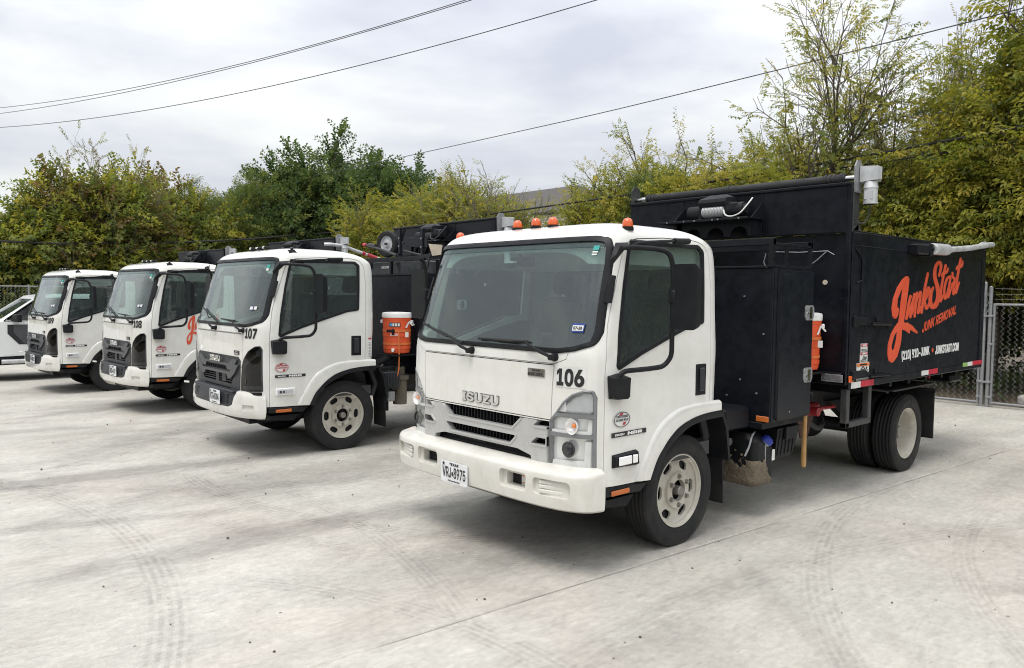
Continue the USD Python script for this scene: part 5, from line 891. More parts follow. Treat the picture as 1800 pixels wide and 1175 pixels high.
def toolbox(T, y0=-1.05):
    b = part(T, 'toolbox', join(box(-1.02, -1.66, y0, 1.05, .792, 2.026, .005)), 'black_paint')
    part(b, 'toolbox_door', join(box(-1.105, -1.655, 1.052, 1.066, .806, 2.010, .004)), 'black_paint'); part(b, 'door_hinge', join(cyl((-1.085, 1.060, .82), (-1.085, 1.060, 2.0), .010, n=8), box(-1.03, -1.08, 1.05, 1.056, .80, 2.02)), 'black_paint_matt')
    for z in (1.605, 1.082):
        l = part(b, 'latch', side_decal(smooth_poly([(.0, .03), (.0, .10), (.02, .125), (.13, .125), (.15, .10), (.15, .03), (.13, .0), (.02, .0)], .008), -1.512, 1.066, z, t=.006, off=0.), 'galvanised'); part(l, 'latch_paddle', join(side_decal(rr(.06, .105, .015, .110, .006), -1.512, 1.072, z, t=.008, off=0), side_decal(Point(.04, .06).buffer(.010), -1.512, 1.072, z, t=.008, off=0)), 'chrome')
    part(b, 'corner_marker', box(-1.018, -1.006, .935, 1.045, .797, .842, .004), 'amber_dull')
    part(b, 'rivets', join(*[cyl((-1.019, y, z), (-1.012, y, z), .008, n=6) for y, z in ((.78, 1.12), (.93, 1.02), (.66, .98), (.80, 1.80), (.98, 1.5), (.5, .9))], *[cyl((x, 1.066, z), (x, 1.07, z), .008, n=6) for x, z in ((-1.30, .86),)]), 'galvanised', kind='stuff')
    fr = [box(-1.0, -1.05, y0, 1.05, 2.205, 2.262, .004), box(-1.0, -1.03, y0, 1.05, 2.028, 2.044, .003), box(-.998, -1.045, 1.01, 1.05, 2.03, 2.26, .004), box(-1.0, -1.04, y0, y0+.04, 2.03, 2.26, .004), box(-1.0, -1.04, .30, .335, 2.04, 2.22, .004),
          box(-1.05, -1.64, 1.03, 1.05, 2.205, 2.225, .003), box(-1.62, -1.65, 1.02, 1.05, 2.03, 2.26, .003), box(-1.05, -1.64, 1.035, 1.05, 2.028, 2.05, .003), box(-1.21, -1.25, 1.032, 1.05, 2.04, 2.21, .003), box(-1.05, -1.64, y0, y0+.02, 2.20, 2.225, .003), box(-1.62, -1.66, y0, 1.05, 2.2, 2.26, .003)]
    part(T, 'tray_frame', join(*fr), 'black_paint_matt')
def underbox_106(T):
    # fuel tank with dried mud, cap, battery box
    tk = hull(np.vstack([ring((x, y, z), (0, 0, 1), r, 16) for x, y, z, r in ((-1.00, .92, .64, .055), (-1.19, .93, .56, .05), (-1.00, .92, .31, .06), (-1.17, .93, .31, .06), (-1.01, .91, .285, .04), (-1.16, .91, .285, .04), (-1.0, .50, .68, .06), (-1.16, .50, .68, .06), (-1.0, .50, .30, .06), (-1.16, .50, .30, .06), (-1.02, .84, .69, .05), (-1.1, .84, .69, .05))]))
    tk = tk.refine_to_length(.015); v, f = arr(tk)
    t = part(T, 'def_tank', tk, 'black_plastic', 40)
    tm = trimesh.Trimesh(v, f, process=True); vn = tm.vertex_normals; vv = tm.vertices; nz = meshkit.fbm(vv*16, 4, 2); fine = meshkit.fbm(vv*75, 3, 5)
    edge = .475+(nz-.5)*.14-.16*np.clip((-vv[:, 0]-1.09)/.08, 0, 1.5); k = np.clip((edge-vv[:, 2])/.05, 0, 1)
    keep = k[tm.faces].min(1) > 0.0
    md = trimesh.Trimesh(vv+vn*(.0015+.020*k*(.25+1.1*fine))[:, None], tm.faces[keep], process=False); md.remove_unreferenced_vertices(); part(t, 'dried_mud', md, 'mud', True)
    cpc = np.array([-1.14, .955, .615]); ax = np.array([-.30, .60, .74]); ax /= np.linalg.norm(ax)
    part(t, 'filler_neck', cyl(cpc-ax*.06, cpc, .040, n=16), 'reflector_white'); part(t, 'filler_cap', join(cyl(cpc, cpc+ax*.040, .050, .044, 14), cyl(cpc+ax*.040, cpc+ax*.050, .03, .028, 8)), 'blue_plastic')
    part(t, 'breather_hose', join(tube([(-.80, .97, .545), (-.86, .97, .61), (-.93, .95, .68), (-1.06, .90, .70)], .008, 6, .03), box(-1.085, -1.10, .965, .985, .42, .60, .005)), 'galvanised'); part(t, 'tank_label', side_decal(rr(0, .045, 0, .09, .004), -1.185, .985, .46), 'sticker_white')
    part(t, 'mud_clods', join(*[xf(trimesh.creation.icosphere(1, 1.0), s=r_, t=p_) for r_, p_ in ((.012, (-.935, .86, .52)), (.009, (-.938, .80, .55)), (.008, (-.94, .90, .56)), (.010, (-.936, .76, .50)))]), 'mud', kind='stuff')
    bt = part(T, 'battery_box', hull([(-1.32, .60, .70), (-1.70, .60, .70), (-1.32, .96, .70), (-1.70, .96, .70), (-1.33, .62, .46), (-1.62, .62, .46), (-1.33, .93, .44), (-1.62, .93, .44)]), 'black_plastic')
    part(bt, 'box_ribs', join(*[hull([(x, .945, .68), (x-.02, .945, .68), (x+.012*0, .925, .47), (x-.02, .925, .47), (x, .965, .68), (x-.02, .965, .68), (x, .94, .47), (x-.02, .94, .47)]) for x in np.arange(-1.36, -1.66, -.06)], box(-1.42, -1.60, .95, .985, .60, .71, .006)), 'black_plastic', kind='stuff')
    part(T, 'box_bearer', join(box(-1.0, -1.68, .30, 1.0, .735, .79, .006), box(-.62, -.98, .50, .90, .74, .92, .02)), 'black_paint_matt'); part(T, 'bearer_tag', box(-.972, -.976, .80, .88, .755, .785), 'sticker_white')
    r = part(T, 'hydraulic_pump', join(box(-2.18, -2.48, .62, .76, .69, .80, .02), cyl((-2.30, .76, .735), (-2.30, .83, .735), .042, n=14), cyl((-2.42, .76, .745), (-2.42, .80, .745), .022, n=10), tube([(-2.46, .70, .735), (-2.68, .72, .728), (-2.82, .73, .73)], .018, 8), hull([(-2.22, .64, .80), (-2.40, .64, .80), (-2.25, .72, .80), (-2.38, .72, .80), (-2.28, .66, .835), (-2.35, .70, .835)])), 'red_paint')
    part(r, 'pump_bracket', hull([(-2.12, .70, .70), (-2.45, .70, .70), (-2.12, .714, .70), (-2.45, .714, .70), (-2.20, .70, .48), (-2.32, .70, .46), (-2.20, .714, .48), (-2.32, .714, .46)]), 'rust_metal'); part(r, 'pump_hoses', join(tube([(-2.15, .66, .86), (-2.22, .72, .92), (-2.38, .72, .90), (-2.42, .68, .82)], .020, 8, .05), tube([(-2.42, .68, .60), (-2.5, .72, .54), (-2.65, .70, .56), (-2.8, .6, .62)], .028, 8, .05), box(-2.1, -2.55, .55, .75, .93, .955, .005)), 'steel_grey')
def underbox_new(T):
    part(T, 'air_dryer', join(cyl((-.86, .78, .44), (-.86, .78, .76), .085, n=18), cyl((-.86, .78, .76), (-.86, .78, .90), .06, n=16), box(-.93, -.79, .70, .88, .74, .80, .01)), 'stone_brown')
    part(T, 'control_box', join(box(-.55, -.76, .68, .94, .66, .86, .012), *[box(x, x-.012, .94, .952, .68, .84) for x in (-.58, -.62, -.66, -.70)]), 'grey_plastic'); part(T, 'relay_box', box(-.60, -.70, .80, .93, .50, .62, .01), 'galvanised')
    part(T, 'guard_plate', box(-.55, -.72, .74, .745, .36, .62), 'black_plastic')
    part(T, 'hydraulic_hoses', join(*[tube([(-.95, .80-.05*k, 1.12), (-.86, .70-.06*k, 1.0), (-.70, .55-.05*k, .92), (-.5, .42, .90)], .012, 6, .1) for k in range(5)]), 'cable_black')
    part(T, 'cab_latch', join(tube([(-.40, .86, .97), (-.42, .86, .90), (-.50, .84, .88), (-.58, .84, .94)], .016, 8, .03)), 'steel_grey')
def stickers_106(T):
    def sk(y, z, w, h, m, name='screen_sticker'):
        y0 = np.array([float(front_x(y, z))-.004, y, z]); y1 = np.array([float(front_x(y+w, z))-.004, y+w, z]); z1 = np.array([float(front_x(y, z+h))-.004, y, z+h])
        U, V = (y1-y0), (z1-y0); return U/np.linalg.norm(U), V/np.linalg.norm(V), y0
    def put(geom, y, z, m, off=.006, nm='screen_sticker', parent=T):
        b = geom.bounds; U, V, O = sk(y, z, .06, .05, m); return part(parent, nm, decal(geom, O, U, V, off=off), m)
    a = put(rr(0, .088, 0, .060, .004), .785, 1.556, 'sticker_blue'); put(rr(.006, .082, .010, .046, .003), .785, 1.556, 'sticker_white', .0085, 'sticker_panel', a); put(affinity.translate(fit_text('07\u202226', .064, .022, 800), .012, .017), .785, 1.556, 'letter_black', .011, 'sticker_print', a)
    put(sbox(0, .034, .040, .066), .80, 2.052, 'sticker_teal'); put(union_all([sbox(0, .018, .036, .028), sbox(0, .0, .034, .010)]), .80, 2.052, 'sticker_white')
def stickers_new(T):
    def put(geom, y, z, m, off=.006):
        y0 = np.array([float(front_x(y, z))-.004, y, z]); U = np.array([float(front_x(y+.06, z))-.004, y+.06, z])-y0; V = np.array([float(front_x(y, z+.05))-.004, y, z+.05])-y0; part(T, 'screen_sticker', decal(geom, y0, U, V, off=off), m)
    put(rr(0, .06, 0, .05, .004), .72, 1.60, 'sticker_blue'); put(rr(.004, .056, .008, .042, .003), .72, 1.60, 'sticker_white', .0085); put(rr(0, .045, 0, .035, .004), .79, 1.61, 'sticker_white')
    put(sbox(0, .034, .040, .066), .79, 2.03, 'sticker_teal'); put(sbox(0, .0, .034, .026), .79, 2.03, 'sticker_white')
# ---------------------------------------------------------------- the four trucks
def running_gear(T):
    for s in (1, -1):
        wheel(T, 0, .835*s, s); wheel(T, -3.81, .955*s, s, True, 'rear_wheel'); wheel(T, -3.81, .70*s, s, True, 'rear_wheel')
GRP = 'white cab dump trucks parked in a row'
T = thing('dump_truck', 'white cab truck numbered 106 with black signed dump body, nearest of the row', 'truck', group=GRP)
cab_common(T, LAMP_OLD, GRILLE_OLD, False); front_old(T); side_marks(T, False); running_gear(T); chassis(T); dump_body(T); toolbox(T); underbox_106(T); stickers_106(T)
for (x, y, a, dz, n, pl, lab) in ((.080, -4.572, -.025, -.012, '107', 'KTR\u20228004', 'white cab truck numbered 107 with orange cooler behind its cab'),
                              (.049, -8.733, .025, -.063, '108', 'KBD\u2022619', 'white cab truck numbered 108 with an orange J on its door'),
                              (.402, -12.586, .031, -.132, '109', 'KTP\u20228002', 'white cab truck numbered 109 parked next to the white pickup')):
    T = thing('dump_truck', lab, 'truck', (x, y, dz), a, GRP)
    cab_common(T, LAMP_NEW, GRILLE_NEW, True); front_new(T, n, pl); side_marks(T, True); running_gear(T); chassis(T); dump_body(T, False, n == '108'); toolbox(T); underbox_new(T); stickers_new(T)
    if n == '108':
        J = union_all([Polygon([(-px, pz) for px, pz in o], [[(-px, pz) for px, pz in i] for i in ii]).buffer(0) for o, ii in LOGO_J])
        R = union_all([Polygon([(-px, pz) for px, pz in o], [[(-px, pz) for px, pz in i] for i in ii]).buffer(0) for o, ii in LOGO_REST])
        k = .40/.81; place = lambda g: affinity.translate(affinity.affine_transform(g, [.30, 0, 0, .545, 0, 0]), -1.2625, .389)
        g = part(T, 'door_lettering', join(side_decal(place(J), 0, 1.0005, 0), side_decal(place(R).intersection(sbox(-1, 0, .10, 3)), 0, 1.0005, 0)), 'letter_orange')
# ---------------------------------------------------------------- vegetation
def leaf_mat(name, ramp, tr=0.35):
    """ramp runs over clumps in the crown and from twig to twig"""
    return mat(name, {'g': ('geometry', {}), 'o': ('object_info', {}), 'n': ('noise_texture', {'scale': 0.9, 'detail': 3.0}), 'n2': ('noise_texture', {'scale': 19.0, 'detail': 1.0}),
        'a': ('math', {'math_type': 'multiply_add', 'value2': 0.42, 'value3': 0.0}), 'b': ('math', {'math_type': 'multiply_add', 'value2': 0.34}), 'c': ('math', {'math_type': 'multiply_add', 'value2': 0.42}),
        'r': ('rgb_ramp', {'ramp': ramp}), 'd': ('principled_bsdf', {'roughness': 0.55, 'specular_ior_level': 0.35}), 't': ('translucent_bsdf', {}), 'br': ('mix_color', {'blend_type': 'multiply', 'fac': 1.0, 'b': (1.25, 1.3, .7)}), 'm': ('mix_closure', {'fac': tr})},
        [('g.position', 'n.vector'), ('g.position', 'n2.vector'), ('n.fac', 'a.value1'), ('o.random', 'b.value1'), ('a.value', 'b.value3'), ('n2.fac', 'c.value1'), ('b.value', 'c.value3'), ('c.value', 'r.fac'), ('r.color', 'd.base_color'), ('r.color', 'br.a'), ('br.result', 't.color'), ('d.BSDF', 'm.closure1'), ('t.BSDF', 'm.closure2')], 'm.closure')
leaf_mat('leaf_olive', [(0.25, (.10, .135, .024)), (.45, (.19, .22, .035)), (.62, (.29, .285, .046)), (.82, (.40, .335, .058))], .42)
leaf_mat('leaf_green', [(0.25, (.062, .095, .028)), (.5, (.12, .155, .044)), (.7, (.19, .21, .056)), (.9, (.26, .25, .062))], .42)
leaf_mat('leaf_dark', [(0.25, (.034, .062, .024)), (.5, (.062, .10, .036)), (.75, (.10, .145, .048)), (.95, (.15, .18, .058))])
leaf_mat('leaf_yellow', [(0.25, (.17, .16, .024)), (.5, (.29, .26, .038)), (.75, (.41, .33, .052)), (.95, (.45, .31, .06))], .42)
leaf_mat('leaf_brown', [(0.25, (.085, .065, .03)), (.5, (.15, .108, .045)), (.75, (.20, .13, .05)), (.95, (.24, .155, .05))])
def leaflet(base, d, nrm, L, W):
    d = d/np.linalg.norm(d); s = np.cross(nrm, d); s /= max(np.linalg.norm(s), 1e-6); n = np.cross(d, s)
    m = base+d*L*.45
    return np.array([base, m+s*W/2+n*W*.18, base+d*L-n*L*.10, m-s*W/2+n*W*.18]), np.array([[0, 2, 1], [0, 3, 2]])
def spray(kind, seed):
    r = np.random.default_rng(seed); b = MB()
    if kind == 'pinnate':
        Lt = .42
        for i in range(6):
            t = .06+Lt*i/5.0; o = np.array([t, 0, -.10*t*t]); sd = 1 if i % 2 else -1; a = sd*r.uniform(.7, 1.25) if i < 5 else r.uniform(-.2, .2); e = r.uniform(-.1, .5)
            d = np.array([math.cos(a)*math.cos(e), math.sin(a)*math.cos(e), math.sin(e)]); Lr = r.uniform(.20, .31); p = o.copy(); n = 5
            for k in range(n):
                d = d+np.array([0, 0, -.14]); d /= np.linalg.norm(d); p = p+d*Lr/n
                s = np.cross(d, [0, 0, 1.]); s /= np.linalg.norm(s); up = np.cross(s, d)
                for q in ((1, -1) if k < n-1 else (0,)):
                    dl = s*q*.9+d*.55+np.array([0, 0, r.uniform(-.55, -.05)])
                    b.add(leaflet(p, dl, up+r.normal(0, .3, 3), r.uniform(.06, .09), r.uniform(.030, .042)))
        st = tube([(0, 0, 0), (Lt*.5, 0, -.02), (Lt, 0, -.05)], .003, 3, caps=False)
    elif kind == 'oval':
        for i in range(17):
            t = .04+.40*i/16; a = i*2.4; o = np.array([t, .02*math.sin(i), .02*math.cos(i*1.7)]); d = np.array([.55, math.cos(a), math.sin(a)*.8-.15])
            b.add(leaflet(o, d, np.array([.2, r.normal(0, .4), 1.]), r.uniform(.07, .105), r.uniform(.045, .062)))
    elif kind == 'fine':
        for j in range(4):
            a0 = r.uniform(-.8, .8); e0 = r.uniform(-.4, .5); D = np.array([math.cos(a0), math.sin(a0), e0]); D /= np.linalg.norm(D)
            for i in range(11):
                t = .03+.30*i/10; a = i*2.4; o = D*t+np.array([0, 0, -.12*t*t*2]); u = np.cross(D, [0, 0, 1.]); w = np.cross(u, D)
                b.add(leaflet(o, D*.6+u*math.cos(a)+w*math.sin(a)*.8, np.array([r.normal(0, .4), r.normal(0, .4), 1.]), r.uniform(.038, .06), r.uniform(.014, .021)))
    elif kind == 'broad':                    # fewer, broader leaves that hang but turn to the sky
        for i in range(13):
            t = .03+.46*i/12; a = i*2.4+r.uniform(-.4, .4); o = np.array([t, .03*math.cos(a), .02*math.sin(a)-.08*t]); d = np.array([.5, .85*math.cos(a), -.55+.45*math.sin(a)])
            b.add(leaflet(o, d, np.array([r.normal(0, .35), r.normal(0, .45), 1.]), r.uniform(.085, .125), r.uniform(.045, .062)))
    elif kind == 'hanging':                  # a shoot with drooping narrow leaves all along
        for i in range(14):
            t = .02+.5*i/13; a = i*2.4; o = np.array([t, 0, 0.]); d = np.array([.35, .7*math.cos(a), -.75+.3*math.sin(a)])
            b.add(leaflet(o, d, np.array([.6, r.normal(0, .5), .6]), r.uniform(.07, .11), r.uniform(.034, .05)))
    return b.get()
SPRAYS = {}
def quat_from(dx, roll):
    """unit quaternions turning +x to dx, with roll about it; arrays"""
    dx = dx/np.linalg.norm(dx, axis=1, keepdims=True); az = np.arctan2(dx[:, 1], dx[:, 0]); el = np.arcsin(np.clip(dx[:, 2], -1, 1))
    def qm(a, b): w1, x1, y1, z1 = a; w2, x2, y2, z2 = b; return (w1*w2-x1*x2-y1*y2-z1*z2, w1*x2+x1*w2+y1*z2-z1*y2, w1*y2-x1*z2+y1*w2+z1*x2, w1*z2+x1*y2-y1*x2+z1*w2)
    z = np.zeros_like(az); return np.stack(qm(qm((np.cos(az/2), z, z, np.sin(az/2)), (np.cos(-el/2), z, np.sin(-el/2), z)), (np.cos(roll/2), np.sin(roll/2), z, z)), 1)
def crown(parent, name, kinds, pos, dirs, scales, which, rng, label=None):
    """twigs with leaves, drawn many times over: uncountable, one part"""
    p = path_of(name, parent); pi = UsdGeom.PointInstancer.Define(stage, p); tg = []
    for k, (sp, seed, m) in enumerate(kinds):
        if (sp, seed) not in SPRAYS: SPRAYS[(sp, seed)] = spray(sp, seed)
        q = f'{p}/twig_{k}'; usdkit.mesh(stage, q, trimesh.Trimesh(*SPRAYS[(sp, seed)], process=False), M[m], smooth=False); tg.append(q)
    pi.CreatePrototypesRel().SetTargets(tg); n = len(pos)
    pi.CreatePositionsAttr(Vt.Vec3fArray.FromNumpy(np.asarray(pos, np.float32))); pi.CreateProtoIndicesAttr(Vt.IntArray.FromNumpy(np.asarray(which, np.int32)))
    q = quat_from(dirs, rng.uniform(-.6, .6, n)); pi.CreateOrientationsAttr([Gf.Quath(float(a), float(b), float(c), float(d)) for a, b, c, d in q])
    pi.CreateScalesAttr(Vt.Vec3fArray.FromNumpy(np.repeat(np.asarray(scales, np.float32)[:, None], 3, 1))); tag(p, label, kind='stuff'); return p
def tubes(branches, n):
    """many branches with equal point counts at once: (points, radii) pairs, n-sided"""
    P = np.array([b[0] for b in branches]); r = np.array([b[1] for b in branches]); B, K = P.shape[:2]
    d = np.gradient(P, axis=1); d /= np.maximum(np.linalg.norm(d, axis=2, keepdims=True), 1e-9); ref = np.where(np.abs(d[:, :1, 2:]) < .9, [0, 0, 1.], [1., 0, 0]); x = np.cross(d, np.broadcast_to(ref, d.shape)); x /= np.maximum(np.linalg.norm(x, axis=2, keepdims=True), 1e-9); y = np.cross(d, x)
    a = np.arange(n)*2*np.pi/n; v = P[:, :, None]+r[:, :, None, None]*(np.cos(a)[:, None]*x[:, :, None]+np.sin(a)[:, None]*y[:, :, None])
    i = np.arange(n); k = (i+1) % n; f = np.vstack([np.vstack([np.stack([q*n+i, q*n+k, (q+1)*n+k], 1), np.stack([q*n+i, (q+1)*n+k, (q+1)*n+i], 1)]) for q in range(K-1)])
    return v.reshape(-1, 3), (f[None]+(np.arange(B)*K*n)[:, None, None]).reshape(-1, 3)
def grow(rng, p, d, L, r, depth, spec, out, tips, env=None):
    """one branch: out gets (points, radii), tips gets (point, direction, weight)"""
    n = max(4, int(L/.22)) if depth < spec['depth'] else 4; pts = [np.array(p, float)]; d = np.array(d, float)
    for k in range(n):
        d = d+rng.normal(0, spec['wob'], 3)+np.array([0, 0, spec['up'][depth]]); d /= np.linalg.norm(d); pts.append(pts[-1]+d*L/n)
    pts = np.array(pts); rad = r*np.linspace(1, .45 if depth < spec['depth'] else .3, n+1); out.append((pts, rad, depth))
    if depth >= spec['depth']:
        for t in spec['leaf_at']:
            i = min(int(t*n), n-1); tips.append((pts[i]+(pts[i+1]-pts[i])*rng.uniform(0, 1), pts[i+1]-pts[i], depth))
        return
    for c in range(spec['kids'][depth]):
        t = rng.uniform(spec['from'][depth], 1.0); i = min(int(t*n), n-1); q = pts[i]+(pts[i+1]-pts[i])*(t*n-i)
        ax = pts[i+1]-pts[i]; ax /= np.linalg.norm(ax); s = np.cross(ax, rng.normal(0, 1, 3)); s /= np.linalg.norm(s); ang = rng.uniform(*spec['ang'][depth])
        dd = ax*math.cos(ang)+s*math.sin(ang); l = L*rng.uniform(*spec['len'][depth])*(1.15-.5*t if depth == 0 else 1)
        grow(rng, q, dd, l, max(r*spec['rk'], .004), depth+1, spec, out, tips)
DENSE = dict(depth=3, wob=.13, up=[.10, .03, .0, -.03], kids=[11, 6, 4], ang=[(.5, 1.25), (.5, 1.2), (.4, 1.1)], len=[(.35, .6), (.4, .65), (.4, .7)], rk=.5, leaf_at=[.2, .5, .8, 1.0])
DENSE['from'] = [.18, .2, .15]
SPARSE = dict(depth=3, wob=.085, up=[.05, .05, .04, .02], kids=[11, 8, 5], ang=[(.35, 1.0), (.4, 1.0), (.4, 1.0)], len=[(.40, .70), (.35, .65), (.35, .7)], rk=.45, leaf_at=[.3, .65, 1.0]); SPARSE['from'] = [.2, .15, .15]
UPRIGHT = dict(depth=2, wob=.08, up=[.12, .10, .05], kids=[10, 5], ang=[(.15, .6), (.3, .8)], len=[(.5, .8), (.3, .55)], rk=.5, leaf_at=[.15, .4, .6, .8, 1.0]); UPRIGHT['from'] = [.15, .2]
def tree(name, label, x, y, h, kinds, weights, spec, stems=4, spread=.5, seed=0, dens=1.0, size=(.8, 1.25), bark='bark', low=0, lowr=1.6, lowz=(.5, 2.6), lean=(0, 0), group=None, thick=.07, minz=0.0, R=None, tmin=.0035):
    rng = np.random.default_rng(seed+100); out, tips = [], []
    T = thing(name, label, 'tree' if 'shrub' not in name else 'shrub', (x, y, -.1), group=group)
    for s in range(stems):
        a = 2*math.pi*(s+rng.uniform(-.3, .3))/stems; e = spread*rng.uniform(.5, 1.2); d = np.array([math.cos(a)*e+lean[0], math.sin(a)*e+lean[1], 1.0]); d /= np.linalg.norm(d)
        grow(rng, (rng.normal(0, .12), rng.normal(0, .12), 0), d, h*rng.uniform(.62, .86), thick*rng.uniform(.7, 1.1), 0, spec, out, tips)
    top = max(o[0][:, 2].max() for o in out); r95 = np.percentile(np.hypot(*np.vstack([o[0][:, :2] for o in out]).T), 96); R = R or h*.27; k = np.array([R/r95, R/r95, h/top]); mb, tw = MB(), MB()
    groups = {}
    for pts, rad, dep in out: groups.setdefault((len(pts), dep), []).append((pts*k, np.maximum(rad, tmin if dep > 1 else tmin*1.7)))
    for (_, dep), g in groups.items(): (mb if dep < 2 else tw).add(tubes(g, 6 if dep < 1 else (4 if dep < 2 else 3)))
    part(T, 'trunk', mb, bark, True); part(T, 'branches', tw, bark, True, kind='stuff')
    P = np.array([t[0] for t in tips])*k; D = np.array([t[1] for t in tips]); D /= np.linalg.norm(D, axis=1, keepdims=True)
    keep = rng.random(len(P)) < dens; P, D = P[keep], D[keep]
    if dens > 1: 
        m = int(len(P)*(dens-1)); i = rng.integers(0, len(P), m); P = np.vstack([P, P[i]+rng.normal(0, .16, (m, 3))]); D = np.vstack([D, D[i]+rng.normal(0, .6, (m, 3))])
    D = D+rng.normal(0, .35, D.shape)
    if low:
        a = rng.uniform(0, 2*np.pi, low); rr_ = lowr*np.sqrt(rng.uniform(.15, 1, low)); Q = np.stack([rr_*np.cos(a), rr_*np.sin(a), rng.uniform(*lowz, low)], 1); P = np.vstack([P, Q]); D = np.vstack([D, np.stack([np.cos(a)+rng.normal(0, .4, low), np.sin(a)+rng.normal(0, .4, low), rng.normal(0, .3, low)], 1)])
    P = P[:, :]; ok = P[:, 2] > max(.25, minz); P, D = P[ok], D[ok]
    w = rng.choice(len(kinds), len(P), p=np.array(weights)/sum(weights))
    crown(T, 'crown', kinds, P, D, rng.uniform(*size, len(P)), w, rng); return T
PIN = [('pinnate', 1, 'leaf_olive'), ('pinnate', 2, 'leaf_olive'), ('pinnate', 3, 'leaf_green'), ('pinnate', 4, 'leaf_yellow')]
OV = [('oval', 1, 'leaf_dark'), ('oval', 2, 'leaf_dark'), ('oval', 3, 'leaf_green')]
FN = [('fine', 1, 'leaf_green'), ('fine', 2, 'leaf_dark'), ('fine', 3, 'leaf_olive')]
HG = [('hanging', 1, 'leaf_olive'), ('hanging', 2, 'leaf_yellow'), ('pinnate', 3, 'leaf_olive'), ('hanging', 4, 'leaf_green')]
BR = [('oval', 5, 'leaf_brown'), ('oval', 7, 'leaf_olive'), ('oval', 6, 'leaf_green')]
LF = [('oval', 8, 'leaf_olive'), ('hanging', 4, 'leaf_green'), ('oval', 9, 'leaf_green'), ('oval', 6, 'leaf_yellow')]
gB, gL = 'trees along the back fence', 'trees beyond the side fence'
# beyond the back fence, right to left
MX = [('pinnate', 1, 'leaf_olive'), ('broad', 2, 'leaf_olive'), ('broad', 4, 'leaf_green'), ('broad', 1, 'leaf_yellow'), ('broad', 3, 'leaf_olive')]
tree('tree', 'tall dense yellow green tree at the right edge above the gate', -12.3, .75, 9.6, MX, [1, 4, 2, 2, 3], DENSE, 4, .42, 1, 1.1, (.8, 1.2), low=800, lowr=1.9, lowz=(2.4, 4.6), group=gB, R=1.9, minz=2.1)
tree('tree', 'dense olive tree directly behind the tail of the signed truck', -12.5, -.75, 6.9, MX, [1, 4, 2, 2, 3], DENSE, 4, .5, 2, 1.1, (.8, 1.2), low=1000, lowr=1.9, lowz=(2.2, 4.8), group=gB, R=1.5, minz=2.0)
tree('tree', 'dense tree right of the gate reaching past the top of the photo', -12.6, 2.7, 9.0, MX, [1, 4, 2, 2, 3], DENSE, 4, .45, 3, 1.1, (.8, 1.2), low=600, lowr=1.9, lowz=(2.4, 4.5), group=gB, R=2.0, minz=2.1)
tree('tree', 'open thin-leaved tree with dark bare limbs above the headboard', -12.3, -3.7, 8.4, HG, [3, 2, 3, 3], SPARSE, 4, 1.0, 14, .40, (.65, 1.0), 'bark', low=1100, lowr=2.0, lowz=(1.5, 4.9), group=gB, thick=.075, R=2.7, tmin=.006)
tree('tree', 'nearly bare grey sapling between the open tree and the tall dense tree', -13.2, -1.9, 7.9, HG, [3, 2, 2, 1], SPARSE, 3, .28, 5, .2, (.5, .8), 'bark_grey', low=500, lowr=1.4, lowz=(2, 4.8), group=gB, thick=.05, R=1.0, tmin=.005)
tree('shrub', 'yellow green thicket behind the winch of the nearest truck', -12.2, -5.9, 5.5, HG, [3, 3, 2, 2], UPRIGHT, 8, .55, 6, 1.7, (.75, 1.15), low=1400, lowr=1.7, lowz=(1.2, 4.9), group=gB, R=1.5)
tree('shrub', 'upright shrub with leafy whips sticking up over the tarp roller', -12.1, -7.3, 6.0, HG, [3, 3, 1, 2], UPRIGHT, 9, .5, 7, 1.4, (.75, 1.1), low=1300, lowr=1.5, lowz=(1.2, 4.8), group=gB, R=1.3)
tree('shrub', 'loose shrub with long bare whips left of the tarp roller', -12.0, -9.0, 6.4, HG, [3, 2, 1, 2], UPRIGHT, 8, .55, 8, 1.2, (.7, 1.05), low=900, lowr=1.4, lowz=(1.2, 4.4), group=gB, R=1.3)
tree('shrub', 'dark green vine mound just above the left end of the tarp roller', -11.4, -7.9, 5.0, FN, [1, 3, 0], UPRIGHT, 6, .30, 9, 1.2, (.7, 1.1), low=600, lowr=.7, lowz=(3.2, 4.95), group=gB, R=.55)
tree('shrub', 'wispy leaning shrub right of the gap with the shingled roof', -12.0, -10.5, 5.5, HG, [3, 2, 2, 2], UPRIGHT, 6, .7, 10, 1.2, (.6, .95), low=360, lowr=1.1, lowz=(1.2, 3.8), lean=(-.1, -.15), group=gB, R=1.25)
for i, (x, y, h) in enumerate(((-15.8, .5, 6.0), (-15.8, -3.0, 5.6), (-15.8, -6.4, 5.3))):
    tree('tree', ('second-row tree showing between the leaves over the dump body', 'second-row tree behind the open thin-leaved tree', 'second-row tree with rounded dark crown behind the thicket')[i], x, y, h, OV, [3, 3, 1], DENSE, 4, .5, 20+i, 1.3, (1.0, 1.4), low=900, lowr=2.2, lowz=(.8, 4.4), group=gB, R=2.2)  # leaves picked dark, painting in the shade seen behind the gate
tree('shrub', 'leafless grey shrub with arching branches before the building', -11.9, -15.2, 6.2, HG, [2, 2, 1, 1], SPARSE, 6, .75, 11, .35, (.5, .8), 'bark_grey', low=800, lowr=1.6, lowz=(1.0, 4.7), group=gB, thick=.06, R=2.2, tmin=.008)
tree('shrub', 'twiggy yellowing shrub left of the arching grey shrub', -12.0, -17.4, 6.2, HG, [3, 3, 1, 2], SPARSE, 6, .65, 12, 1.1, (.65, 1.0), 'bark_grey', low=1300, lowr=2.1, lowz=(.9, 5.2), group=gB, thick=.06, R=2.0, tmin=.008)
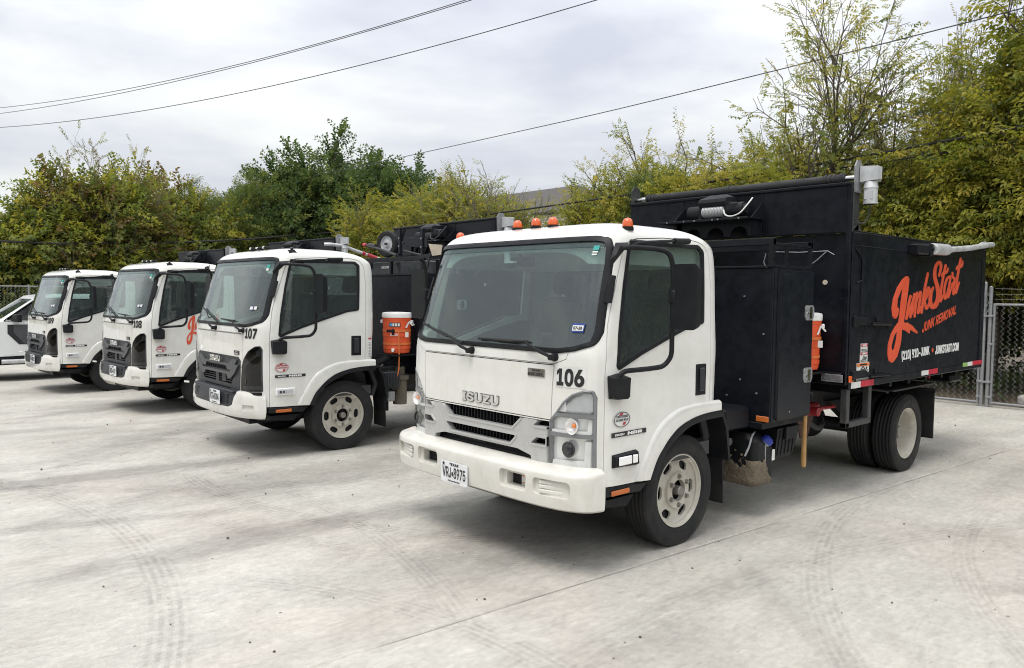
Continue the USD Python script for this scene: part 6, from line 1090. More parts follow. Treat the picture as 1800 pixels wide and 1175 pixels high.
tree('shrub', 'thin twiggy shrub in front of the dark green tree', -12.0, -20.6, 6.0, HG, [3, 3, 2, 2], SPARSE, 6, .7, 13, .8, (.65, 1.0), 'bark_grey', low=1100, lowr=2.2, lowz=(.9, 4.9), group=gB, thick=.06, R=2.1, tmin=.008)
tree('shrub', 'low bright green shrub above the winch of truck 107', -11.8, -15.9, 4.6, HG, [2, 3, 1, 3], UPRIGHT, 6, .6, 15, 1.4, (.6, 1.0), low=900, lowr=1.7, lowz=(.9, 4.6), group=gB, R=1.6)
tree('shrub', 'low tangled shrub below the eaves of the building', -11.8, -12.4, 3.7, HG, [3, 2, 1, 2], UPRIGHT, 6, .6, 16, .5, (.5, .8), low=500, lowr=1.4, lowz=(.9, 2.9), group=gB, R=1.4)
tree('tree', 'tall dark green tree, highest round crown left of the building', -13.2, -27.4, 8.9, OV, [4, 4, 1], DENSE, 4, .36, 17, 1.3, (1.4, 2.0), low=900, lowr=2.2, lowz=(1.5, 7.0), group=gB, R=2.5)
tree('tree', 'dark green tree with lower rounded crown right of the highest one', -13.4, -24.0, 7.3, OV, [4, 4, 1], DENSE, 4, .4, 18, 1.2, (1.4, 2.0), low=650, lowr=1.9, lowz=(1.5, 5.6), group=gB, R=2.1)
tree('tree', 'dark green tree at the fence corner left of the highest crown', -11.0, -28.2, 8.0, OV, [4, 4, 2], DENSE, 4, .36, 19, 1.2, (1.4, 2.0), low=700, lowr=2.0, lowz=(1.0, 6.2), group=gB, R=2.3)
# beyond the side fence, far left
for i, (x, y, h, k, w, sp, dn, lb) in enumerate((
        (2.4, -27.0, 3.4, OV, [2, 2, 3], DENSE, 1.6, 'low green tree at the left edge over the pickup hood'),
        (.5, -26.8, 3.3, OV, [2, 2, 3], DENSE, 1.6, 'low green tree above the pickup windscreen'),
        (-1.2, -26.6, 4.5, LF, [3, 3, 3, 1], DENSE, 1.5, 'yellow green tree above truck 109'),
        (-2.8, -26.6, 6.0, BR, [1, 3, 3], DENSE, 1.3, 'mixed brown and olive tree left of the reddish one'),
        (-4.6, -26.9, 6.4, BR, [3, 3, 1], SPARSE, 1.3, 'reddish brown tree with thin bare tops above truck 108'),
        (-6.0, -26.7, 5.6, LF, [3, 3, 3, 1], DENSE, 1.5, 'olive tree right of the reddish brown tree'),
        (-7.5, -26.9, 6.4, FN, [4, 2, 1], DENSE, 2.0, 'fine-leaved green tree above the cab of truck 107'),
        (-9.0, -27.0, 6.5, FN, [4, 3, 1], DENSE, 2.0, 'fine-leaved green tree next to the dark corner tree'))):
    tree('tree', lb, x, y, h, k, w, sp, 4, .42, 40+i, dn*.62, (1.3, 2.0), low=750, lowr=(1.3 if i < 3 else 1.6), lowz=(.6, max(2.2, h*.70)), group=gL, R=(1.5 if i < 3 else 1.8))
tree('tree', 'bare-topped thin tree sticking out over the brown and olive tree', -3.6, -26.2, 7.5, BR, [3, 2, 2], SPARSE, 3, .3, 60, .4, (.5, .9), 'bark_grey', group=gL, thick=.04)
# unseen trees added at the right and behind the camera to darken reflections
for k, (x, y, h) in enumerate(((-12.3, 5.4, 8.0), (-12.2, 8.6, 7.4), (-12.4, 12.0, 8.2), (-11.8, 16.0, 7.6), (-10.5, 20.5, 8.0))):
    tree('tree', ('unseen dense tree added next beyond the right edge', 'second unseen added tree beyond the right edge', 'third unseen added tree beyond the right edge, largest of them', 'fourth unseen added tree beyond the right edge', 'fifth unseen added tree beyond the right edge, farthest from the gate')[k], x, y, h, [('broad', 2, 'leaf_olive'), ('oval', 2, 'leaf_dark'), ('oval', 9, 'leaf_green')], [2, 3, 2], DENSE, 4, .5, 80+k, .9, (1.2, 1.8), low=900, lowr=2.0, lowz=(.5, h*.6), group='unseen trees added at the right', R=2.3)
for k, (x, y, h) in enumerate(((27, 18, 8.5), (28, 10, 9.0), (27.5, 2, 8.0), (28, -6, 9.0), (27, -14, 8.4), (28, -22, 8.8))):
    tree('tree', ('first unseen added tree behind the camera', 'second unseen added tree behind the camera', 'third unseen added tree behind the camera', 'fourth unseen added tree behind the camera', 'fifth unseen added tree behind the camera', 'sixth unseen added tree behind the camera')[k], x, y, h, [('oval', 2, 'leaf_dark'), ('oval', 9, 'leaf_green')], [3, 2], DENSE, 4, .55, 90+k, .8, (1.6, 2.4), low=600, lowr=2.6, lowz=(.5, h*.6), group='unseen trees added behind the camera', R=3.6)
# weeds and litter along the fences
rngw = np.random.default_rng(5)
def weeds(name, n, fx, fy, kinds, w, s, zr=(0.02, .25)):
    P = np.stack([fx(rngw, n), fy(rngw, n), rngw.uniform(*zr, n)], 1); a = rngw.uniform(0, 2*np.pi, n)
    D = np.stack([np.cos(a), np.sin(a), rngw.uniform(.3, 2.0, n)], 1); crown('/World', name, kinds, P, D, rngw.uniform(*s, n), rngw.choice(len(kinds), n, p=np.array(w)/sum(w)), rngw)
    return '/World/'+name
tag(weeds('undergrowth', 2600, lambda r, n: r.uniform(-14.5, -11.0, n), lambda r, n: r.uniform(-26, 5, n), [('hanging', 4, 'leaf_dark'), ('fine', 2, 'leaf_dark'), ('hanging', 2, 'leaf_brown'), ('oval', 5, 'leaf_dark')], [3, 4, 2, 3], (.4, .8)), 'low weeds and dead leaves under the trees behind the fence', 'undergrowth')
tag(weeds('side_undergrowth', 1500, lambda r, n: r.uniform(-11, 7, n), lambda r, n: r.uniform(-28, -24.5, n), [('hanging', 4, 'leaf_green'), ('fine', 2, 'leaf_dark'), ('hanging', 2, 'leaf_olive')], [3, 3, 2], (.7, 1.4), (.05, 1.2)), 'green brush growing through the far left fence', 'undergrowth')
# ---------------------------------------------------------------- fences
def chain_link(p0, p1, z0, z1, pitch=.100, r=.0031, vp=.084):
    """woven diamond wires between two points on the ground"""
    p0, p1 = np.array(p0, float), np.array(p1, float); L = np.linalg.norm(p1-p0); u = (p1-p0)/L; nrm = np.array([-u[1], u[0]]); H = z1-z0; n = int(L/pitch); b = MB(); k = int(H/(vp/2))
    for i in range(n+1):
        s0 = i*pitch; z = z0+np.arange(k+1)*(H/k); s = np.where(np.arange(k+1) % 2 == 0, s0, s0+pitch*.54)-pitch*.02; o = np.where(np.arange(k+1) % 2 == 0, r, -r)
        pts = np.stack([p0[0]+u[0]*s+nrm[0]*o, p0[1]+u[1]*s+nrm[1]*o, z], 1); b.add(tube(pts, r, 3, caps=False))
    return b
def post(T, x, y, h, r=.03, name='post'):
    p = part(T, name, join(cyl((x, y, -.05), (x, y, h), r, n=14), lathe([(r, 0), (r*.8, .012), (.0, .022)], (x, y, h), 'z', 14)), 'galvanised', 40); return p
def strand(p, q, n=24, sag=0.0):
    t = np.linspace(0, 1, n); return np.stack([p[0]+(q[0]-p[0])*t, p[1]+(q[1]-p[1])*t, p[2]+(q[2]-p[2])*t-sag*4*t*(1-t)], 1)
FX = -9.93
def gate(name, label, y0, y1, hinge, x=FX):
    T = thing(name, label, 'gate', group=None)
    part(T, 'gate_frame', join(*[cyl((x, y, .05), (x, y, 1.73), .021, n=12) for y in (y0, y1)], *[cyl((x, y0, z), (x, y1, z), .021, n=12) for z in (.07, 1.71)]), 'galvanised', 40)
    part(T, 'chain_link', chain_link((x+.012, y0), (x+.012, y1), .07, 1.74), 'wire_steel', True, kind='stuff')
    part(T, 'hinge_clamps', join(*[box(x-.03, x+.03, hinge-.045, hinge+.045, z-.018, z+.018, .004) for z in (.16, .42, 1.05, 1.52)]), 'galvanised', kind='stuff')
    part(T, 'barbed_wire', join(*[tube(strand((x, y0, z), (x, y1, z), 10, .01), .0022, 3, caps=False) for z in (1.80, 1.88, 1.97)], *[tube([(x-.01, y, z-.02), (x+.01, y+.012, z+.02)], .0018, 3) for z in (1.80, 1.88, 1.97) for y in np.arange(y0+.1, y1, .13)]), 'wire_steel', kind='stuff'); return T
gate('chain_link_gate', 'galvanised chain link gate at the right edge', .085, 3.6, .05); gate('chain_link_gate', 'galvanised chain link gate leaf under the rear of the nearest truck', -3.6, -.115, -.09)
for y, h, lb in ((-.06, 2.07, 'taller gate post touching the rear corner of the signed dump body'), (.026, 2.0, 'gate post next to the frame of the right gate')):
    P = post('/World', FX, y, h, .029, 'gate_post'); tag(P, lb, 'post', 'gate posts')
T = thing('gate_latch', 'steel latch and chain joining the two gate posts', 'latch')
part(T, 'latch_bar', box(FX-.02, FX+.05, -.10, .07, 1.50, 1.53, .004), 'galvanised'); part(T, 'latch_bar', box(FX-.02, FX+.05, -.10, .07, .40, .43, .004), 'galvanised'); part(T, 'chain', join(*[lathe([(.016, -.004), (.020, 0), (.016, .004), (.012, 0)], (FX+.04, -.02+.02*math.sin(k*2), 1.56+.045*k), 'x' if k % 2 else 'y', 8, closed=True) for k in range(9)]), 'galvanised', kind='stuff')
def fence_run(label, p0, p1, h, step, skip_ends=False):
    T = thing('chain_link_fence', label, 'fence'); p0, p1 = np.array(p0, float), np.array(p1, float); L = np.linalg.norm(p1-p0); u = (p1-p0)/L; n = int(round(L/step))
    for i in range(n+1): q = p0+u*L*i/n; post(T, q[0], q[1], h+.03)
    part(T, 'top_rail', cyl((*p0, h), (*p1, h), .021, n=10), 'galvanised', 40); part(T, 'bottom_wire', cyl((*p0, .08), (*p1, .08), .004, n=5), 'galvanised')
    nu = np.array([-u[1], u[0]]); s = 1 if nu@np.array([EYE[0]-p0[0], EYE[1]-p0[1]]) > 0 else -1
    part(T, 'chain_link', chain_link(p0+nu*s*.03, p1+nu*s*.03, .05, h+.03), 'wire_steel', True, kind='stuff'); return T
fence_run('long chain link fence at the back of the yard behind the trucks', (FX-.05, -23.9), (FX-.05, -3.65), 1.83, 3.0)
fence_run('unseen chain link fence added on from the right gate', (FX, 3.75), (FX, 22.0), 1.83, 3.0)  # unseen run, added for reflections in the glass and dark panels
fence_run('chain link fence at the far left behind the white pickup', (-9.9, -24.0), (9.0, -24.0), 1.87, 3.1)
# ---------------------------------------------------------------- building beyond the trees
def building():
    T = thing('building', 'low building with grey shingled roof and cream fascia behind the trees', 'building')
    X = -24.0; E = 5.95
    part(T, 'wall', join(box(X-9, X-1.4, -46, -12.5, -.1, 5.2)), 'wall_cream')
    def roof(y0, y1, ridge, x0=X, x1=X-11):
        return hull([(x0, y0, E+.0), (x1, y0, E), (x0, y1, E), (x1, y1, E), (x0, y0, E+.12), (x1, y0, E+.12), (x0, y1, E+.12), (x1, y1, E+.12), ((x0+x1)/2, y0+3.5, ridge), ((x0+x1)/2, y1-3.5, ridge)])
    r = part(T, 'roof', join(roof(-25.6, -11.0, 7.9), roof(-47, -25.3, 8.6, X-.6, X-13)), 'roof_shingle')
    def course(y0, y1, n=16): return [hull([(X+.01-.34*k, y0+.22*k, E+.13+.118*k), (X+.01-.34*k, y1-.22*k, E+.13+.118*k), (X-.10-.34*k, y0+.22*k, E+.20+.118*k), (X-.10-.34*k, y1-.22*k, E+.20+.118*k), (X+.01-.34*k, y0+.22*k, E+.15+.118*k), (X+.01-.34*k, y1-.22*k, E+.15+.118*k)]) for k in range(n)]
    part(T, 'shingle_courses', join(*course(-25.4, -11.2)), 'roof_shingle', kind='stuff')
    part(r, 'vent_pipe', join(cyl((X-1.0, -35.4, 7.0), (X-1.0, -35.4, 9.0), .14, n=12), cyl((X-1.0, -35.4, 9.0), (X-1.0, -35.4, 9.12), .19, n=12)), 'roof_shingle')
    part(T, 'fascia', join(box(X+.0, X+.10, -25.6, -11.0, E-.62, E+.10, .01)), 'fascia_cream'); part(T, 'fascia', box(X-.6, X-.5, -47, -25.6, E-.62, E+.10, .01), 'fascia_cream')
    part(T, 'gutter', box(X+.10, X+.22, -25.7, -10.9, E+.02, E+.14, .02), 'steel_grey')
    part(T, 'soffit', box(X-1.4, X, -25.6, -11.0, E-.66, E-.60), 'roof_shingle')
    for k, y in enumerate(np.arange(-25.2, -11.2, 1.9)): part(T, 'column', box(X-.35, X-.17, y, y+.18, -.1, E-.62, .01), 'roof_shingle')
    for y in np.arange(-24.4, -12.2, 1.9):
        w = part(T, 'window', box(X-1.41, X-1.37, y, y+1.1, 3.4, 5.0, .004), 'window_dark'); part(w, 'window_frame', join(box(X-1.40, X-1.34, y-.06, y, 3.34, 5.06), box(X-1.40, X-1.34, y+1.1, y+1.16, 3.34, 5.06), box(X-1.40, X-1.34, y, y+1.1, 5.0, 5.06), box(X-1.40, X-1.34, y, y+1.1, 3.34, 3.4), box(X-1.38, X-1.345, y+.53, y+.57, 3.4, 5.0)), 'fascia_cream')
building()
# ---------------------------------------------------------------- wires
def wire(name, label, a, b, r, m, sag, cat='cable', n=60, group=None): return solo(name, tube(strand(a, b, n, sag), r, 5, caps=False), m, label, cat, group, smooth=True)
wire('power_line', 'thin power line highest on the left, running up out of the photo', (-.363, -37.366, 9.509), (-8.996, -8.196, 9.575), .011, 'cable_grey', .39*1.69, group='overhead lines')
wire('power_line', 'thin power line just below the highest one, crossing it', (-.358, -37.4, 9.211), (-8.997, -7.932, 9.5), .011, 'cable_grey', .334*1.69, group='overhead lines')
wire('power_line', 'thin power line lowest of the three in the open sky', (-.194, -37.901, 8.778), (-10.149, -4.09, 8.974), .012, 'cable_grey', .517*1.69, group='overhead lines')
def poly_wire(name, label, pts, r, m, group=None):
    p = np.array(pts, float); u = np.r_[0, np.cumsum(np.linalg.norm(np.diff(p, axis=0), axis=1))]; f = PCH(u, p); q = f(np.linspace(0, u[-1], 90)); return solo(name, tube(q, r, 6, caps=False), m, label, 'cable', group, smooth=True)
poly_wire('service_line', 'thin line rising from behind the trees to the upper right', [(-11, -60, 8.0), (-11, -32.3, 6.70), (-11, -20.6, 6.59), (-11, -10.756, 6.60), (-11, -4.9, 6.69), (-11, -.85, 6.79), (-11, 4, 6.95)], .011, 'cable_grey', 'overhead lines')
poly_wire('telephone_cable', 'thick black cable strung along the back fence above the trucks', [(-10.9, -27.5, 4.30), (-10.9, -25.37, 4.198), (-10.9, -18.96, 4.155), (-10.9, -15.69, 4.20), (-10.9, -12.94, 4.26), (-10.9, -8.685, 4.355), (-10.9, -4.12, 4.52), (-10.9, -.2, 4.747), (-10.9, 5, 5.1)], .026, 'cable_black', 'telephone cables')
poly_wire('telephone_cable', 'thinner cable just below the thick one at the right', [(-10.95, -9, 4.18), (-10.95, -3.74, 4.40), (-10.95, -.74, 4.50), (-10.95, 5, 4.75)], .013, 'cable_black', 'telephone cables')
poly_wire('telephone_cable', 'black cable sagging in front of the left trees', [(2.5, -24.8, 3.30), (-.774, -24.8, 3.287), (-3.695, -24.8, 3.42), (-6.07, -24.8, 3.608), (-8.3, -24.8, 3.85), (-10.6, -25.2, 4.2)], .034, 'cable_black', 'telephone cables')
# ---------------------------------------------------------------- loose things on and round the trucks
def cooler(label, x, y, z0, yaw, spout_dir, loc=(0, 0)):
    T = thing('water_cooler', label, 'cooler', (x, y, z0), yaw, 'orange water coolers')
    prof = [(.0, .0), (.150, .0), (.158, .012), (.162, .05), (.166, .052), (.166, .085), (.163, .09), (.166, .20), (.171, .203), (.171, .255), (.167, .26), (.172, .40), (.176, .405), (.176, .43), (.0, .43)]
    b = part(T, 'cooler_body', lathe(prof, (0, 0, 0), 'z', 36), 'orange_cooler', 40)
    part(T, 'cooler_lid', lathe([(.0, .43), (.179, .43), (.183, .440), (.183, .476), (.176, .490), (.150, .496), (.0, .497)], (0, 0, 0), 'z', 36), 'cooler_white', 40)
    h = lambda s: join(box(-.03, .03, .172, .20, .36, .40, .006), tube([(-.05, s*.178, .37), (-.05, s*.205, .34), (.05, s*.205, .34), (.05, s*.178, .37)], .008, 6)) if s > 0 else mir(join(box(-.03, .03, .172, .20, .36, .40, .006)))
    part(b, 'side_handle', h(1), 'cooler_white'); part(b, 'side_handle', h(-1), 'cooler_white')
    part(b, 'spigot', join(cyl((.16, 0, .045), (.195, 0, .045), .018, n=12), cyl((.19, 0, .055), (.19, 0, .02), .012, n=10)), 'cooler_white')
    def cyl_decal(g, a0, z, r):
        v, f = arr(m3.Manifold.extrude(cross(g), 1.0).refine_to_length(.012)); a = a0+v[:, 0]/r; rr_ = r+.001+.0015*(v[:, 2] > .5); return np.column_stack([rr_*np.cos(a), rr_*np.sin(a), v[:, 1]+z]), f
    p = part(b, 'print_panel', cyl_decal(sbox(0, 0, .14, .048), -.30, .325, .173), 'letter_black'); part(p, 'print_squares', join(cyl_decal(union_all([sbox(.045+.032*k, .006, .068+.032*k, .040) for k in range(3)]), -.30, .325, .1755)), 'sticker_white'); part(p, 'blue_square', cyl_decal(sbox(.008, .006, .04, .040), -.30, .325, .1755), 'cap_blue')
    part(b, 'maker_lettering', cyl_decal(fit_text('IGLOO', .11, .026, 800), -.22, .215, .1725), 'letter_white')
    part(b, 'side_swoosh', cyl_decal(Polygon([(0, 0), (.05, .07), (.10, .085), (.10, .06), (.06, .045), (.03, 0)]), .85, .31, .174), 'letter_white')
    part(T, 'strap', join(lathe([(.173, -.014), (.176, -.014), (.176, .014), (.173, .014)], (0, 0, .275), 'z', 36, closed=True), lathe([(.166, -.012), (.170, -.012), (.170, .012), (.166, .012)], (0, 0, .115), 'z', 36, closed=True)), 'strap_orange')
    part(T, 'strap_buckle', join(xf(box(.172, .192, -.06, .045, .262, .290, .006), rz(-.12)), box(.175, .186, -.012, .012, .225, .30, .004)), 'black_plastic')
    part(T, 'strap_tail', join(tube([(.178, .07, .27), (.185, .075, .10), (.18, .078, -.02), (.17, .07, -.20), (.175, .05, -.29)], .008, 5)), 'strap_orange')
    part(T, 'strap_tag', xf(box(.174, .177, .11, .15, .20, .26), rz(.2)), 'sticker_white'); return T
cooler('orange water cooler with white lid strapped behind the cab of truck 107', -.715, -3.774, 1.063, .72, 0)
cooler('orange water cooler half hidden behind the tool box of truck 106', -1.87, .845, 1.165, .5, 0)
# holders for the coolers
for nm, lab, x0, x1, y0, y1, z in (('cooler_shelf', 'black angle shelf under the cooler on truck 107', -.945, -.545, -3.964, -3.584, 1.053), ('cooler_shelf', 'black angle shelf under the cooler behind the tool box of truck 106', -2.04, -1.68, .66, 1.03, 1.152)):
    T = thing(nm, lab, 'shelf', group='cooler shelves'); part(T, 'shelf_plate', join(box(x0, x1, y0, y1, z-.02, z-.004, .003)), 'black_paint_matt'); part(T, 'shelf_bracket', hull([(x0, y0+.15, z-.02), (x1-.05, y0+.15, z-.02), (x0, y0+.15, z-.2), (x0, y0+.17, z-.02), (x1-.05, y0+.17, z-.02), (x0, y0+.17, z-.2)]), 'black_paint_matt')
# wooden handle hanging below the tool box
T = thing('wooden_handle', 'light wooden tool handle hanging below the tool box of truck 106', 'handle')
part(T, 'shaft', join(tube([(-1.765, .965, .86), (-1.765, .965, .50), (-1.762, .968, .345), (-1.762, .968, .322)], [.021, .021, .0225, .018], 14)), 'wood', 40); part(T, 'steel_socket', cyl((-1.765, .965, .95), (-1.765, .965, .83), .025, n=12), 'steel_grey')
# hand truck lying over the tray of truck 107
P107, A107 = (.080, -4.572, -.012), -.025
T = thing('hand_truck', 'black steel hand truck with grey wheel lying over the tray of truck 107', 'hand truck', P107, A107)
X = -1.07
part(T, 'upright', box(X-.02, X+.02, .425, .470, 2.265, 2.635, .004), 'black_paint'); part(T, 'upright', box(X-.02, X+.02, .93, .975, 2.25, 2.600, .004), 'black_paint')
cp = part(T, 'cross_plate', xf(box(X-.01, X+.004, 0, .50, 2.375, 2.490, .003), rx(-.045), (0, .45, .015)), 'black_paint')
part(T, 'rear_upright', join(hull([(X-.16, .30, 2.635), (X-.16, .345, 2.635), (X-.14, .30, 2.635), (X-.12, .22, 2.33), (X-.12, .175, 2.33), (X-.10, .22, 2.33)]), hull([(X-.16, .76, 2.615), (X-.16, .80, 2.615), (X-.14, .76, 2.615), (X-.12, .70, 2.30), (X-.12, .66, 2.30), (X-.10, .70, 2.30)])), 'black_paint', kind='stuff')
part(T, 'bolts', join(*[cyl((X+.02, y, z), (X+.028, y, z), .012, n=6) for y, z in ((.447, 2.50), (.447, 2.40), (.95, 2.475), (.95, 2.37))]), 'galvanised', kind='stuff')
part(T, 'handle_bar', join(tube([(X+.06, -.30, 2.44), (X+.06, .08, 2.37), (X+.06, .45, 2.285)], .018, 8), tube([(X-.02, .50, 2.345), (X-.02, .75, 2.30), (X-.02, 1.0, 2.262)], .012, 8), tube([(X+.05, -.25, 2.445), (X+.05, -.08, 2.425)], .024, 8)), 'steel_grey', kind='stuff'); part(T, 'handle_grip', tube([(X+.06, -.36, 2.45), (X+.06, -.30, 2.44)], .027, 10), 'sticker_red')
c = np.array([X-.05, .06, 2.448]); ax = np.array([.96, .28, 0.]); Rw = np.column_stack([ax, [-.28, .96, 0], [0, 0, 1]])
w = part(T, 'wheel', xf(lathe([(.0, .012), (.035, .02), (.04, .006), (.095, .0), (.105, .018), (.112, .018), (.112, -.03), (.0, -.03)], (0, 0, 0), 'x', 28), Rw, c), 'lamp_grey', 40); part(w, 'tyre', xf(lathe([(.108, .03), (.135, .042), (.165, .035), (.175, .012), (.175, -.02), (.165, -.045), (.135, -.05), (.108, -.04)], (0, 0, 0), 'x', 28, closed=True), Rw, c), 'rubber', 40); part(w, 'axle', xf(cyl((-.05, 0, 0), (.05, 0, 0), .016, n=10), Rw, c), 'steel_grey')
part(T, 'toe_plate', xf(hull([(0, 1.09, 2.405), (0, 1.37, 2.38), (0, 1.345, 2.265), (0, 1.17, 2.258), (.01, 1.09, 2.405), (.01, 1.37, 2.38), (.01, 1.345, 2.265), (.01, 1.17, 2.258)]), t=(X, 0, 0)), 'cardboard_pale')
T = thing('storage_tub', 'glossy dark grey tub lying in the tray of truck 107', 'tub', P107, A107)
tb = part(T, 'tub_body', hull([(-1.09, -.30, 2.035), (-1.09, 1.0, 2.035), (-1.50, -.30, 2.035), (-1.50, 1.0, 2.035), (-1.07, -.22, 2.20), (-1.07, .98, 2.20), (-1.52, -.22, 2.20), (-1.52, .98, 2.20), (-1.10, -.10, 2.235), (-1.10, .9, 2.235), (-1.48, -.1, 2.235), (-1.48, .9, 2.235)]), 'tub_grey'); part(tb, 'tub_lettering', decal(fit_text('AXSOM', .19, .034, 900), (-1.077, -.01, 2.124), (0, 1, 0), (0, 0, 1), off=.006), 'letter_white')
# things on the dashboards
v = np.array([[-.20, -.09, 0], [.20, -.12, 0], [.21, .06, 0], [.02, .10, 0], [-.19, .08, 0]]); cl = m3.Manifold.extrude(cross([(a, b) for a, b, _ in v]), .012).refine_to_length(.03); q, f = arr(cl); q = q.copy(); q[:, 2] += .030*meshkit.fbm(np.column_stack([q[:, 0]*9, q[:, 1]*9, q[:, 0]*0]), 3, 4)
solo('safety_vest', xf((q, f), rz(1.5), (.90, -4.48, 1.380)), 'vest_yellow', 'folded yellow safety vest on the dashboard of truck 107', 'vest', smooth=True)
solo('red_cap_lid', lathe([(.0, .022), (.05, .020), (.062, .012), (.064, 0), (.0, 0)], (.93, -.33, 1.392), 'z', 20), 'sticker_red', 'small round red lid on the dashboard of truck 106', 'lid')
solo('paper_receipt', xf(box(-.07, .07, -.03, .03, 0, .003), rz(1.2), (.94, -.20, 1.393)), 'sticker_white', 'white paper just right of the red lid on the dashboard', 'paper')
solo('paper_receipt', xf(box(-.06, .06, -.03, .03, 0, .003), rz(.5) @ ry(-.15), (.96, -.48, 1.40)), 'sticker_white', 'crumpled white paper left of the red lid on the dashboard', 'paper')
T = thing('phone_holder', 'black phone holder on a stalk on the dashboard of truck 106', 'holder'); part(T, 'stalk', tube([(.92, .30, 1.385), (.91, .33, 1.42), (.88, .42, 1.50)], .010, 8), 'grey_plastic'); part(T, 'clamp', xf(box(-.012, .012, -.045, .045, -.02, .02, .006), rz(.4), (.88, .44, 1.515)), 'grey_plastic'); part(T, 'foot', box(.88, .96, .22, .36, 1.376, 1.394, .006), 'grey_plastic')
T = thing('dash_camera', 'small dash camera behind the top of the windscreen of truck 106', 'camera'); part(T, 'camera_body', box(.80, .84, -.06, .03, 1.985, 2.03, .008), 'black_plastic'); part(T, 'camera_mount', join(box(.815, .835, -.06, -.005, 2.03, 2.12, .004), box(.81, .842, -.05, .05, 2.02, 2.035)), 'lamp_grey')
# ---------------------------------------------------------------- white pickup at the far left
def pickup():
    T = thing('pickup_truck', 'white pickup with dark lower door panel at the left edge of the photo', 'pickup', (-.366, -16.0, -.19)); UsdGeom.Xformable(stage.GetPrimAtPath(T)).AddScaleOp().Set(Gf.Vec3f(1.08, 1.05, 1.08))
    W = .95
    prof = [(3.55, .62), (3.60, .95), (3.45, 1.10), (1.92, 1.20), (1.30, 1.66), (1.10, 1.715), (-.2, 1.735), (-.62, 1.70), (-.78, 1.22), (-2.75, 1.22), (-2.80, .55), (3.3, .50)]
    lower = [(3.55, .62), (3.60, .95), (3.45, 1.08), (1.95, 1.19), (-.78, 1.21), (-2.75, 1.22), (-2.80, .55), (3.3, .50)]
    b = ext(smooth_poly(lower, .05), 'y', -W, W)
    for x in (2.55, -1.45): b = b-ext(Point(x, .44).buffer(.47, quad_segs=10), 'y', -2, 2)
    b = b-ext(rr(-2.68, -.86, .78, 1.5, .03), 'y', -.78, .78)
    tp = hull([(1.93, -.86, 1.19), (1.93, .86, 1.19), (-.78, .86, 1.21), (-.78, -.86, 1.21), (1.93, .93, 1.12), (1.93, -.93, 1.12), (-.8, .93, 1.12), (-.8, -.93, 1.12), (1.22, .70, 1.69), (1.22, -.70, 1.69), (-.62, .70, 1.70), (-.62, -.70, 1.70), (.9, .66, 1.735), (.9, -.66, 1.735), (-.3, .66, 1.74), (-.3, -.66, 1.74)])
    inner = xf(arr(hull([(1.80, -.80, 1.15), (1.80, .80, 1.15), (-.70, .80, 1.15), (-.70, -.80, 1.15), (1.18, .63, 1.64), (1.18, -.63, 1.64), (-.56, .63, 1.65), (-.56, -.63, 1.65)]))); inner = m3.Manifold(m3.Mesh(np.asarray(inner[0], np.float32), np.asarray(inner[1], np.uint32)))
    win = smooth_poly([(1.80, 1.22), (1.78, 1.25), (1.26, 1.61), (.72, 1.64), (.72, 1.20)], .02); win2 = smooth_poly([(.66, 1.20), (.66, 1.64), (-.35, 1.64), (-.45, 1.22)], .02)
    cab = tp-inner-ext(win, 'y', .5, 1.2)-ext(win, 'y', -1.2, -.5)-ext(win2, 'y', .5, 1.2)-ext(win2, 'y', -1.2, -.5)-ext(smooth_poly([(-.74, 1.235), (.74, 1.235), (.62, 1.63), (-.62, 1.63)], .04), 'x', 1.15, 2.2)-ext(rr(-.55, .55, 1.28, 1.60, .04), 'x', -1, -.5)
    part(T, 'body', b, 'pickup_white'); part(T, 'cab', cab, 'pickup_white')
    d = part(T, 'door', ext(Polygon([(1.855, .52), (1.86, 1.19), (.70, 1.20), (.70, .52)]).buffer(-.006), 'y', W-.01, W+.006), 'pickup_white'); part(T, 'rear_door', ext(Polygon([(.68, .52), (.68, 1.20), (-.42, 1.20), (-.5, .95), (-.80, .80), (-.80, .52)]).buffer(-.006), 'y', W-.01, W+.006), 'pickup_white')
    dk = part(d, 'dark_panel', ext([(1.785, 1.132), (.72, 1.132), (.72, .742), (1.595, .742), (1.785, .955)], 'y', W+.006, W+.010), 'pickup_panel'); part(dk, 'panel_inset', ext([(1.68, 1.122), (.73, 1.122), (.73, .752), (1.51, .752), (1.68, .98)], 'y', W+.010, W+.0125), 'pickup_dark')
    gl = hull([(1.885, -.83, 1.20), (1.885, .83, 1.20), (-.75, .83, 1.20), (-.75, -.83, 1.20), (1.19, .67, 1.67), (1.19, -.67, 1.67), (-.60, .67, 1.68), (-.60, -.67, 1.68)]); gi = hull([(1.875, -.82, 1.19), (1.875, .82, 1.19), (-.74, .82, 1.19), (-.74, -.82, 1.19), (1.182, .662, 1.662), (1.182, -.662, 1.662), (-.592, .662, 1.672), (-.592, -.662, 1.672)])
    sh = gl-gi; part(T, 'windscreen', sh^ext(sbox(-.8, 1.2, .8, 1.64), 'x', 1.15, 2.2), 'windscreen_glass'); part(T, 'side_windows', sh^ext(union_all([win.buffer(.01), win2.buffer(.01)]), 'y', .5, 1.2), 'tinted_glass'); part(T, 'far_windows', sh^ext(union_all([win.buffer(.01), win2.buffer(.01)]), 'y', -1.2, -.5), 'tinted_glass')
    part(T, 'window_trim', join(tube([(1.84, .925, 1.205), (1.76, .90, 1.268), (1.25, .745, 1.635), (.68, .73, 1.66)], .012, 6), tube([(1.84, .935, 1.20), (-.5, .925, 1.205)], .012, 6)), 'black_plastic', kind='stuff')
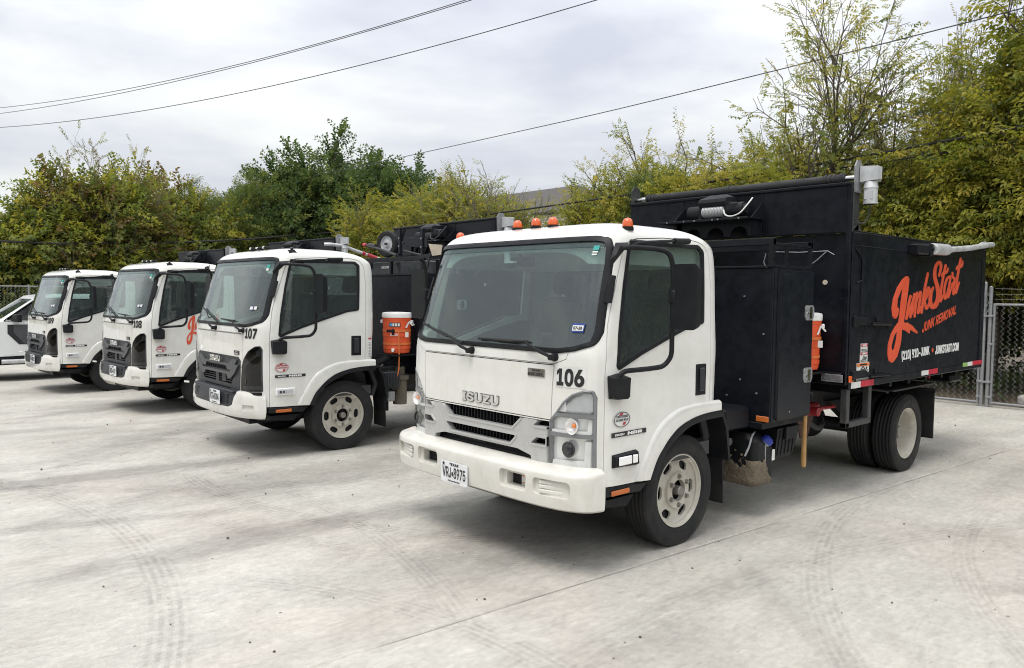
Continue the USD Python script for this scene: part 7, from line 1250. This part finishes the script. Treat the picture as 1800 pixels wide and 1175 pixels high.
    mi = part(T, 'wing_mirror', hull(np.vstack([ring((1.62, y, z), (0, 0, 1), .05, 8) for y, z in ((1.0, 1.185), (1.16, 1.19), (1.0, 1.34), (1.16, 1.335))]+[[(1.72, .95, 1.21), (1.72, .95, 1.26)]])), 'black_plastic'); part(mi, 'mirror_indicator', box(1.668, 1.674, 1.04, 1.16, 1.255, 1.275), 'amber_dull')
    part(T, 'seats', join(box(.2, .7, .1, .62, 1.0, 1.5, .05), box(.2, .7, -.62, -.1, 1.0, 1.5, .05)), 'seat_fabric', kind='stuff'); part(T, 'dashboard', box(1.3, 1.85, -.78, .78, 1.0, 1.2, .04), 'dash_plastic')
    part(T, 'running_board', cyl((1.9, 1.0, .41), (-.8, 1.0, .41), .045, n=12), 'aluminium'); part(T, 'sill', box(1.95, -.9, .80, .945, .40, .53, .01), 'black_plastic'); part(T, 'underbody', box(3.2, -2.6, -.7, .7, .32, .56, .04), 'black_plastic')
    part(T, 'front_bumper', box(3.45, 3.72, -.95, .95, .45, .72, .06), 'chrome'); part(T, 'rear_bumper', box(-2.80, -2.98, -.93, .93, .48, .66, .05), 'chrome'); part(T, 'grille', box(3.56, 3.64, -.55, .55, .72, 1.02, .03), 'black_plastic')
    for s in (1, -1):
        part(T, 'headlight', box(3.45, 3.62, s*.58, s*.93, .78, 1.0, .03), 'lamp_bowl'); part(T, 'tail_light', box(-2.76, -2.815, s*.78, s*.955, .8, 1.18, .01), 'reflector_red')
        for x in (2.55, -1.45):
            w = part(T, 'wheel', lathe([(.0, s*.06), (.05, s*.08), (.06, s*.05), (.17, s*.07), (.20, s*.11), (.22, s*.12), (.22, -s*.10), (.0, -s*.10)], (x, s*.82, .39), 'y', 28), 'aluminium'); part(w, 'tyre', lathe([(.21, s*.10), (.25, s*.125), (.36, s*.115), (.39, s*.08), (.39, -s*.08), (.36, -s*.115), (.25, -s*.12), (.21, -s*.10)], (x, s*.82, .39), 'y', 36, closed=True), 'rubber')
pickup()
# ---------------------------------------------------------------- street lamp and pole at the left edge
T = thing('street_lamp', 'pale street lamp head reaching in from the left edge over the trees', 'street lamp')
part(T, 'lamp_head', hull([(-1.10, -30.06, 4.44), (-1.10, -29.94, 4.44), (-1.07, -30.12, 4.37), (-1.07, -29.88, 4.37), (-.2, -30.12, 4.36), (-.2, -29.88, 4.36), (-.2, -30.08, 4.52), (-.2, -29.92, 4.52), (-1.0, -30.06, 4.48), (-1.0, -29.94, 4.48)]), 'lamp_grey'); part(T, 'photocell', cyl((-.84, -30, 4.50), (-.84, -30, 4.56), .045, n=10), 'black_plastic'); part(T, 'lamp_arm', tube([(-.25, -30, 4.44), (.6, -30, 4.40), (1.4, -30, 4.2)], .04, 8), 'galvanised'); part(T, 'pole', cyl((1.4, -30, -.05), (1.4, -30, 4.3), .08, n=12), 'galvanised')
T = thing('utility_pole', 'utility pole whose bracket shows at the left edge under the wires', 'pole')
part(T, 'pole', cyl((.55, -37.3, -.05), (.45, -37.4, 9.9), .16, .11, n=14), 'bark_grey'); part(T, 'cross_arm', join(box(-.7, 1.4, -37.45, -37.33, 9.05, 9.17, .01)), 'bark_grey'); part(T, 'bracket', join(box(-1.35, -.1, -37.2, -37.0, 8.34, 8.50, .02), box(-1.40, -1.28, -37.2, -37.0, 8.42, 8.75, .02), box(-1.5, -1.26, -37.25, -36.95, 8.28, 8.40, .02)), 'lamp_grey'); part(T, 'insulator', join(*[cyl((x, -37.4, 9.17), (x, -37.4, 9.32), .05, n=8) for x in (-.5, .3, 1.1)]), 'lamp_grey', kind='stuff')
for i, (x, y, s, lb) in enumerate(((-10.75, .35, .085, 'pale stone in the weeds behind the right gate, left of the other one'), (-10.9, .75, .10, 'pale stone in the weeds behind the right gate, at the photo edge'))):
    st = trimesh.creation.icosphere(2, 1.0); st.vertices = st.vertices*(.75+.5*meshkit.fbm(st.vertices*1.7+i*9, 3, 3))[:, None]*np.array([1, 1.1, 1.25])*s+np.array([x, y, s*.75]); solo('stone', st, 'stone_pale', lb, 'stone')
